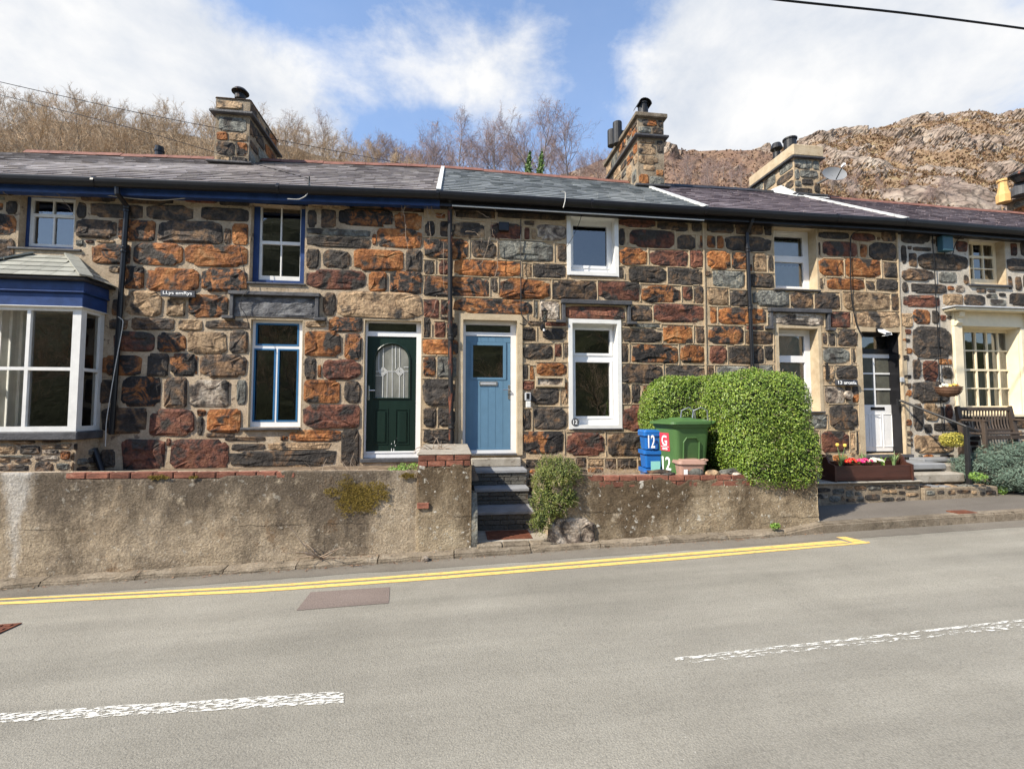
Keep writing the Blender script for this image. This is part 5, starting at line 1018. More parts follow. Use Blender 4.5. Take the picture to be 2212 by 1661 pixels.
# ============================================================ GARDEN WALLS AND STEPS
def wallm(name, seed, base, dark, cracks, lime, spots):
    m = bpy.data.materials.new(name); m.use_nodes = True; nt = m.node_tree; N = nt.nodes; K = nt.links; b = N['Principled BSDF']; b.inputs['Roughness'].default_value = .97; b.inputs['Specular IOR Level'].default_value = .15
    tc = N.new('ShaderNodeTexCoord'); sp = N.new('ShaderNodeSeparateXYZ'); K.new(tc.outputs['Object'], sp.inputs[0])
    def nz(s, d=8, r=.65, st=(1,1,1), off=0.0):
        mp = N.new('ShaderNodeMapping'); mp.inputs['Scale'].default_value = st; mp.inputs['Location'].default_value = (seed+off, seed*2, off); K.new(tc.outputs['Object'], mp.inputs[0])
        n = N.new('ShaderNodeTexNoise'); n.inputs['Scale'].default_value = s; n.inputs['Detail'].default_value = d; n.inputs['Roughness'].default_value = r; K.new(mp.outputs[0], n.inputs['Vector']); return n.outputs['Fac']
    def mth(op, *a):
        n = N.new('ShaderNodeMath'); n.operation = op
        for i, v in enumerate(a):
            if isinstance(v, (int, float)): n.inputs[i].default_value = v
            else: K.new(v, n.inputs[i])
        return n.outputs[0]
    def rng(f, a, b_, c=0.0, d=1.0):
        n = N.new('ShaderNodeMapRange'); K.new(f, n.inputs[0]); n.inputs[1].default_value = a; n.inputs[2].default_value = b_; n.inputs[3].default_value = c; n.inputs[4].default_value = d; return n.outputs[0]
    def mix(f, c1, c2, mode='MIX'):
        n = N.new('ShaderNodeMix'); n.data_type = 'RGBA'; n.blend_type = mode
        for k, v in ((0, f), (6, c1), (7, c2)):
            if isinstance(v, (int, float)): n.inputs[k].default_value = v
            elif isinstance(v, tuple): n.inputs[k].default_value = (*v, 1)
            else: K.new(v, n.inputs[k])
        return n.outputs[2]
    cr = N.new('ShaderNodeValToRGB'); K.new(nz(1.5, 10), cr.inputs[0]); el = cr.color_ramp.elements; el.new(.5)
    for e, (p, c) in zip(el, base): e.position = p; e.color = (*c, 1)
    col = cr.outputs[0]
    alg = mth('ADD', nz(1.1, 9, .7, (1,1,.42), 3), rng(sp.outputs[2], .35, 1.25, -.06, .13)); col = mix(rng(alg, .45, .60, 0, .9), col, dark)   # weathering streaks
    col = mix(rng(nz(5, 6, .6, (1,1,1), 7), .60, .68, 0, .8), col, (.42,.35,.255))
    col = mix(rng(nz(7, 5, .6, (1,1,1), 11), .615, .66, 0, spots), col, (.52,.49,.42))
    col = mix(rng(nz(16, 4, .6, (1,1,1), 13), .64, .67, 0, spots), col, (.55,.53,.47))
    col = mix(rng(nz(2.2, 8, .7, (1,1,1), 17), .60, .70, 0, .7), col, (.15,.08,.035))
    for zc_, sl in cracks:
        dz = mth('ABSOLUTE', mth('SUBTRACT', mth('ADD', sp.outputs[2], mth('MULTIPLY', sp.outputs[0], sl)), mth('ADD', zc_, mth('MULTIPLY', nz(3.0, 6, .7, (1,1,.01), zc_), .09)))); col = mix(mth('MULTIPLY', rng(dz, .003, .007, .8, 0), rng(nz(1.3, 3, .5, (1,1,.1), 23), .46, .54)), col, (.03,.024,.018))
    for xc, w in lime:                                  # whitewash that has run down the face
        dx = mth('ABSOLUTE', mth('SUBTRACT', sp.outputs[0], xc)); ww = mth('SUBTRACT', mth('ADD', mth('MULTIPLY', nz(5, 9, .75, (1,1,.4), 5), .75), rng(sp.outputs[2], .3, 1.2, -.30, -.02)), mth('DIVIDE', dx, w)); col = mix(rng(ww, -.02, .14, 0, .62), col, (.58,.55,.50))
    g = rng(nz(34, 6, .85), .30, .70, .45, 1.5); cb = N.new('ShaderNodeCombineColor')
    for i in range(3): K.new(g, cb.inputs[i])
    col = mix(1.0, col, cb.outputs[0], 'MULTIPLY'); K.new(col, b.inputs['Base Color'])
    bp = N.new('ShaderNodeBump'); bp.inputs['Strength'].default_value = 1; bp.inputs['Distance'].default_value = .03; K.new(nz(42, 5, .7), bp.inputs['Height']); K.new(bp.outputs[0], b.inputs['Normal']); MT[name] = m
wallm('roughcast', 2.0, ((.30,(.25,.195,.135)), (.5,(.355,.285,.20)), (.70,(.45,.37,.27))), (.105,.083,.062), ((.62,.012),), ((6.15,.55),), .35)
wallm('roughcast_lichen', 9.0, ((.30,(.22,.17,.112)), (.5,(.33,.262,.175)), (.70,(.44,.365,.255))), (.10,.072,.045), ((.58,.05),), (), .9)
bkm = bpy.data.meshes.new('brick'); bm = bmesh.new(); bmesh.ops.create_cube(bm, size=1); bmesh.ops.bevel(bm, geom=bm.edges[:], offset=.05, segments=1, affect='EDGES'); bm.to_mesh(bkm); bm.free(); bkm.materials.append(MT['brick_red'])
bkg = bkm.copy(); bkg.materials.clear(); bkg.materials.append(MT['brick_grey'])
def brick(parent, c, l, d, h, me=bkm):
    o = bpy.data.objects.new('brick', me); o.scale = (l, d, h); return place(o, parent, c)
def render_coat(parent, x0, x1, zb, zt_, y, m, amp=.016, th=.05, name='render', dx=.03, nz_=40, seed=0, side=None):
    mb = MB(); nx_ = max(2, int((x1-x0)/dx)); g = [[None]*(nz_+1) for _ in range(nx_+1)]
    for i in range(nx_+1):
        x = x0+(x1-x0)*i/nx_; a, b = zb(x), zt_(x)
        for k in range(nz_+1):
            z = a+(b-a)*k/nz_
            d_ = amp*(noise.noise((x*2.1, z*2.3, seed))+.6*noise.noise((x*7, z*8, seed+3))+.45*noise.noise((x*22, z*22, seed+5)))
            g[i][k] = len(mb.v); mb.v.append((x, y-d_, z))
    for i in range(nx_):
        for k in range(nz_): mb.f.append((g[i][k], g[i+1][k], g[i+1][k+1], g[i][k+1]))
        a, b = mb.v[g[i][nz_]], mb.v[g[i+1][nz_]]; mb.quad(a, b, (b[0], y+th, b[2]), (a[0], y+th, a[2]))
    for i, fl in ((0, 1), (nx_, 0)):
        for k in range(nz_):
            a, b = mb.v[g[i][k]], mb.v[g[i][k+1]]; mb.quad(a, b, (b[0], y+th, b[2]), (a[0], y+th, a[2]))
    return mb.build(name, m, parent, origin=(x0, y, 0), weld=True, smooth=True)
wtL = ln((aty(0,1022,YW).x, aty(0,1022,YW).z), (aty(880,1018,YW).x, aty(880,1018,YW).z))
PX0, PX1, PZ = aty(900,1080,YW).x, aty(1018,1080,YW).x, aty(960,979,YW).z
gw = empty('garden_wall', (-4, YW+.1, 0), 'long stained rendered garden wall with red bricks along its top and square end pillar', 'garden wall')
MB().hexa([(-11,YW+.03,-.2), (PX0,YW+.03,-.1), (PX0,YW+.24,-.1), (-11,YW+.24,-.2), (-11,YW+.03,wtL(-11)-.012), (PX0,YW+.03,wtL(PX0)-.012), (PX0,YW+.24,wtL(PX0)-.012), (-11,YW+.24,wtL(-11)-.012)])
mb = MB(); mb.hexa([(-11,YW+.03,-.2), (PX0,YW+.03,-.1), (PX0,YW+.24,-.1), (-11,YW+.24,-.2), (-11,YW+.03,wtL(-11)-.012), (PX0,YW+.03,wtL(PX0)-.012), (PX0,YW+.24,wtL(PX0)-.012), (-11,YW+.24,wtL(-11)-.012)]); core = mb.build('wall_core', 'mortar_grey', gw)
xb0, xb1, xb2 = aty(162,1030,YW).x, aty(490,1030,YW).x, aty(602,1030,YW).x
def topL(x):
    w = .012*noise.noise((x*9, 0, 2))
    if x < xb0-.05: return wtL(x)+w*.5
    if x < xb0: return wtL(x)-.075*(x-xb0+.05)/.05
    if x < xb1-.08: return wtL(x)-.075+w
    if x < xb1: return wtL(x)-.075+.035*(x-xb1+.08)/.08+w
    if x < xb2: return wtL(x)-.04+w
    return wtL(x)+.006+w*.6
render_coat(gw, -11, PX0+.01, lambda x: rz(x)+.03, topL, YW, 'roughcast', .017, .06, seed=4)
x = xb0-.1
while x < xb2: 
    l = random.uniform(.20, .235); brick(gw, (x+l/2, YW+.06+random.uniform(-.006,.004), wtL(x)-.036), l, .11, .068+random.uniform(-.004, .003)); x += l+.012
# pillar and the low wall running back beside the steps
mb = MB(); mb.box(PX0+.03, PX1-.03, YW+.03, -.3, .0, PZ-.03); mb.build('pillar', 'mortar_grey', gw)
def topP(x): return PZ-.155-.05*noise.noise((x*8, 4, 1))-.03*noise.noise((x*21, 4, 1))
render_coat(gw, PX0, PX1, lambda x: rz(x)+.02, topP, YW-.012, 'roughcast_lichen', .018, .06, seed=9)
mb = MB(); nn = 26
for i in range(nn):
    for k in range(20):
        def sp_(i, k): y = YW-.0+(1.5*i/nn); z = .1+(PZ-.2)*k/20; return (PX1-.005+.014*noise.noise((y*6, z*6, 7)), y, z)
        mb.quad(sp_(i, k), sp_(i+1, k), sp_(i+1, k+1), sp_(i, k+1))
mb.build('side_render', 'roughcast_lichen', gw, weld=True)
for row, z in enumerate((PZ-.055, PZ-.128)):
    x = PX0+.015
    while x < PX1-.05:
        l = min(.215 if not (row and x < PX0+.03) else .11, PX1-.01-x); brick(gw, (x+l/2, YW+.045+random.uniform(-.006, .006), z), l, .1, .064); x += l+.012
for k in range(6): brick(gw, (PX1-.055, YW+.14+.235*k, PZ-.055), .1, .22, .064); brick(gw, (PX1-.055, YW+.2+.235*k, PZ-.128), .1, .22, .064)
MB().box(PX0-.005, PX1+.005, YW-.008, -.3, PZ-.022, PZ, ch=.01).build('coping', 'concrete', gw)
q = wrect(901, 1086, 927, 1098, YW-.02); brick(gw, (mid(q)[0], YW+.0, mid(q)[1]), q[1]-q[0], .08, q[3]-q[2])
# moss hanging on the wall
def moss(cx0, cy0, cx1, cy1, Y, n, seed, m='moss'):
    r = wrect(cx0, cy0, cx1, cy1, Y); rnd = random.Random(seed); mb = MB(); c = mid(r); a, b = (r[1]-r[0])/2, (r[3]-r[2])/2
    k = 0
    while k < n:
        u, v = rnd.uniform(-1, 1), rnd.uniform(-1, 1)
        e_ = (u*u)**1.2+abs(v)**2.0+.9*noise.noise((u*2.2+seed, v*2.2, 1))+.5*noise.noise((u*6+seed, v*6, 4))
        if e_ > .75 or rnd.random() < max(0, e_-.05)*1.3: k += .15; continue
        p = Vector((c[0]+u*a, Y-.016-rnd.uniform(0, .006), c[1]+v*b)); s_ = rnd.uniform(.006, .013); d1 = Vector((rnd.uniform(-1,1), rnd.uniform(-.3,.1), rnd.uniform(-1,1))).normalized()*s_; d2 = Vector((rnd.uniform(-1,1), rnd.uniform(-.4,.1), rnd.uniform(-1,1))).normalized()*s_
        mb.tri(p-d1, p+d1, p+d2); k += 1
    return mb
for a in ((700,1020,850,1120,YW-.012,6500,1), (318,1024,370,1036,YW-.004,900,2), (408,1026,432,1034,YW-.004,300,3), (862,1020,900,1034,YW-.01,700,6)):
    tag(moss(*a).build('moss', 'moss', gw, origin=(0, YW, 0)), kind='stuff')

gr = empty('garden_wall', (3.2, YW+.1, 0), 'lichen spotted rendered garden wall with crumbling brick top under the hedge', 'garden wall')
RX0, RX1 = aty(1190,1150,YW).x, aty(1768,1100,YW).x
wtR = ln((aty(1300,1027,YW).x, aty(1300,1027,YW).z), (aty(1760,1024,YW).x, aty(1760,1024,YW).z))
mb = MB(); mb.hexa([(RX0+.03,YW+.03,0), (RX1-.03,YW+.03,0), (RX1-.03,YW+.26,0), (RX0+.03,YW+.26,0), (RX0+.03,YW+.03,wtR(RX0)-.02), (RX1-.03,YW+.03,wtR(RX1)-.02), (RX1-.03,YW+.26,wtR(RX1)-.02), (RX0+.03,YW+.26,wtR(RX0)-.02)]); mb.build('wall_core', 'mortar_grey', gr)
xa, xb = aty(1285,1030,YW).x, aty(1625,1030,YW).x
def topR(x):
    if x < RX0+.35: return wtR(x)-.75*max(0, (RX0+.35-x)/.35)**1.6-.0
    if xa < x < xb: return wtR(x)-.062-.045*noise.noise((x*3.1, 3, 5))-.03*noise.noise((x*11, 3, 5))-.10*max(0, 1-abs(x-aty(1467,1040,YW).x)/.14)
    return wtR(x)+.004+.012*noise.noise((x*8, 1, 1))
render_coat(gr, RX0, RX1, lambda x: rz(x)+.03, topR, YW, 'roughcast_lichen', .02, .06, seed=21)
mb = MB()
for i in range(20):
    for k in range(16):
        def se_(i, k): y = YW+1.0*i/20; z = .3+(wtR(RX1)-.32)*k/16; return (RX1-.004+.012*noise.noise((y*6, z*6, 3)), y, z)
        mb.quad(se_(i, k), se_(i+1, k), se_(i+1, k+1), se_(i, k+1))
mb.build('end_render', 'roughcast_lichen', gr, weld=True)
MB().box(RX1-.25, RX1-.02, YW+.26, -.9, .3, wtR(RX1)-.02).build('return_wall', 'mortar_tan', gr)
MB().box(RX0+.02, RX0+.22, YW+.28, -.25, .0, .86).build('return_wall', 'mortar_grey', gr)
x = xa-.1
for row in range(2):
    x = xa-.1+(.11 if row else 0)
    while x < xb:
        l = .215; brick(gr, (x+l/2, YW+.058, wtR(x)-.042-.078*row), l, .11, .066); x += l+.012
q = wrect(1185, 1120, 1288, 1182, YW-.05); 
stone(gr, ((q[0]+q[1])/2, YW+.0, (q[2]+q[3])/2), UX, NY, q[1]-q[0], q[3]-q[2], 'stone_light', .05)
# steps up to the blue door
SX0, SX1 = PX1+.09, aty(1137,1020,-.5).x
z1 = aty(1070,1008,-.06).z; Y1 = atz(1070,1015,z1).y; z2 = aty(1070,1048,Y1).z; Y2 = atz(1070,1055,z2).y; z3 = aty(1070,1090,Y2).z; Y3 = atz(1070,1104,z3).y; z4 = aty(1070,1135,Y3).z; Y4 = max(atz(1070,1170,z4).y, YW-.05)
Y4 = YW-.03; z4 = min(z4, .24)
gs = empty('garden_steps', ((SX0+SX1)/2, Y3, .1), 'worn slate and brick steps climbing to the light blue door', 'steps')
thz = aty(1070,985,-.05).z
MB().box(SX0-.02, SX1-.02, -.10, .02, z1, thz-.03, ch=.015).build('door_step', 'concrete', gs)
for i, (za, ya, yb, zb) in enumerate(((z1, Y1, -.02, z2), (z2, Y2, Y1, z3), (z3, Y3, Y2, z4))):
    xr = SX1+(.02 if i == 0 else .0); x0 = SX0-(.08 if i == 0 else 0)
    MB().box(x0, xr, ya-.02, yb+.06, za-.05, za, ch=.008).build('tread', 'step_slate', gs)
    MB().box(x0+.01, xr-.01, ya+.04, yb+.3, zb-.1, za-.052).build('riser_core', 'concrete', gs)
    nrow = max(1, round((za-.05-zb)/.075)); hh = (za-.052-zb)/nrow
    for row in range(nrow):
        x = x0+.01-(.11 if row % 2 else 0)
        while x < xr-.02:
            a, b = max(x, x0+.01), min(x+.215, xr-.01); x += .225
            if b-a > .03: brick(gs, ((a+b)/2, ya+.055+random.uniform(-.004, .004), zb+hh*(row+.5)), b-a, .1, hh-.009, bkg)
MB().box(SX0-.02, SX1+.12, Y4+.13, Y3+.1, -.05, z4, ch=.006).build('landing', 'concrete', gs)
x = SX0-.02
for l in (.33, .35, .36):
    MB().box(x+.004, x+l-.004, Y4-.02, Y4+.128, -.05, z4+.004, ch=.014).build('edging_block', 'kerb_concrete', gs); x += l
MB().prism([(YW-.0,.08), (YW-.0,z4+.35), (YW+.12,z4+.62), (Y2,z2-.02), (Y2+.1,z3-.1), (Y2,.05)], 'x', PX1+.005, SX0-.01).build('edging_slab', 'stone_grey', gs)
q = [atz(*p, z4) for p in ((1052,1162),(1141,1160),(1123,1139),(1046,1141))]
cx0, cx1 = SX0+.13, SX0+.13+.60; cy0, cy1 = Y4+.20, min(Y4+.20+.47, Y3-.05)
dc = empty('drain_cover', ((cx0+cx1)/2, (cy0+cy1)/2, z4), 'rusty ribbed drain cover set in the step landing', 'drain cover')
MB().sheet((0,1,0,1), [], 0, 0)
mb = MB(); mb.box(cx0, cx1, cy0, cy1, z4+.001, z4+.010, ch=.004); mb.build('plate', 'rust_iron', dc)
for k in range(11):
    if k == 5: continue
    y = cy0+.03+(cy1-cy0-.06)*k/10; mb = MB()
    mb.box(cx0+.03, cx1-.03, y-.008, y+.008, z4+.0095, z4+.017, ch=.003); mb.build('rib', 'rust_iron', dc)
MB().box((cx0+cx1)/2-.08, (cx0+cx1)/2+.08, (cy0+cy1)/2-.02, (cy0+cy1)/2+.02, z4+.0095, z4+.016, ch=.003).build('badge', 'rust_iron', dc)
# iron cover in the road
q = [onroad(*p) for p in ((47,1350),(-60,1350),(-60,1392))]
mx1, my1 = onroad(47,1350).x, onroad(47,1350).y; zc_ = zroad(mx1, my1)
dr = empty('manhole_cover', (mx1-.35, my1-.3, zc_), 'rusty studded manhole cover in the road', 'manhole cover')
def mz(x, y): return zroad(x, y)
mb = MB()
for i in range(2): pass
mb.v += [(x, y, mz(x, y)+z) for z in (.004, .012) for x, y in ((mx1-.75, my1-.48), (mx1-.03, my1-.48), (mx1, my1), (mx1-.72, my1))]; mb.f += [(3,2,1,0), (4,5,6,7), (0,1,5,4), (1,2,6,5), (2,3,7,6), (3,0,4,7)]; mb.build('plate', 'rust_iron', dr)
for i in range(9):
    for k in range(6):
        x, y = mx1-.70+.08*i, my1-.05-.075*k
        mb = MB(); mb.box(x-.025, x+.025, y-.018, y+.018, mz(x, y)+.0115, mz(x, y)+.02, ch=.006); mb.build('stud', 'rust_iron', dr)
c0 = onroad(2078, 1106, .124); zc_ = rz(c0.x)+.126
o = empty('access_cover', (c0.x, c0.y, zc_), 'small rusty access cover let into the pavement', 'access cover'); mb = MB(); mb.box(c0.x-.16, c0.x+.16, c0.y-.09, c0.y+.09, zc_-.01, zc_+.008, ch=.003); mb.build('plate', 'rust_iron', o)
mb = MB(); mb.box(c0.x-.12, c0.x+.12, c0.y-.055, c0.y+.055, zc_+.0075, zc_+.012, ch=.002); mb.build('lid', 'rust_iron', o)
# ---- number 13: raised bed, trough, steps, handrail
LX0, LX1, LY, LZ = RX1+.02, aty(1990,1060,-1.02).x, -1.02, aty(1880,1042,-1.02).z
lw = empty('low_stone_wall', ((LX0+LX1)/2, LY, .4), 'low rubble stone wall carrying the flower trough beside the pavement', 'stone wall')
mb = MB(); mb.box(LX0, LX1, LY+.02, -.02, .3, LZ-.01); lc = mb.build('wall_core', 'mortar_stack', lw)
fill((LX0+.01, LX1-.01, .44, LZ-.03), [], lw, (0, LY+.02, 0), UX, NY, 'kgntlgt', 900, (.06,.04), (.34,.13), .02, .015, 60, 44)
fill((LY+.05, -.1, .44, LZ-.03), [], lw, (LX1, 0, 0), Vector((0,1,0)), UX, 'kgntlt', 300, (.06,.04), (.3,.12), .02, .015, 30, 45)
MB().box(LX0-.0, LX1+.02, LY-.03, -.1, LZ-.012, LZ+.02, ch=.014).build('capping', 'concrete', lw)
ds = empty('garden_steps', (8.3, -.8, .5), 'pale stone steps with crazy paving below the white door', 'steps')
thr = h3['holes'][2][2]-.06
def slabpx(name, z, xa, xb, ya, yb, th, m, ch=.015): return MB().box(xa, xb, ya, yb, z-th, z, ch=ch).build(name, m, ds)
sx0 = LX1+.025
zS3 = .99; slabpx('tread', zS3, aty(1950,1000,-.6).x, aty(2042,1000,-.6).x, -.62, -.05, .11, 'step_slate', .02); slabpx('tread', zS3+.05, aty(1990,990,-.3).x, aty(2070,990,-.3).x, -.35, -.06, .06, 'step_slate', .012)
slabpx('tread', .845, sx0-.1, aty(2082,1020,-.8).x, -.82, -.1, .16, 'concrete', .02); MB().box(aty(2040,1000,-.6).x, aty(2090,1000,-.5).x, -.6, -.05, .8, .96, ch=.02).build('side_block', 'concrete', ds)
zl = aty(2070,1050,-1.05).z; lx1 = aty(2148,1050,-1.0).x; MB().box(sx0, lx1, -1.05, -.1, .35, zl-.02, ch=.01).build('landing', 'mortar_stack', ds)
fill((sx0+.02, lx1-.02, .5, zl-.04), [], ds, (0,-1.05,0), UX, NY, 'gtnkl', 300, (.06,.04), (.3,.12), .02, .012, 30, 61)
rnd = random.Random(8)
for i in range(7):
    for k in range(2):
        cx, cy = sx0+.12+(lx1-sx0-.2)*(i+.5*k*.9)/6.6, -.93+.2*k+rnd.uniform(-.02, .02); n = rnd.choice((5, 6, 6)); a0 = rnd.uniform(0, 6)
        if cx > lx1-.08: continue
        pts = [(cx+.105*(1+rnd.uniform(-.15, .1))*math.cos(a0+6.283*j/n), cy+.085*(1+rnd.uniform(-.15, .1))*math.sin(a0+6.283*j/n)) for j in range(n)]
        MB().prism(pts, 'z', zl-.021, zl+rnd.uniform(-.006, .004)).build('paving_stone', rnd.choice(('stone_brown', 'step_slate', 'stone_grey', 'stone_tan')), ds)
hp = aty(2093, 1038, -.9); hl = empty('handrail', (hp.x, -.9, zl), 'black metal handrail sloping down from the white door to its post', 'handrail')
tp = aty(2090, 921, -.9); hz = tp.z
MB().box(hp.x-.03, hp.x+.03, -.93, -.87, zl-.02, hz, ch=.006).build('post', 'black_iron', hl)
w0 = aty(1942, 866, -.03); w1_ = aty(1972, 876, -.18)
MB().tube([(w0.x, -.0, w0.z), (w0.x+.03, -.05, w0.z), (w1_.x, -.18, w1_.z), (hp.x, -.9, hz+.0), (hp.x+.12, -.99, hz-.08)], .021, 8).build('rail', 'black_iron', hl)
MB().box(w0.x-.04, w0.x+.04, -.03, -.0, w0.z-.1, w0.z+.03, ch=.006).build('wall_plate', 'black_iron', hl)
# flower trough
TX0, TX1 = aty(1803,1020,-1.0).x, aty(1966,1020,-1.0).x; TZ = LZ+.02
tr_ = empty('flower_trough', ((TX0+TX1)/2, -.85, TZ), 'dark brown wooden trough planter with shaped ends on the low stone wall', 'planter')
endp = [(-1.04,TZ), (-1.04,TZ+.26), (-1.0,TZ+.27), (-.92,TZ+.29), (-.88,TZ+.37), (-.82,TZ+.42), (-.74,TZ+.42), (-.72,TZ+.40), (-.72,TZ)]
for a in (TX0-.03, TX1): MB().prism(endp, 'x', a, a+.028).build('end_panel', 'wood_dark', tr_)
MB().box(TX0, TX1-.002, -1.02, -.995, TZ+.045, TZ+.25, ch=.004).build('front_board', 'wood_dark', tr_); MB().box(TX0, TX1-.002, -1.025, -1.0, TZ+.02, TZ+.043).build('rail', 'wood_dark', tr_)
MB().box(TX0, TX1-.002, -.76, -.74, TZ+.03, TZ+.30, ch=.004).build('back_board', 'wood_dark', tr_); MB().box(TX0, TX1-.002, -.994, -.762, TZ+.03, TZ+.20).build('soil', 'soil', tr_)

# ============================================================ THINGS ON THE FACADES
def sign(c, x0, y0, x1, y1, body, label):
    r = crect(c, x0, y0, x1, y1, -.06); o = empty('house_sign', (mid(r)[0], -.06, r[2]), label, 'house sign')
    MB().box(r[0], r[1], -.085, -.045, r[2], r[3], ch=.004).build('plate', 'sign_slate', o); text('lettering', body, 'letter_white', o, (mid(r)[0], -.087, mid(r)[1]), (r[1]-r[0])*.84, (r[3]-r[2])*.62)
    for u in (r[0]+.018, r[1]-.018): MB().tube([(u, -.085, mid(r)[1]), (u, -.089, mid(r)[1])], .006, 8).build('screw', 'steel', o)
sign('A1', 1393, 1216, 1692, 1272, 'LLys emRys', 'small slate sign lettered LLys emrys on the wall')
sign('B5', 582, 690, 768, 738, '13 arosfa', 'small black slate sign lettered 13 arosfa beside the white door')
c = crect('B5', 664, 785, 725, 860, -.05); o = MB().tube([(mid(c)[0], -.03, mid(c)[1]), (mid(c)[0], -.075, mid(c)[1])], [.085, .078], 20).build('wall_plaque', 'stone_light'); tag(o, 'round pale carved plaque below the 13 sign', 'plaque')
# lantern
c = crect('A3', 1002, 1390, 1064, 1478, -.13); L0 = Vector((mid(c)[0], -.15, c[2]))
o = empty('wall_lantern', (L0.x, -.04, L0.z-.14), 'black lantern wall light between the blue door and window', 'wall light')
MB().lathe([(.035,0), (.05,.16), (.05,.165)], L0, 6).build('lantern_glass', 'glass', o); hh = c[3]-c[2]
mb = MB()
for k in range(6):
    a = 2*math.pi*k/6; mb.tube([(L0.x+.037*math.cos(a), L0.y+.037*math.sin(a), L0.z), (L0.x+.052*math.cos(a), L0.y+.052*math.sin(a), L0.z+.165)], .004, 5)
mb.build('cage', 'black_iron', o); MB().lathe([(.04,-.02), (.04,0), (.01,0)], L0, 6).build('lantern_base', 'black_iron', o); MB().lathe([(.065,.165), (.06,.175), (.02,.20), (.01,.225)], L0, 6).build('lantern_roof', 'black_iron', o); MB().lathe([(.012,0), (.012,.10), (.004,.11)], L0, 8).build('bulb', 'letter_white', o)
MB().lathe([(.02,-.06), (.045,-.03), (.05,.02), (.03,.05), (.01,.06)], (L0.x-.02, -.07, L0.z-.10), 12).build('backplate', 'black_plastic', o); MB().tube([(L0.x-.02, -.06, L0.z-.1), (L0.x-.01, -.12, L0.z-.12), (L0.x, -.15, L0.z-.02)], .01, 8).build('arm', 'black_iron', o)
MB().tube([(L0.x-.005, -.10, L0.z-.17), (L0.x-.005, -.10, L0.z-.13)], [.018, .02], 10).build('sensor', 'white_plastic', o)
# key safe
c = crect('B3', 862, 800, 915, 872, -.05); o = empty('key_safe', (mid(c)[0], -.05, c[2]), 'grey key safe with its cover hanging open beside the blue door', 'key safe')
MB().box(c[0], c[1], -.09, -.03, c[2], c[3], ch=.012).build('body', 'grey_plastic', o); MB().box(c[0]+.025, c[1]-.03, -.094, -.089, c[2]+.03, c[3]-.015, ch=.003).build('keypad', 'black_plastic', o)
q = crect('B3', 870, 874, 915, 930, -.08); MB().box(q[0], q[1], -.10, -.085, q[2], q[3], ch=.01).build('cover', 'white_old', o)
# junction boxes, cameras
c = crect('A3', 636, 632, 725, 706, -.05); o = MB().box(c[0], c[1], -.10, -.02, c[2], c[3], ch=.008).build('junction_box', 'black_plastic'); tag(o, 'small black junction box high on the wall above the blue door', 'junction box')
c = crect('A5', 1472, 752, 1562, 884, -.05); o = MB().box(c[0], c[1], -.14, -.02, c[2], c[3], ch=.012).build('meter_box', 'teal_box'); tag(o, 'dark teal meter box under the eaves on white-mortared wall', 'meter box')
c = crect('B5', 955, 250, 1030, 318, -.1); o = empty('security_light', (mid(c)[0], -.02, c[2]), 'white security light over the door of number 13', 'security light')
MB().box(c[0]+.03, c[1]-.02, -.05, -.008, c[3]-.05, c[3]+.03, ch=.006).build('base', 'black_plastic', o)
mb = MB(); mb.hexa([(c[0]+.03,-.2,c[2]+.03), (c[1],-.2,c[2]+.02), (c[1]-.01,-.06,c[3]-.05), (c[0]+.04,-.06,c[3]-.05), (c[0]+.025,-.19,c[2]+.075), (c[1]-.005,-.19,c[2]+.065), (c[1]-.015,-.05,c[3]), (c[0]+.035,-.05,c[3])]); mb.build('head', 'white_plastic', o)
mb = MB(); mb.box(c[0]+.05, c[1]-.03, -.204, -.196, c[2]+.035, c[2]+.062); mb.build('lens', 'black_plastic', o); MB().bar((c[0]-.0, -.2, c[2]-.0), (c[1]-.05, -.16, c[2]+.02), .05, .008).build('shade', 'white_plastic', o)
# hanging basket
bc = aty(2058, 838, -.45); bc = Vector((bc.x, -.38, aty(2058, 837, -.38).z)); bw = .19
o = empty('hanging_basket', (bc.x, bc.y, bc.z-.18), 'wicker hanging basket of orange and white pansies beside cream window', 'hanging basket')
mb = MB()
for k in range(9):
    t = k/8; a = t*1.45; rr_ = bw*math.cos(a)**.75 if k < 8 else .03; mb.tube([(bc.x+rr_*math.cos(2*math.pi*j/18), bc.y+rr_*math.sin(2*math.pi*j/18), bc.z-.165*math.sin(a)) for j in range(19)], .011, 5)
mb.lathe([(.03,-.165), (bw*.8,-.08), (bw*.95,-.01), (bw*.9,-.01)], bc, 18); mb.build('basket', 'wicker', o)
top = Vector((bc.x-.15, bc.y+.1, bc.z+.30)); bt = aty(2030, 800, -.05)
hook = Vector((bc.x, bc.y, aty(2045, 790, -.38).z+.12))
mb = MB()
for k in range(3): a = 2*math.pi*k/3+.4; mb.tube([(bc.x+bw*math.cos(a), bc.y+bw*math.sin(a), bc.z), tuple(hook)], .004, 4)
mb.build('chains', 'iron_rusty', o)
ob = empty('basket_bracket', (hook.x-.1, 0, hook.z-.2), 'black iron wall bracket holding the hanging basket', 'bracket')
MB().box(hook.x-.20, hook.x-.175, -.02, .0, hook.z-.25, hook.z+.06, ch=.004).build('wall_plate', 'black_iron', ob); MB().tube([(hook.x-.19, -.02, hook.z+.03), (hook.x, bc.y, hook.z+.03), (hook.x+.01, bc.y, hook.z+.0)], .01, 6).build('arm', 'black_iron', ob); MB().tube([(hook.x-.19, -.02, hook.z-.22), (hook.x-.06, bc.y*.7, hook.z+.03)], .008, 6).build('strut', 'black_iron', ob)
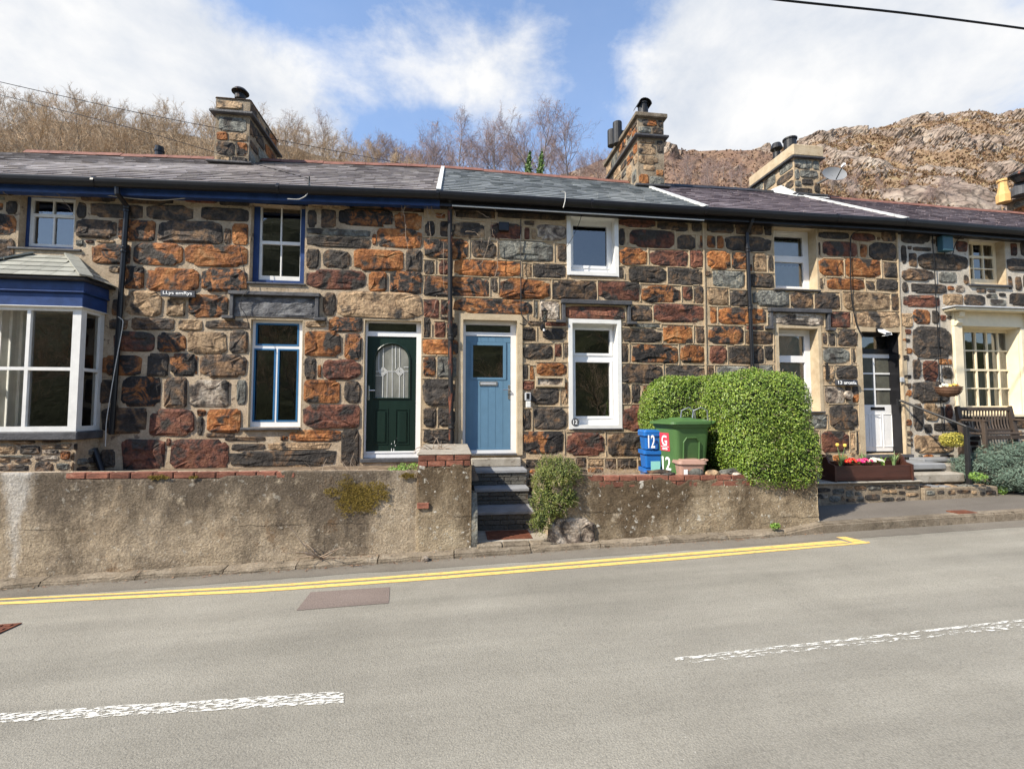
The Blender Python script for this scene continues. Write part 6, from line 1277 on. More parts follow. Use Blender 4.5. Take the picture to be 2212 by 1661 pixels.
# second bracket by number 13's sign
q = crect('B5', 500, 555, 655, 690, -.02); ob = empty('basket_bracket', (q[0], 0, q[2]), 'empty rusty iron bracket on wall above the 13 sign', 'bracket')
MB().box(q[0], q[0]+.02, -.06, -.0, q[2], q[3]+.02).build('wall_plate', 'iron_rusty', ob); MB().tube([(q[0]+.01, -.06, q[2]+.08), (q[1], -.3, q[3])], .008, 6).build('strut', 'black_iron', ob)

# cables clipped to the facades
def cable(pts, Y, r, m, label, name='cable', cat='cable', grp=None, sub=5):
    P = [aty(a, b, Y if len(q_) == 2 else q_[2]) for q_ in pts for a, b in [q_[:2]]]; out = []
    for i in range(len(P)-1):
        for k in range(sub): out.append(P[i].lerp(P[i+1], k/sub))
    out.append(P[-1])
    if len(P) > 2:
        for _ in range(2): out = [out[0]]+[(out[i-1]+out[i]*2+out[i+1])/4 for i in range(1, len(out)-1)]+[out[-1]]
    return tag(MB().tube(out, r, 6).build(name, m), label, cat, grp)
def cz(c, *p): return [cpx(c, *q) for q in p]
cable(cz('A3', (828,600), (828,1000), (830,1420), (850,1450), (880,1475), (880,1505), (850,1515), (820,1500)), -.07, .009, 'cable_black', 'black cable dropping straight to a hook beside the blue door frame')
cable(cz('A5', (790,700), (735,720), (712,760), (712,1100), (722,1300), (765,1520), (820,1610)), -.07, .010, 'cable_black', 'black cable running down the wall of number 13 into its door frame')
cable(cz('A5', (1420,700), (1425,850), (1438,1000), (1450,1250), (1470,1660))+cz('B5', (1490,850), (1515,1200)), -.08, .009, 'cable_black', 'black cable running the full height of the white-mortared wall')
cable(cz('A5', (1525,885), (1540,935), (1590,930), (1620,800), (1680,735), (1760,715)), -.1, .008, 'cable_black', 'black cable looping from the teal meter box to eaves')
cable(cz('B1', (1020,145), (1065,175), (1055,260), (1000,550), (950,850), (918,1050), (910,1265)), -.13, .006, 'cable_white', 'pale cord tied to the downpipe and hanging down the wall')
cable(cz('A1', (500,335), (780,345), (900,390), (1150,422), (1400,438), (1600,418)), -.09, .007, 'cable_white', 'slack pale cable hung under the blue fascia')
cable(cz('A2', (160,365), (120,800), (190,1150), (200,1210), (150,1260), (130,1360), (180,1420), (220,1560))[1:], -.10, .005, 'cable_black', 'thin dark wire trailing over the slate lintel slab')
cable(cz('A2', (730,255), (735,340), (700,400), (640,430), (540,425)), -.30, .007, 'cable_white', 'short pale cable curling off the gutter')
cable(cz('A3', (1180,360), (1215,365), (1212,440), (1195,500)), -.36, .008, 'cable_white', 'pale cable hooked over the gutter of the blue-doored house')
cable(cz('A3', (1355,560), (1330,640), (1270,770), (1222,840)), -.09, .005, 'cable_black', 'thin black wire across the upper white window')
# overhead wires
cable([(1600,-12,-2.5), (1675,0,-2.5), (1950,28,-2.5), (2212,62,-2.5), (2420,94,-2.5)], -2.5, .014, 'cable_black', 'thick black overhead cable across the sky', 'overhead_cable')
cable([(-200,128,1.0), (0,178,1.0), (300,245,1.5), (598,302,2.2), (756,333,3.0), (907,361,3.5)], 1, .0055, 'cable_black', 'thin overhead wire dipping to the ridge near the white verge', 'overhead_cable')
cable([(-200,158,-.3), (0,205,-.3), (300,281,-.3), (537,351,-.3), (669,387,-.3)], -.3, .0045, 'cable_black', 'thin overhead wire running down to a pin on the gutter', 'overhead_cable')
p = aty(668, 386, -.3); tag(MB().tube([(p.x, -.3, p.z-.12), (p.x, -.3, p.z+.03)], .012, 6).build('gutter_pin', 'black_iron'), 'small iron cable pin on the gutter', 'pin')

# ============================================================ BINS AND BOXES
def turned(mb, ang, loc, k=1.0):
    c, s_ = math.cos(ang), math.sin(ang); mb.v = [(loc[0]+(x*c-y*s_)*k, loc[1]+(x*s_+y*c)*k, loc[2]+z) for x, y, z in mb.v]; return mb
def taper(mb, w0, d0, w1, d1, z0, z1, n=5, rr_=.05, cy0=0, cy1=0):   # rounded tapered shell
    def ring(w, d, z, cy):
        p = []
        for sx, sy, a0 in ((1,1,0), (-1,1,90), (-1,-1,180), (1,-1,270)):
            for k in range(n+1): a = R_(a0+90*k/n); p.append((sx*(w/2-rr_)+rr_*math.cos(a), cy+sy*(d/2-rr_)+rr_*math.sin(a), z))
        return p
    a, b = ring(w0, d0, z0, cy0), ring(w1, d1, z1, cy1); k = len(a); o = len(mb.v); mb.v += a+b
    for i in range(k): j = (i+1) % k; mb.f.append((o+i, o+j, o+k+j, o+k+i))
    mb.f.append(tuple(range(o+k-1, o-1, -1))); mb.f.append(tuple(range(o+k, o+2*k))); return mb
BA = R_(-80.5); bp_ = aty(1472, 950, -1.32); BL = Vector((bp_.x, -1.32, .80))
wb = empty('wheelie_bin', BL, 'tall green wheeled bin numbered 12 with red council sticker beside the hedge', 'bin')
BK = 1.14
def wbp(name, mb, m, **k): return turned(mb, BA, BL, BK).build(name, m, wb, **k)
mb = MB(); taper(mb, .38, .42, .47, .52, .06, .92, 5, .06); body = wbp('body', mb, 'bin_green')
mb = MB(); taper(mb, .50, .55, .51, .56, .885, .93, 5, .06); wbp('rim', mb, 'bin_green')
mb = MB(); taper(mb, .545, .62, .535, .61, .932, .965, 5, .07, -.015, -.015); lid = wbp('lid', mb, 'bin_green')
mb = MB(); taper(mb, .50, .56, .40, .44, .966, 1.00, 5, .08, -.01, .03); taper(mb, .30, .26, .26, .20, 1.0, 1.02, 4, .06, .0, .0); turned(mb, BA, BL, BK); mb.build('lid_dome', 'bin_green', lid)
mb = MB(); mb.tube([(-.2, .30, .93), (-.2, .36, .96), (.2, .36, .96), (.2, .30, .93)], .016, 8); wbp('rear_handle', mb, 'bin_green')
for s_ in (-.12, .12):
    mb = MB(); mb.tube([(s_-.05, .12, .98), (s_-.05, .14, 1.12), (s_+.02, .2, 1.17), (s_+.06, .26, 1.12), (s_+.06, .27, .98)], .011, 8); wbp('grab_loop', mb, 'steel')
for s_ in (-.18, .18): mb = MB(); mb.tube([(s_-.025, .17, .10), (s_+.025, .17, .10)], .10, 16); wbp('wheel', mb, 'black_plastic')
for sx in (-1, 1):                                     # recessed panel frame on the sides
    mb = MB(); pts = [(-.16,.12), (-.16,.68), (-.12,.74), (.02,.74), (.07,.68), (.07,.12)]
    mb.tube([(sx*(.196+.048*(z-.06)/.86*1.0), y+.02, z) for y, z in pts], .010, 6); wbp('side_moulding', mb, 'bin_green')
rotm = Matrix.Rotation(BA, 4, 'Z')
def bloc(x, y, z): c, s_ = math.cos(BA), math.sin(BA); return (BL.x+(x*c-y*s_)*BK, BL.y+(x*s_+y*c)*BK, BL.z+z)
tl = Matrix.Rotation(BA, 4, 'Z') @ Matrix.Rotation(R_(3.3), 4, 'X')
def fy(z): return -(.21+.05*(z-.06)/.86)-.004
text('number', '12', 'letter_white', wb, bloc(.0, fy(.36), .36), .20, .19, rot=tl)
mb = MB(); z0, z1 = .54, .80; mb.hexa([(-.10,fy(z0)-.001,z0), (.09,fy(z0)-.001,z0), (.09,fy(z0)+.003,z0), (-.10,fy(z0)+.003,z0), (-.10,fy(z1)-.001,z1), (.09,fy(z1)-.001,z1), (.09,fy(z1)+.003,z1), (-.10,fy(z1)+.003,z1)]); st_ = wbp('sticker', mb, 'sticker_red')
text('sticker_letter', 'G', 'letter_white', wb, bloc(-.005, fy(.69)-.004, .69), .12, .15, rot=tl); text('sticker_text', '30/4/25', 'letter_white', wb, bloc(-.005, fy(.57)-.004, .57), .12, .03, rot=tl)
mb = MB(); z0 = .60; mb.hexa([(-.085,fy(z0)-.003,z0), (.075,fy(z0)-.003,z0), (.075,fy(z0),z0), (-.085,fy(z0),z0), (-.085,fy(z0)-.003,z0+.006), (.075,fy(z0)-.003,z0+.006), (.075,fy(z0),z0+.006), (-.085,fy(z0),z0+.006)]); wbp('sticker_rule', mb, 'letter_white')
# stacked blue recycling boxes
RB = aty(1393, 960, -1.22); rx_ = RB.x+.21
lab = ['lowest blue recycling box of the stack, clear of lettering', 'middle blue recycling box with mint green label', 'top blue recycling box with lid and white number 12']
zb_ = .81
for k in range(3):
    o = empty('recycling_box', (rx_, -1.08, zb_), lab[k], 'recycling box', 'stack of blue recycling boxes'); hh = .265
    mb = MB(); taper(mb, .34, .26, .38, .30, 0, hh-.03, 4, .03); turned(mb, R_(-6), (rx_, -1.08, zb_)).build('body', 'box_blue', o)
    mb = MB(); taper(mb, .42, .33, .42, .33, hh-.065, hh-.012, 4, .04); turned(mb, R_(-6), (rx_, -1.08, zb_)).build('rim', 'box_blue', o)
    if k == 2:
        mb = MB(); taper(mb, .43, .34, .40, .31, hh-.011, hh+.02, 4, .04); turned(mb, R_(-6), (rx_, -1.08, zb_)).build('lid', 'box_blue', o)
        text('number', '12', 'letter_white', o, (rx_-.125, -1.262, zb_+.12), .10, .19, rot=Matrix.Rotation(R_(-6), 4, 'Z'))
    if k == 1: MB().box(rx_-.14, rx_-.0, -1.268, -1.262, zb_-.06, zb_+.10).build('label', 'sticker_mint', o)
    if k == 0:
        mb = MB(); mb.tube([(rx_-.14, -1.235, zb_+.02), (rx_-.12, -1.24, zb_+.09), (rx_-.03, -1.24, zb_+.09), (rx_-.01, -1.235, zb_+.02)], .008, 6); mb.build('hand_grip', 'box_blue', o)
    zb_ += hh+.004
# food caddy
cp = aty(1488, 1000, -1.62); zc0 = aty(1488, 1022, -1.62).z-.05; zc1 = aty(1488, 991, -1.62).z; o = empty('food_caddy', (cp.x, -1.62, zc0), 'small brown food waste caddy in front of the green bin', 'caddy')
mb = MB(); taper(mb, .31, .24, .36, .29, 0, zc1-zc0-.06, 5, .05); turned(mb, R_(-8), (cp.x, -1.62, zc0)).build('body', 'caddy_brown', o)
mb = MB(); taper(mb, .41, .33, .39, .31, zc1-zc0-.058, zc1-zc0-.015, 5, .06); taper(mb, .3, .22, .26, .18, zc1-zc0-.015, zc1-zc0, 4, .05); turned(mb, R_(-8), (cp.x, -1.62, zc0)).build('lid', 'caddy_brown', o)
mb = MB(); mb.tube([(.17,-.1,zc1-zc0-.03), (.23,-.08,zc1-zc0-.01), (.24,.05,zc1-zc0-.01), (.17,.09,zc1-zc0-.03)], .012, 6); turned(mb, R_(-8), (cp.x, -1.62, zc0)).build('handle', 'caddy_brown', o)
MB().box(cp.x-.145, cp.x-.09, -1.755, -1.75, zc0+.01, zc0+.12).build('label', 'letter_white', o)
# loose stones on the wall top
def rock(c, w, d, h, m, label, seed, grp=None):
    rnd = random.Random(seed); bm = bmesh.new(); bmesh.ops.create_icosphere(bm, subdivisions=2, radius=1)
    for v in bm.verts:
        n = noise.noise(v.co*1.3+Vector((seed, 0, 0))); f = 1+.35*n; v.co = Vector((v.co.x*w/2*f, v.co.y*d/2*f, max(-.35, v.co.z)*h/2*f*1.2+h*.2))
    mb = MB(); mb.addbm(bm); mb.v = [(x+c[0], y+c[1], z+c[2]) for x, y, z in mb.v]; return tag(mb.build('loose_stone', m), label, 'stone', grp)
for i, (xa, xb, ya, yb, m, lb) in enumerate(((1397,1452,1012,1022,'stone_brown','flat rusty brown stone lying on the wall before blue boxes'), (1425,1457,1017,1025,'stone_grey','flat grey stone lying on the wall before the green bin'), (1487,1522,1006,1025,'stone_grey','upright pointed stone on the wall beside the brown caddy'),
     (1522,1554,1011,1025,'stone_tan','tan stone on the wall between pointed stone and hedge'), (1558,1606,1009,1022,'stone_grey','long grey stone on the wall at the hedge foot'), (1574,1598,1017,1024,'stone_light','small pale stone leaning on the long grey one'))):
    r = wrect(xa, ya, xb, yb, -1.75); rock(((r[0]+r[1])/2, -1.74-.03*(i % 2), r[2]), r[1]-r[0], .14, r[3]-r[2], m, lb, i+3)
for i, (px, py, s_) in enumerate(((918,1205,.10), (1470+0,0,0))):
    if s_: q = onroad(px, py+8); rock((q.x, q.y, q.z), .09, .07, .10, 'stone_light', 'small pale stone lying in the gutter', 77)
# bench
bx = aty(2097, 905, -.42).x; by = -.40; bz = .98; 
o = empty('garden_bench', (bx+.8, by, bz-.25), 'dark wooden bench with curved slatted back under the cream window', 'bench')
ztop = aty(2120, 880, -.25).z; zseat = aty(2130, 937, -.45).z; blen = aty(2203, 905, -.3).x-bx
for a in (bx, bx+blen-.07): MB().prism([(-.22,zseat-.65), (-.16,zseat-.65), (-.20,zseat), (-.14,ztop), (-.19,ztop+.03), (-.27,zseat)], 'x', a, a+.07).build('back_post', 'bench_wood', o)
MB().box(bx+.07, bx+blen-.07, -.20, -.165, ztop-.065, ztop+.005, ch=.01).build('top_rail', 'bench_wood', o); MB().box(bx+.07, bx+blen-.07, -.235, -.20, zseat+.03, zseat+.08, ch=.006).build('lower_rail', 'bench_wood', o)
ns = 16
for k in range(ns):
    x = bx+.11+(blen-.22)*k/(ns-1); mb = MB()
    mb.tube([(x, -.20, zseat+.05), (x, -.175, zseat+.16), (x, -.17, zseat+.26), (x, -.18, ztop-.05)], .014, 4); mb.build('back_slat', 'bench_wood', o)
for k in range(5): MB().box(bx+.02, bx+blen-.02, -.62+.08*k, -.55+.08*k, zseat-.005, zseat+.02, ch=.004).build('seat_slat', 'bench_wood', o)
for a in (bx-.0, bx+blen-.06):
    MB().prism([(-.66,zseat+.23), (-.66,zseat+.265), (-.2,zseat+.275), (-.2,zseat+.24)], 'x', a-.005, a+.07).build('armrest', 'bench_wood', o); MB().box(a, a+.06, -.64, -.58, zseat-.65, zseat+.228, ch=.006).build('front_leg', 'bench_wood', o)
MB().box(bx+.06, bx+blen-.06, -.63, -.60, zseat-.09, zseat-.02, ch=.005).build('seat_rail', 'bench_wood', o)
# ============================================================ PLANTS
def leaf(mb, p, n, s, rnd, ar=.6):
    t = Vector((rnd.uniform(-1,1), rnd.uniform(-1,1), rnd.uniform(-1,1))); t = t-n*t.dot(n)
    if t.length < 1e-3: return
    t = t.normalized()*s; b = n.cross(t).normalized()*s*ar
    k = len(mb.v); mb.v += [tuple(p-t), tuple(p+b*.8-t*.1+n*s*.12), tuple(p+t), tuple(p-b*.8-t*.1+n*s*.12)]; mb.f += [(k, k+1, k+2), (k, k+2, k+3)]
def blob_points(blobs, n, rnd, amp=.05, fs=3.0, ex=3.0):    # points on the joined surface of rounded boxes (centre, half sizes)
    out = []; wts = [b[1][0]*b[1][1]+b[1][1]*b[1][2]+b[1][0]*b[1][2] for b in blobs]
    def inside(q, skip):
        for j, (c, h) in enumerate(blobs):
            if j == skip: continue
            if sum(abs((q[i]-c[i])/h[i])**ex for i in range(3)) < .85: return True
        return False
    while len(out) < n:
        j = rnd.choices(range(len(blobs)), wts)[0]; c, h = blobs[j]
        d = Vector((rnd.gauss(0,1), rnd.gauss(0,1), rnd.gauss(0,1))).normalized()
        f = sum(abs(d[i])**ex for i in range(3))**(-1/ex); q = Vector([c[i]+d[i]*f*h[i] for i in range(3)])
        if inside(q, j): continue
        nn = Vector([math.copysign(abs(d[i]*f)**(ex-1)/h[i], d[i]) for i in range(3)]).normalized()
        a = amp*(noise.noise(q*fs)+.5*noise.noise(q*fs*3)); out.append((q+nn*a, nn))
    return out
def shrub(name, blobs, n, size, m, core, label, cat, seed, amp=.05, jit=.06, fs=3, spread=.7, shrink=.88, twigs=0, ex=3.0, ar=.6):
    rnd = random.Random(seed); o = empty(name, (blobs[0][0][0], blobs[0][0][1], blobs[0][0][2]-blobs[0][1][2]), label, cat); mb = MB()
    for p, nn in blob_points(blobs, n, rnd, amp, fs, ex):
        k = (nn+Vector((rnd.uniform(-1,1), rnd.uniform(-1,1), rnd.uniform(-1,1)))*spread).normalized()
        leaf(mb, p-nn*rnd.uniform(-.012, jit), k, size*rnd.uniform(.6, 1.25), rnd, ar)
    tag(mb.build('foliage', m, o, origin=(0,0,0)), kind='stuff')
    mb = MB()
    for c, h in blobs:
        bm = bmesh.new(); bmesh.ops.create_icosphere(bm, subdivisions=3, radius=1)
        for v in bm.verts:
            d = v.co.normalized(); f = sum(abs(d[i])**ex for i in range(3))**(-1/ex)*shrink; v.co = Vector([c[i]+d[i]*f*h[i] for i in range(3)])
            nn = d; v.co += nn*(amp*(noise.noise(v.co*fs)))-nn*.02
        mb.addbm(bm)
    mb.build('branch_mass', core, o)
    if twigs:
        mb = MB()
        for p, nn in blob_points(blobs, twigs, rnd, amp, fs, ex):
            d = (nn+Vector((rnd.uniform(-1,1), rnd.uniform(-1,1), rnd.uniform(-.6,1)))).normalized(); mb.tube([p-nn*.05, p-nn*.01+d*.03, p+d*rnd.uniform(.03, .07)], [.003, .002, .0012], 3, False)
        tag(mb.build('twigs', 'dead_stem', o), kind='stuff')
    return o
hA, hB = aty(1668, 900, -1.45), aty(1560, 900, -.9)
shrub('hedge', [((4.50,-1.28,1.70), (.68,.70,.82)), ((4.02,-.62,1.69), (.95,.40,.80)), ((4.55,-1.62,1.30), (.62,.36,.46))], 90000, .0165, 'leaf_privet', 'core_dark', 'large clipped green hedge bulging over the garden wall', 'hedge', 3, .055, .08, 3.0, .85, .89, 700, 3.8)
bc_ = aty(1205, 1050, -1.85)
bl = []
shrub('trailing_shrub', [((aty(1205,1040,-1.75).x,-1.72,aty(1205,1030,-1.75).z), (.33,.26,.24)), ((aty(1190,1080,-1.85).x,-1.86,aty(1190,1085,-1.85).z), (.24,.14,.22)), ((aty(1168,1120,-1.9).x,-1.9,aty(1168,1118,-1.9).z), (.12,.10,.16)), ((aty(1228,1075,-1.9).x,-1.88,aty(1228,1072,-1.9).z), (.14,.09,.16))],
      17000, .013, 'leaf_cotoneaster', 'core_dark', 'shaggy dark green shrub spilling over the wall beside the steps', 'shrub', 5, .09, .07, 6, 1.0, .72, 380, 2.2, .5)
j = aty(2150, 985, -.75)
shrub('juniper', [((10.25,-.78,.98), (1.15,.42,.40)), ((9.7,-.95,.80), (.55,.35,.28)), ((11.0,-.95,.85), (.8,.35,.33)), ((9.22,-.70,.86), (.46,.30,.30))], 26000, .026, 'leaf_juniper', 'core_juniper', 'blue-green spreading juniper in front of the bench', 'shrub', 8, .10, .10, 3.2, .7, .82, 200, 2.4, .22)
y_ = aty(2064, 945, -.55); shrub('golden_shrub', [((y_.x,-.5,y_.z-.04), (.18,.14,.12))], 1900, .017, 'leaf_yellow', 'core_juniper', 'small golden-leaved shrub at the foot of wall behind the handrail', 'shrub', 9, .03, .04, 6, .9, .8)
for i, (px, py, Y, w, h, lb) in enumerate(((2113,1030,-1.12,.12,.06,'small bright green fern at the foot of handrail post'), (2165,1058,-.95,.08,.05,'small green weed at the base of the juniper bed'), (1675,1136,-1.95,.06,.025,'small green weed at the wall corner by the kerb'), (880,1012,-1.55,.13,.06,'bright green ferny weed below the green door'), (858,1016,-1.6,.12,.03,'low green weed creeping along the wall top'))):
    q = aty(px, py, Y); shrub('weed', [((q.x, Y, q.z), (w, w*.7, h))], 500, .015, 'leaf_green', 'core_dark', lb, 'weed', 30+i, .03, .03, 8, 1.2, .4)
# flowers in the trough
def flower(name, x, y, z, petal, eye, n, label, rad=.09, seed=1, hgt=.05):
    rnd = random.Random(seed); o = empty(name, (x, y, z), label, 'flower', 'flowers in the trough'); lf, pt, ey_ = MB(), MB(), MB()
    for k in range(16): a = rnd.uniform(0, 6.28); d = Vector((math.cos(a), math.sin(a), rnd.uniform(.1,.6))).normalized(); leaf(lf, Vector((x, y, z+.015))+d*rad*.7, Vector((-d.x*.3, -d.y*.3, 1)).normalized(), .04, rnd, .5)
    for k in range(n):
        a, rr_ = rnd.uniform(0, 6.28), rad*math.sqrt(rnd.random()); c = Vector((x+rr_*math.cos(a), y+rr_*math.sin(a)*.7, z+hgt+.035*(1-rr_/rad)+rnd.uniform(-.012,.012))); nn = Vector((math.cos(a)*.6*rr_/rad, -.75, .75)).normalized(); t = nn.cross(Vector((0,0,1))).normalized(); b = nn.cross(t)
        for m_ in range(5):
            q = 6.283*m_/5+rnd.uniform(-.2,.2); u = (t*math.cos(q)+b*math.sin(q)); w = (t*-math.sin(q)+b*math.cos(q)); s_ = .021
            pt.quad(c, c+u*s_*.7+w*s_*.55+nn*.004, c+u*s_*1.25+nn*.003, c+u*s_*.7-w*s_*.55+nn*.004)
        ey_.tri(c+nn*.006+t*.006, c+nn*.006-t*.004+b*.006, c+nn*.006-t*.004-b*.006)
    lf.build('leaves', 'leaf_green', o); pt.build('petals', petal, o); ey_.build('eyes', eye, o); return o
tz = TZ+.225
for px, pe, ey_, lb in ((1659+728/4, 'petal_red', 'petal_yellow', 'clump of red primroses in the wooden trough'), (1659+842/4, 'petal_pink', 'petal_yellow', 'clump of magenta primroses in the wooden trough'), (1659+930/4, 'petal_white', 'petal_yellow', 'clump of white primroses with yellow eyes in the trough')):
    x = aty(px, 1000, -.9).x; flower('primrose', x, -.9, tz+.02, pe, ey_, 34, lb, .13, int(px), .07)
def blades(name, x, y, z, n, h, spread, m, label, cat='plant', seed=1, w=.010, grp=None, heads=None):
    rnd = random.Random(seed); o = empty(name, (x, y, z), label, cat, grp); mb = MB(); hd = MB()
    for k in range(n):
        a = rnd.uniform(0, 6.28); d = Vector((math.cos(a), math.sin(a)*.6, 0)); L_ = h*rnd.uniform(.6, 1.1); s_ = spread*rnd.uniform(.2, 1); p0 = Vector((x, y, z))+d*.02; sd_ = Vector((-d.y, d.x, 0))*w
        pts = [p0+d*(s_*t*t)+Vector((0,0,L_*(t-.35*t*t*s_/max(spread, .01)))) for t in (0, .35, .7, 1)]
        for i in range(3): e0, e1 = 1-.25*i, 1-.25*(i+1) if i < 2 else .05; mb.quad(pts[i]-sd_*e0, pts[i]+sd_*e0, pts[i+1]+sd_*e1, pts[i+1]-sd_*e1)
        if heads and k < heads[0]:
            c = Vector((x+(-.05, .06)[k % 2], y-.03*k, z+h*(1.12-.03*k))); mb.tube([(x, y, z), tuple(c)], .004, 4)
            hd.lathe([(.006,-.008), (.022,.0), (.027,.018), (.024,.038), (.012,.046)], c, 8)
    mb.build('leaves', m, o)
    if heads: hd.build('flower_heads', heads[1], o)
    return o
for px, n, hh, sp, lb, hd in ((1815,44,.30,.18,'clump of narrow leaves with two pale yellow tulips in trough',(2,'petal_yellow')), (1862,28,.28,.08,'upright narrow leaved plant behind the magenta primroses',None), (1930,34,.28,.14,'narrow leaved bulb plant at the right of the white primroses',None)):
    x = aty(px, 1000, -.85).x; blades('bulb_plant', x, -.86, tz, n, hh, sp, 'leaf_blade', lb, 'plant', int(px), .011, None, hd)
x = aty(1906, 1000, -.88).x; blades('tulip_leaves', x, -.88, tz, 4, .22, .08, 'leaf_green', 'broad bright green tulip leaf beside the white primroses', 'plant', 4, .028)
rnd = random.Random(12)
for i, (pe, lb) in enumerate((('petal_yellow', 'yellow pansies filling the hanging basket'), ('petal_orange', 'orange pansies at the edge of the hanging basket'), ('petal_white', 'white pansies at the edge of the hanging basket'))):
    o = flower('pansy', bc.x+(.05, .12, -.11)[i], bc.y-.03, bc.z-.02, pe, 'petal_yellow' if i else 'petal_orange', (16, 9, 12)[i], lb, (.09, .06, .08)[i], 50+i, .05); o['group'] = 'flowers in the hanging basket'
# dead stems and vines
def stems(name, roots, label, seed, L_=.3, n=12, r=.004, cat='dead stems', up=.7, Y=None, droop=.5):
    rnd = random.Random(seed); mb = MB()
    for (x, y, z) in roots:
        for k in range(n):
            d = Vector((rnd.uniform(-1,1), rnd.uniform(-.6,.25), rnd.uniform(.1, up*1.6))).normalized(); p = Vector((x+rnd.uniform(-.03,.03), y, z)); pts = [p]; l = L_*rnd.uniform(.4, 1.1)
            for s_ in range(4): d = (d+Vector((rnd.uniform(-.35,.35), rnd.uniform(-.15,.1), -droop*.25+rnd.uniform(-.25,.2)))).normalized(); p = p+d*l/4; pts.append(p)
            mb.tube(pts, [r, r*.9, r*.75, r*.6, r*.35], 4, False)
    o = mb.build(name, 'dead_stem'); return tag(o, label, cat)
def vine(name, paths, Y, label, seed, r=.006):
    rnd = random.Random(seed); mb = MB()
    for c, pts in paths:
        P = [aty(*cpx(c, *q), Y) for q in pts]; out = []
        for i in range(len(P)-1):
            for k in range(4): out.append(P[i].lerp(P[i+1], k/4)+Vector((rnd.uniform(-.008,.008), rnd.uniform(-.012,.004), rnd.uniform(-.008,.008))))
        out.append(P[-1]); mb.tube(out, [r*(1-.6*i/len(out)) for i in range(len(out))], 5, False)
        for i in range(2, len(out)-1, 3):
            d = Vector((rnd.uniform(-1,1), -.2, rnd.uniform(-1,.6))).normalized()*rnd.uniform(.04, .12); mb.tube([out[i], out[i]+d*.5+Vector((0,0,.01)), out[i]+d], [r*.4, r*.3, r*.2], 3, False)
    return tag(mb.build(name, 'dead_stem'), label, 'vine')
vine('dead_vine', [('A2', [(1750,470), (1745,540), (1770,640), (1775,740), (1765,800)]), ('A2', [(1775,470), (1810,560), (1870,570), (1940,505)]), ('A2', [(1560,460), (1545,540), (1560,640), (1565,740), (1580,870)]), ('A2', [(1530,460), (1525,590)])], -.11, 'dead vine hanging from the end of the blue fascia', 1)
vine('dead_vine', [('A3', [(345,705), (430,710), (490,760), (485,800)]), ('A3', [(440,530), (520,570), (570,600), (580,700), (600,755)]), ('A3', [(560,760), (540,840), (510,930), (490,980), (405,1030)]), ('A3', [(595,490), (620,560), (635,640)]), ('A3', [(625,760), (630,1000), (605,1100), (598,1180)]), ('A3', [(240,490), (265,580), (235,650), (225,730)])], -.10, 'bare vine stems straggling over the wall beside the rusty downpipe', 2)
vine('dead_vine', [('A2', [(1890,800), (1890,1000), (1895,1200), (1915,1250)]), ('A2', [(1830,1260), (1800,1400), (1750,1470)])], -.10, 'thin dead stem trailing down the wall above the doors', 3, .004)
vine('dead_vine', [('A1', [(430,335), (500,380), (540,430), (590,490), (655,575)]), ('A1', [(0,340), (60,390), (90,420)])], -.12, 'loose bare twig hanging across the small upper window', 4, .005)
q = aty(770, 1015, -1.5); stems('dry_weeds', [(aty(p, 1016, -1.55).x, -1.5, 1.02) for p in (745, 752, 762, 770, 710, 690)], 'dry dead stems standing on the wall beside the green door', 5, .34, 7, .005)
stems('dry_weeds', [(aty(p, 985, -1.2).x, -1.2, PZ-.02) for p in (925, 935, 945, 955)], 'tangle of dry stems on top of the brick pillar', 6, .26, 9, .005, droop=1.2)
stems('dead_grass', [(aty(p, 1010, -1.6).x, -1.55, wtR(3)-.1) for p in (1275, 1290, 1305, 1320, 1335, 1350, 1365, 1380)], 'dry pale grass along the wall between shrub and blue boxes', 7, .30, 34, .003, 'dry grass', .5)
stems('dry_weeds', [(aty(690, 1207, YW-.05).x, YW-.05, rz(-1.2)+.08)], 'dead woody plant rooted at the foot of the long wall', 8, .55, 11, .007, up=.45)
# leaf litter
rnd = random.Random(4); mb = MB()
for k in range(1500):
    x = rnd.uniform(-5, 5); f = math.exp(-((x+1.2)/.6)**2)
    if rnd.random() > .25+.75*f: continue
    y = YK-.01-abs(rnd.gauss(0, .05)) if rnd.random() > .35*f+.1 else rnd.uniform(YK+.02, YW-.02)
    z = (zroad(x, y)+.006) if y < YK else rz(x)+.075; leaf(mb, Vector((x, y, z+rnd.uniform(0,.01))), Vector((rnd.uniform(-.5,.5), rnd.uniform(-.5,.5), 1)).normalized(), rnd.uniform(.006, .022), rnd, .4)
leafm('litter', [(.2,(.10,.045,.025)), (.5,(.22,.11,.06)), (.85,(.40,.29,.18))]); tag(mb.build('leaf_litter', 'litter', origin=(0,0,0)), 'dead leaves gathered along the kerb', 'leaf litter', kind='stuff')

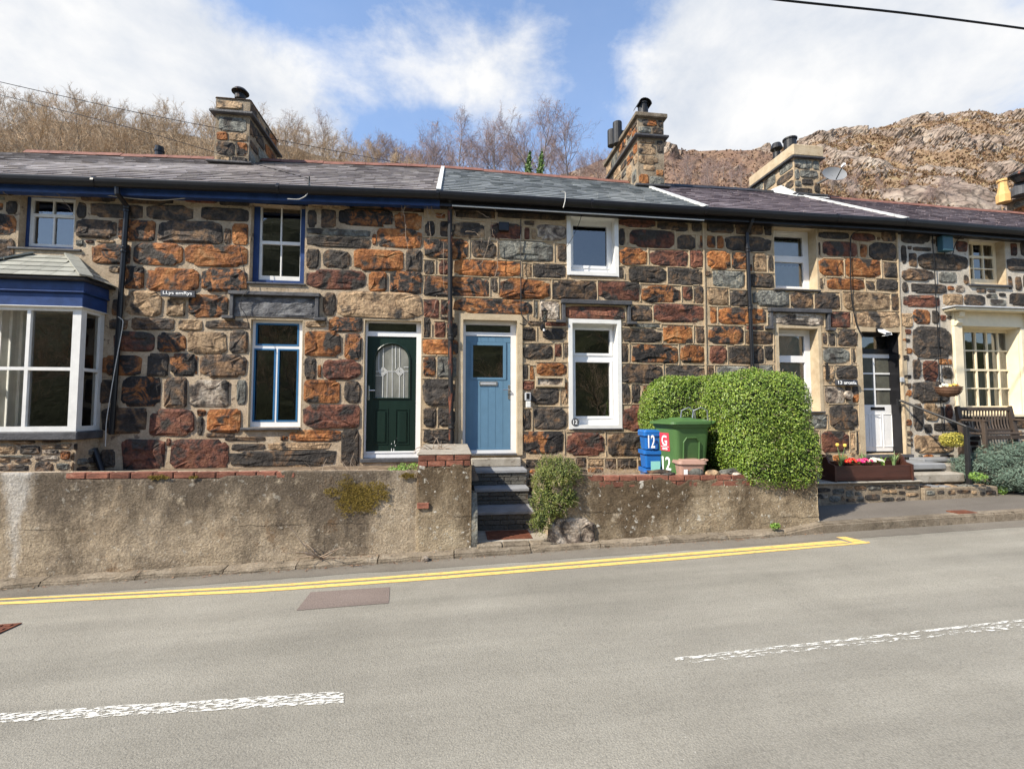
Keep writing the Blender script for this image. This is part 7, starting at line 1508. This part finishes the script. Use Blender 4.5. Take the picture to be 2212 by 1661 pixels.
# ============================================================ HILLS
def hillm(name, rock, veg, thr, sc, slope=.5):
    m = bpy.data.materials.new(name); m.use_nodes = True; nt = m.node_tree; N = nt.nodes; K = nt.links; b = N['Principled BSDF']; b.inputs['Roughness'].default_value = .95; b.inputs['Specular IOR Level'].default_value = .15
    tc = N.new('ShaderNodeTexCoord')
    def nz(s, d=8, r=.62, st=(1,1,1)):
        mp = N.new('ShaderNodeMapping'); mp.inputs['Scale'].default_value = st; K.new(tc.outputs['Object'], mp.inputs[0])
        n = N.new('ShaderNodeTexNoise'); n.inputs['Scale'].default_value = s; n.inputs['Detail'].default_value = d; n.inputs['Roughness'].default_value = r; K.new(mp.outputs[0], n.inputs['Vector']); return n.outputs['Fac']
    def ramp(f, l):
        c = N.new('ShaderNodeValToRGB'); K.new(f, c.inputs[0]); el = c.color_ramp.elements
        while len(el) < len(l): el.new(.5)
        for e, (p, q) in zip(el, l): e.position = p; e.color = (*q, 1)
        return c.outputs[0]
    vo = N.new('ShaderNodeTexVoronoi'); vo.feature = 'DISTANCE_TO_EDGE'; vo.inputs['Scale'].default_value = sc*4.5; mpv = N.new('ShaderNodeMapping'); mpv.inputs['Scale'].default_value = (1, .6, 1.5); mpv.inputs['Rotation'].default_value = (0, .2, 0)
    wv = N.new('ShaderNodeVectorMath'); wv.operation = 'ADD'; nw = N.new('ShaderNodeTexNoise'); nw.inputs['Scale'].default_value = sc*4; nw.inputs['Detail'].default_value = 5; K.new(tc.outputs['Object'], nw.inputs['Vector']); sc_ = N.new('ShaderNodeVectorMath'); sc_.operation = 'SCALE'; sc_.inputs['Scale'].default_value = 3.2; K.new(nw.outputs['Color'], sc_.inputs[0])
    K.new(tc.outputs['Object'], wv.inputs[0]); K.new(sc_.outputs[0], wv.inputs[1]); K.new(wv.outputs[0], mpv.inputs[0]); K.new(mpv.outputs[0], vo.inputs['Vector'])
    ck = N.new('ShaderNodeMapRange'); ck.inputs[1].default_value = .0; ck.inputs[2].default_value = .12; ck.inputs[3].default_value = .35; ck.inputs[4].default_value = 1.0; K.new(vo.outputs['Distance'], ck.inputs[0])
    R1, V1 = ramp(nz(sc*2.2, 10, .7, (1,1,.6)), rock), ramp(nz(sc*3.1, 9, .7), veg)
    at_ = N.new('ShaderNodeAttribute'); at_.attribute_name = 'rock'
    a = N.new('ShaderNodeMath'); a.operation = 'MULTIPLY_ADD'; K.new(nz(sc*4, 8, .7), a.inputs[0]); a.inputs[1].default_value = -1.1; K.new(at_.outputs['Fac'], a.inputs[2])
    mr = N.new('ShaderNodeMapRange'); K.new(a.outputs[0], mr.inputs[0]); mr.inputs[1].default_value = -.46; mr.inputs[2].default_value = -.34; mr.inputs[3].default_value = 1; mr.inputs[4].default_value = 0
    x = N.new('ShaderNodeMix'); x.data_type = 'RGBA'; K.new(mr.outputs[0], x.inputs[0]); hsv = N.new('ShaderNodeHueSaturation'); K.new(ck.outputs[0], hsv.inputs['Value']); K.new(R1, hsv.inputs['Color']); K.new(hsv.outputs[0], x.inputs[6]); K.new(V1, x.inputs[7]); K.new(x.outputs[2], b.inputs['Base Color'])
    bp = N.new('ShaderNodeBump'); bp.inputs['Strength'].default_value = 1; bp.inputs['Distance'].default_value = .5; K.new(nz(sc*5, 8, .7), bp.inputs['Height']); K.new(bp.outputs[0], b.inputs['Normal']); MT[name] = m
ROCK = [(.25,(.09,.066,.052)), (.42,(.22,.165,.13)), (.55,(.32,.255,.20)), (.7,(.43,.365,.295))]
VEG = [(.25,(.10,.065,.042)), (.42,(.195,.125,.078)), (.55,(.26,.18,.11)), (.68,(.29,.225,.115)), (.8,(.20,.17,.07))]
hillm('crag', ROCK, VEG, .80, .10, .5); hillm('moor', ROCK, [(.25,(.10,.062,.045)), (.45,(.185,.115,.08)), (.6,(.245,.16,.105)), (.75,(.28,.21,.13))], .40, .12, .4)
hillm('wood_floor', [(.3,(.15,.105,.065)), (.6,(.25,.18,.11))], [(.3,(.14,.10,.06)), (.5,(.24,.17,.105)), (.7,(.33,.24,.15))], .5, .4); hillm('far_side', [(.3,(.05,.045,.03)), (.6,(.10,.085,.05))], [(.3,(.035,.04,.018)), (.6,(.07,.075,.03))], .5, .2)
def interp(pts, x):
    if x <= pts[0][0]: return pts[0][1]
    for (a, b), (c, d) in zip(pts, pts[1:]):
        if x <= c: t = (x-a)/(c-a); return b+(d-b)*t
    return pts[-1][1]
def hill(name, m, outline, dist, x0, x1, nx_, ns, amp, fs, near=14.0, zn=2.0, curve=1.0, rocky=0.0, seed=0, tufts=0, tm=None):
    dd = dist; crest = []
    for i in range(nx_+1):
        px = x0+(x1-x0)*i/nx_; p = atr(px, interp(outline, px), dd); crest.append(p)
    mb = MB(); tot = ns+10; rk = []; rnd_ = random.Random(seed)
    for i, c in enumerate(crest):
        nb = Vector((c.x*(near+6)/(dd), CAM.y+near+8, zn))
        for k in range(tot+1):
            if k <= ns:
                s_ = k/ns; p = nb.lerp(c, s_); p.z = zn+(c.z-zn)*(s_**curve)
            else: t = (k-ns)/10; p = Vector((c.x*(1+.15*t), c.y+dd*.35*t, c.z-dd*.35*t*t))
            e = min(1, s_*1.6) if k <= ns else 1
            q = p*fs+Vector((seed, 0, 0)); d = amp*e*noise.fractal(q, .9, 2.1, 5); r = 0
            if rocky:                                   # outcrops: stepped blocks where the rock breaks through
                msk = noise.fractal(Vector((q.x*1.7+q.z*.4, q.y*1.2, q.z*2.0))+Vector((4,7,2)), .7, 2.1, 5)+rocky
                r = max(0, min(1, msk*2.4+.25))
                def rg(z_): return 1-2*abs(noise.noise(z_))
                w1 = Vector((p.x+p.z*.15, p.y, p.z*1.1-p.x*.12))
                d += e*r*(1.7*rg(w1*.075)+.85*rg(w1*.18+Vector((3,1,2)))+.35*rg(w1*.42)+.12*noise.noise(p*1.1))
            d += e*(1-r)*.35*noise.noise(p*.9)
            f = .5 if k == ns else 1
            mb.v.append((p.x, p.y-d*.75, p.z+d*.6*f)); rk.append(r)
    for i in range(nx_):
        for k in range(tot): a = i*(tot+1)+k; mb.f.append((a, a+tot+1, a+tot+2, a+1))
    o = struct(mb, name, m, origin=(0,0,0)); at_ = o.data.attributes.new('rock', 'FLOAT', 'POINT'); at_.data.foreach_set('value', rk)
    if tufts:                                          # heather and dead bracken
        tb = MB()
        for _ in range(tufts*3):
            i = rnd_.randrange(nx_); k = int(ns*rnd_.uniform(.12, 1.0)); a = i*(tot+1)+k
            if rk[a] > .45: continue
            p = Vector(mb.v[a]).lerp(Vector(mb.v[min(a+tot+2, len(mb.v)-1)]), rnd_.random())+Vector((rnd_.uniform(-.4,.4), 0, 0)); s_ = rnd_.uniform(.14, .42)*dd/85
            for j in range(3):
                u = Vector((rnd_.uniform(-1,1), rnd_.uniform(-.6,.2), rnd_.uniform(.1,1.2))).normalized(); w = Vector((rnd_.uniform(-1,1), rnd_.uniform(-1,.2), rnd_.uniform(-.3,.6))).normalized(); tb.tri(p-w*s_*.5, p+w*s_*.5, p+u*s_*1.1)
            if len(tb.f) > tufts*3: break
        tag(tb.build('heather', tm, o, origin=(0,0,0)), kind='stuff')
    return o
leafm('heather_russet', [(.2,(.12,.068,.045)), (.45,(.22,.135,.082)), (.65,(.30,.205,.12)), (.85,(.33,.265,.14))], .95, .1); leafm('heather_brown', [(.2,(.115,.07,.052)), (.5,(.21,.132,.095)), (.85,(.32,.225,.145))], .95, .1)
OUT_C = [(1400,420), (1590,352), (1700,322), (1742,304), (1760,289), (1782,283), (1810,279), (1850,277), (1900,275), (1950,270), (2000,264), (2040,254), (2085,242), (2120,238), (2140,241), (2158,248), (2185,246), (2212,244), (2300,236), (2600,250), (3100,330), (3600,420)]
OUT_M = [(900,430), (1050,412), (1165,388), (1220,372), (1280,352), (1340,336), (1400,322), (1440,316), (1500,320), (1540,323), (1600,330), (1650,334), (1800,345), (2100,400)]
OUT_L = [(-1400,300), (-300,268), (0,270), (200,272), (350,278), (460,298), (600,318), (720,342), (850,374), (1000,400), (1300,430)]
hill('crag', 'crag', OUT_C, 110, 1500, 2560, 330, 170, 2.4, .06, near=30, zn=10, curve=.9, rocky=-.13, seed=3, tufts=22000, tm='heather_russet')
hill('hillside', 'moor', OUT_M, 85, 900, 2100, 160, 60, 1.6, .07, near=30, zn=10, rocky=-.46, seed=6, tufts=9000, tm='heather_brown')
hill('hillside', 'wood_floor', OUT_L, 40, -1400, 1300, 120, 40, .7, .2, near=14, zn=3, seed=9)
# the valley side across the street, behind the camera: what the windows mirror
mb = MB(); nx_, ny_ = 60, 26
for i in range(nx_+1):
    for k in range(ny_+1):
        x = -120+240*i/nx_; t = k/ny_; y = -22-70*t; z = -.3+(21+5*math.sin(x*.045+.6)+4*noise.noise((x*.05, 1, 2))+26*math.exp(-((x+30)/20)**2))*(t**.8)+1.6*noise.noise((x*.2, y*.2, 4))*min(1, t*6)
        mb.v.append((x, y, z))
for i in range(nx_):
    for k in range(ny_): a = i*(ny_+1)+k; mb.f.append((a, a+ny_+1, a+ny_+2, a+1))
struct(mb, 'hillside', 'far_side', origin=(0,0,0))
mb = MB(); mb.quad((-120,-60,-.2), (120,-60,-.2), (120,-10.9,-.05), (-120,-10.9,-.05)); struct(mb, 'field', 'far_side', origin=(0,0,0))

# ============================================================ BARE TREES
def grow(seed, Ht, n1=14, up=.55, multi=1, birch=False, dens=1.0):
    rnd = random.Random(seed); tk, tw = MB(), MB()
    def path(p, d, l, seg, jit, trop):
        pts = [p.copy()]
        for s_ in range(seg):
            d = (d+Vector((rnd.gauss(0,jit), rnd.gauss(0,jit), rnd.gauss(0,jit)+trop))).normalized(); p = p+d*l/seg; pts.append(p.copy())
        return pts
    def at(pts, t):
        f = t*(len(pts)-1); i = min(int(f), len(pts)-2); return pts[i].lerp(pts[i+1], f-i), (pts[i+1]-pts[i]).normalized()
    def side(d, ang):
        v = Vector((rnd.gauss(0,1), rnd.gauss(0,1), rnd.gauss(0,1))); v = (v-d*v.dot(d)).normalized(); return (d*math.cos(ang)+v*math.sin(ang)).normalized()
    for mI in range(multi):
        d0 = Vector((rnd.gauss(0,.10+.18*(multi > 1)), rnd.gauss(0,.1), 1)).normalized(); tr = path(Vector((mI*.25-.12*multi, 0, 0)), d0, Ht*rnd.uniform(.82, 1.0), 9, .07, .05); r0 = Ht*.0125
        tk.tube(tr, [r0*(1-.88*i/9) for i in range(10)], 7, False)
        for i in range(n1):
            t = (.12 if not birch else .26)+(.86 if not birch else .73)*(i+rnd.random())/n1; p, d = at(tr, t); l1 = Ht*(.52 if not birch else .52)*(1.05-t*.66)*rnd.uniform(.7, 1.2)
            b1 = path(p, side(d, rnd.uniform(.55, 1.15) if not birch else rnd.uniform(.5, 1.0)), l1, 6, .15, .10); r1 = r0*(1-.8*t)*.55; tk.tube(b1, [max(.008, r1*(1-.8*k/6)) for k in range(7)], 5, False)
            for j in range(int(8*dens)):
                p2, d2 = at(b1, .2+.8*(j+rnd.random())/(8*dens)); l2 = l1*rnd.uniform(.28, .55); b2 = path(p2, side(d2, rnd.uniform(.4, .9)), l2, 4, .17, .07); tw.tube(b2, [.012, .010, .008, .007, .005], 3, False)
                for k in range(int(7*dens)):
                    p3, d3 = at(b2, .15+.85*(k+rnd.random())/(7*dens)); l3 = l2*rnd.uniform(.35, .7); b3 = path(p3, side(d3, rnd.uniform(.3, .85)), l3, 3, .2, .05 if not birch else -.06); tw.tube(b3, [.008, .007, .006, .004], 3, False)
                    for q in range(2):
                        p4, d4 = at(b3, rnd.uniform(.2, .95)); b4 = path(p4, side(d4, rnd.uniform(.3, .8)), l3*rnd.uniform(.3, .6), 2, .2, .03 if not birch else -.10); tw.tube(b4, [.006, .005, .0035], 3, False)
    zm_ = max(q[2] for q in tw.v)/Ht                     # bring the whole tree, twigs included, to the height asked for
    for m_ in (tk, tw): m_.v = [(x/zm_, y/zm_, z/zm_) for x, y, z in m_.v]
    return tk, tw
PROTO = []
def mesh_of(mb, name, m):
    me = bpy.data.meshes.new(name); me.from_pydata(mb.v, [], mb.f); me.materials.append(MT[m]); return me
for sd_, kw in ((1, {}), (2, dict(multi=2, n1=10)), (3, dict(n1=16)), (4, dict(multi=3, n1=7))): tk, tw = grow(sd_, 7.0, **kw); PROTO.append((mesh_of(tk, 'trunk', 'bark'), mesh_of(tw, 'crown', 'twig')))
BIRCH = []
for sd_, kw in ((11, dict(birch=True, n1=18)), (12, dict(birch=True, multi=2, n1=14)), (13, dict(birch=True, n1=16))): tk, tw = grow(sd_, 10.0, **kw); BIRCH.append((mesh_of(tk, 'trunk', 'bark_birch'), mesh_of(tw, 'crown', 'twig_birch')))
def tree(name, proto, base, s_, rot, label, grp):
    o = empty(name, base, label, 'tree', grp); o.rotation_euler = (0, 0, rot); o.scale = (s_, s_, s_)
    for nm, me in zip(('trunk', 'crown'), proto): c = bpy.data.objects.new(nm, me); COL.objects.link(c); c.parent = o
    return o
rnd = random.Random(21)
TOPL = [(-300,195), (0,205), (60,182), (150,186), (215,196), (260,222), (330,232), (400,205), (450,212), (600,245), (680,258), (760,282), (830,300), (900,310)]
def crowned(px, dist, topy, proto, H0, name, label, grp, smin=.5, smax=1.6, basey=None):   # a tree whose top reaches the given row
    zt_ = atr(px, topy, dist).z; x = atr(px, 400, dist).x; hb = interp(OUT_L, px)
    zc = 3+(atr(px, hb, 40).z-3)*max(0, min(1, (dist-22)/18))
    s_ = max(smin, min(smax, (zt_-zc)/H0)); return tree(name, proto, (x, CAM.y+dist, zt_-H0*s_), s_, rnd.uniform(0, 6.28), label, grp)
wl = 'bare brown twiggy tree in the dense wood behind the blue-trimmed house'
for row, (d_, dy) in enumerate(((28, 62), (32, 34), (36, 10), (40, -2))):
    px = -120+rnd.uniform(0, 40)
    while px < 900:
        crowned(px, d_+rnd.uniform(-1.5, 1.5), interp(TOPL, px)+dy+rnd.uniform(-8, 22), rnd.choice(PROTO), 7.0, 'bare_tree', wl, 'bare wood behind the houses', .55, 1.5); px += rnd.uniform(34, 58)
for px, ty, d_, b, s0, lb in ((690,236,44,0,10,'slender pale birch rising above the wood right of the first chimney'), (640,240,46,2,10,'hazy thin birch rising just right of the first chimney')): crowned(px, d_, ty, BIRCH[b], 10.0, 'birch_tree', lb, None, .3, 1.2)
for px, ty, d_, b, lb in ((985,238,36,2,'leaning bare birch left of the tall central birch'), (1072,212,36,0,'tall straight bare birch standing centre above the grey roof'), (1165,207,36,1,'broad twin-stemmed birch with ivy on its trunks above the grey roof'), (1230,228,38,2,'bare birch with one ivy-clad trunk right of the twin-stemmed birch'), (930,262,38,1,'thin spreading birch above the white verge strip')):
    zt_ = atr(px, ty, d_).z; x = atr(px-(0 if px != 1072 else -2), 330, d_).x; s_ = (zt_-(atr(px, 415, d_).z))/10.0; tree('birch_tree', BIRCH[b], (x, CAM.y+d_, zt_-10*s_*.98), s_, rnd.uniform(0, 6.28), lb, None)
for px, Y_ in ((1142,36), (1168,36)):
    a, b = atr(px-4, 395, Y_-.3), atr(px+2, 332, Y_-.3); r2 = random.Random(px); mb = MB()
    for k in range(900): t = r2.random(); p = a.lerp(b, t)+Vector((r2.gauss(0,.22*(1.1-t)), r2.gauss(0,.2), r2.gauss(0,.1))); leaf(mb, p, Vector((r2.gauss(0,1), -1, r2.gauss(0,1))).normalized(), .09, r2, .7)
    tag(mb.build('ivy', 'ivy'), 'green ivy climbing the lower trunk of a central birch', 'ivy', 'ivy on the birches')
ml = 'thin bare birch in the scrub line behind the grey roof'
for i in range(26):
    px = 780+i*21+rnd.uniform(-10, 10); ty = (300 if px < 1200 else 318)+rnd.uniform(-18, 22); d_ = rnd.uniform(40, 48); zt_ = atr(px, ty, d_).z; s_ = (zt_-atr(px, 425, d_).z)/10; tree('birch_tree', BIRCH[i % 3], (atr(px, 400, d_).x, CAM.y+d_, zt_-10*s_), s_, rnd.uniform(0, 6.28), ml, 'scrub birches behind the grey roof')
# shrubs scattered over the moor and the crag
for i in range(46):
    px = rnd.uniform(1440, 1760) if i < 30 else rnd.uniform(1760, 2230); crg = px > 1760
    d_ = rnd.uniform(45, 70); yb = rnd.uniform(360, 420)+(.06*(px-1440)); hpx = rnd.uniform(26, 52); b, t = atr(px, yb+10, d_), atr(px, yb-hpx, d_); s_ = (t.z-b.z)/10
    tree('bare_shrub', BIRCH[i % 3], (b.x, CAM.y+d_, b.z), s_, rnd.uniform(0, 6.28), 'bare reddish shrub on the slope below the moor and crag', 'shrubs on the slope')
for i, (x, y) in enumerate(((7.5,-15), (12,-17), (-16,-16), (-22,-19), (3,-20), (18,-18), (-9,-21))): tree('bare_tree', PROTO[i % 4], (x, y, -.1), 1.25, i*1.3, 'bare tree across the street mirrored in the windows', 'trees across the street')
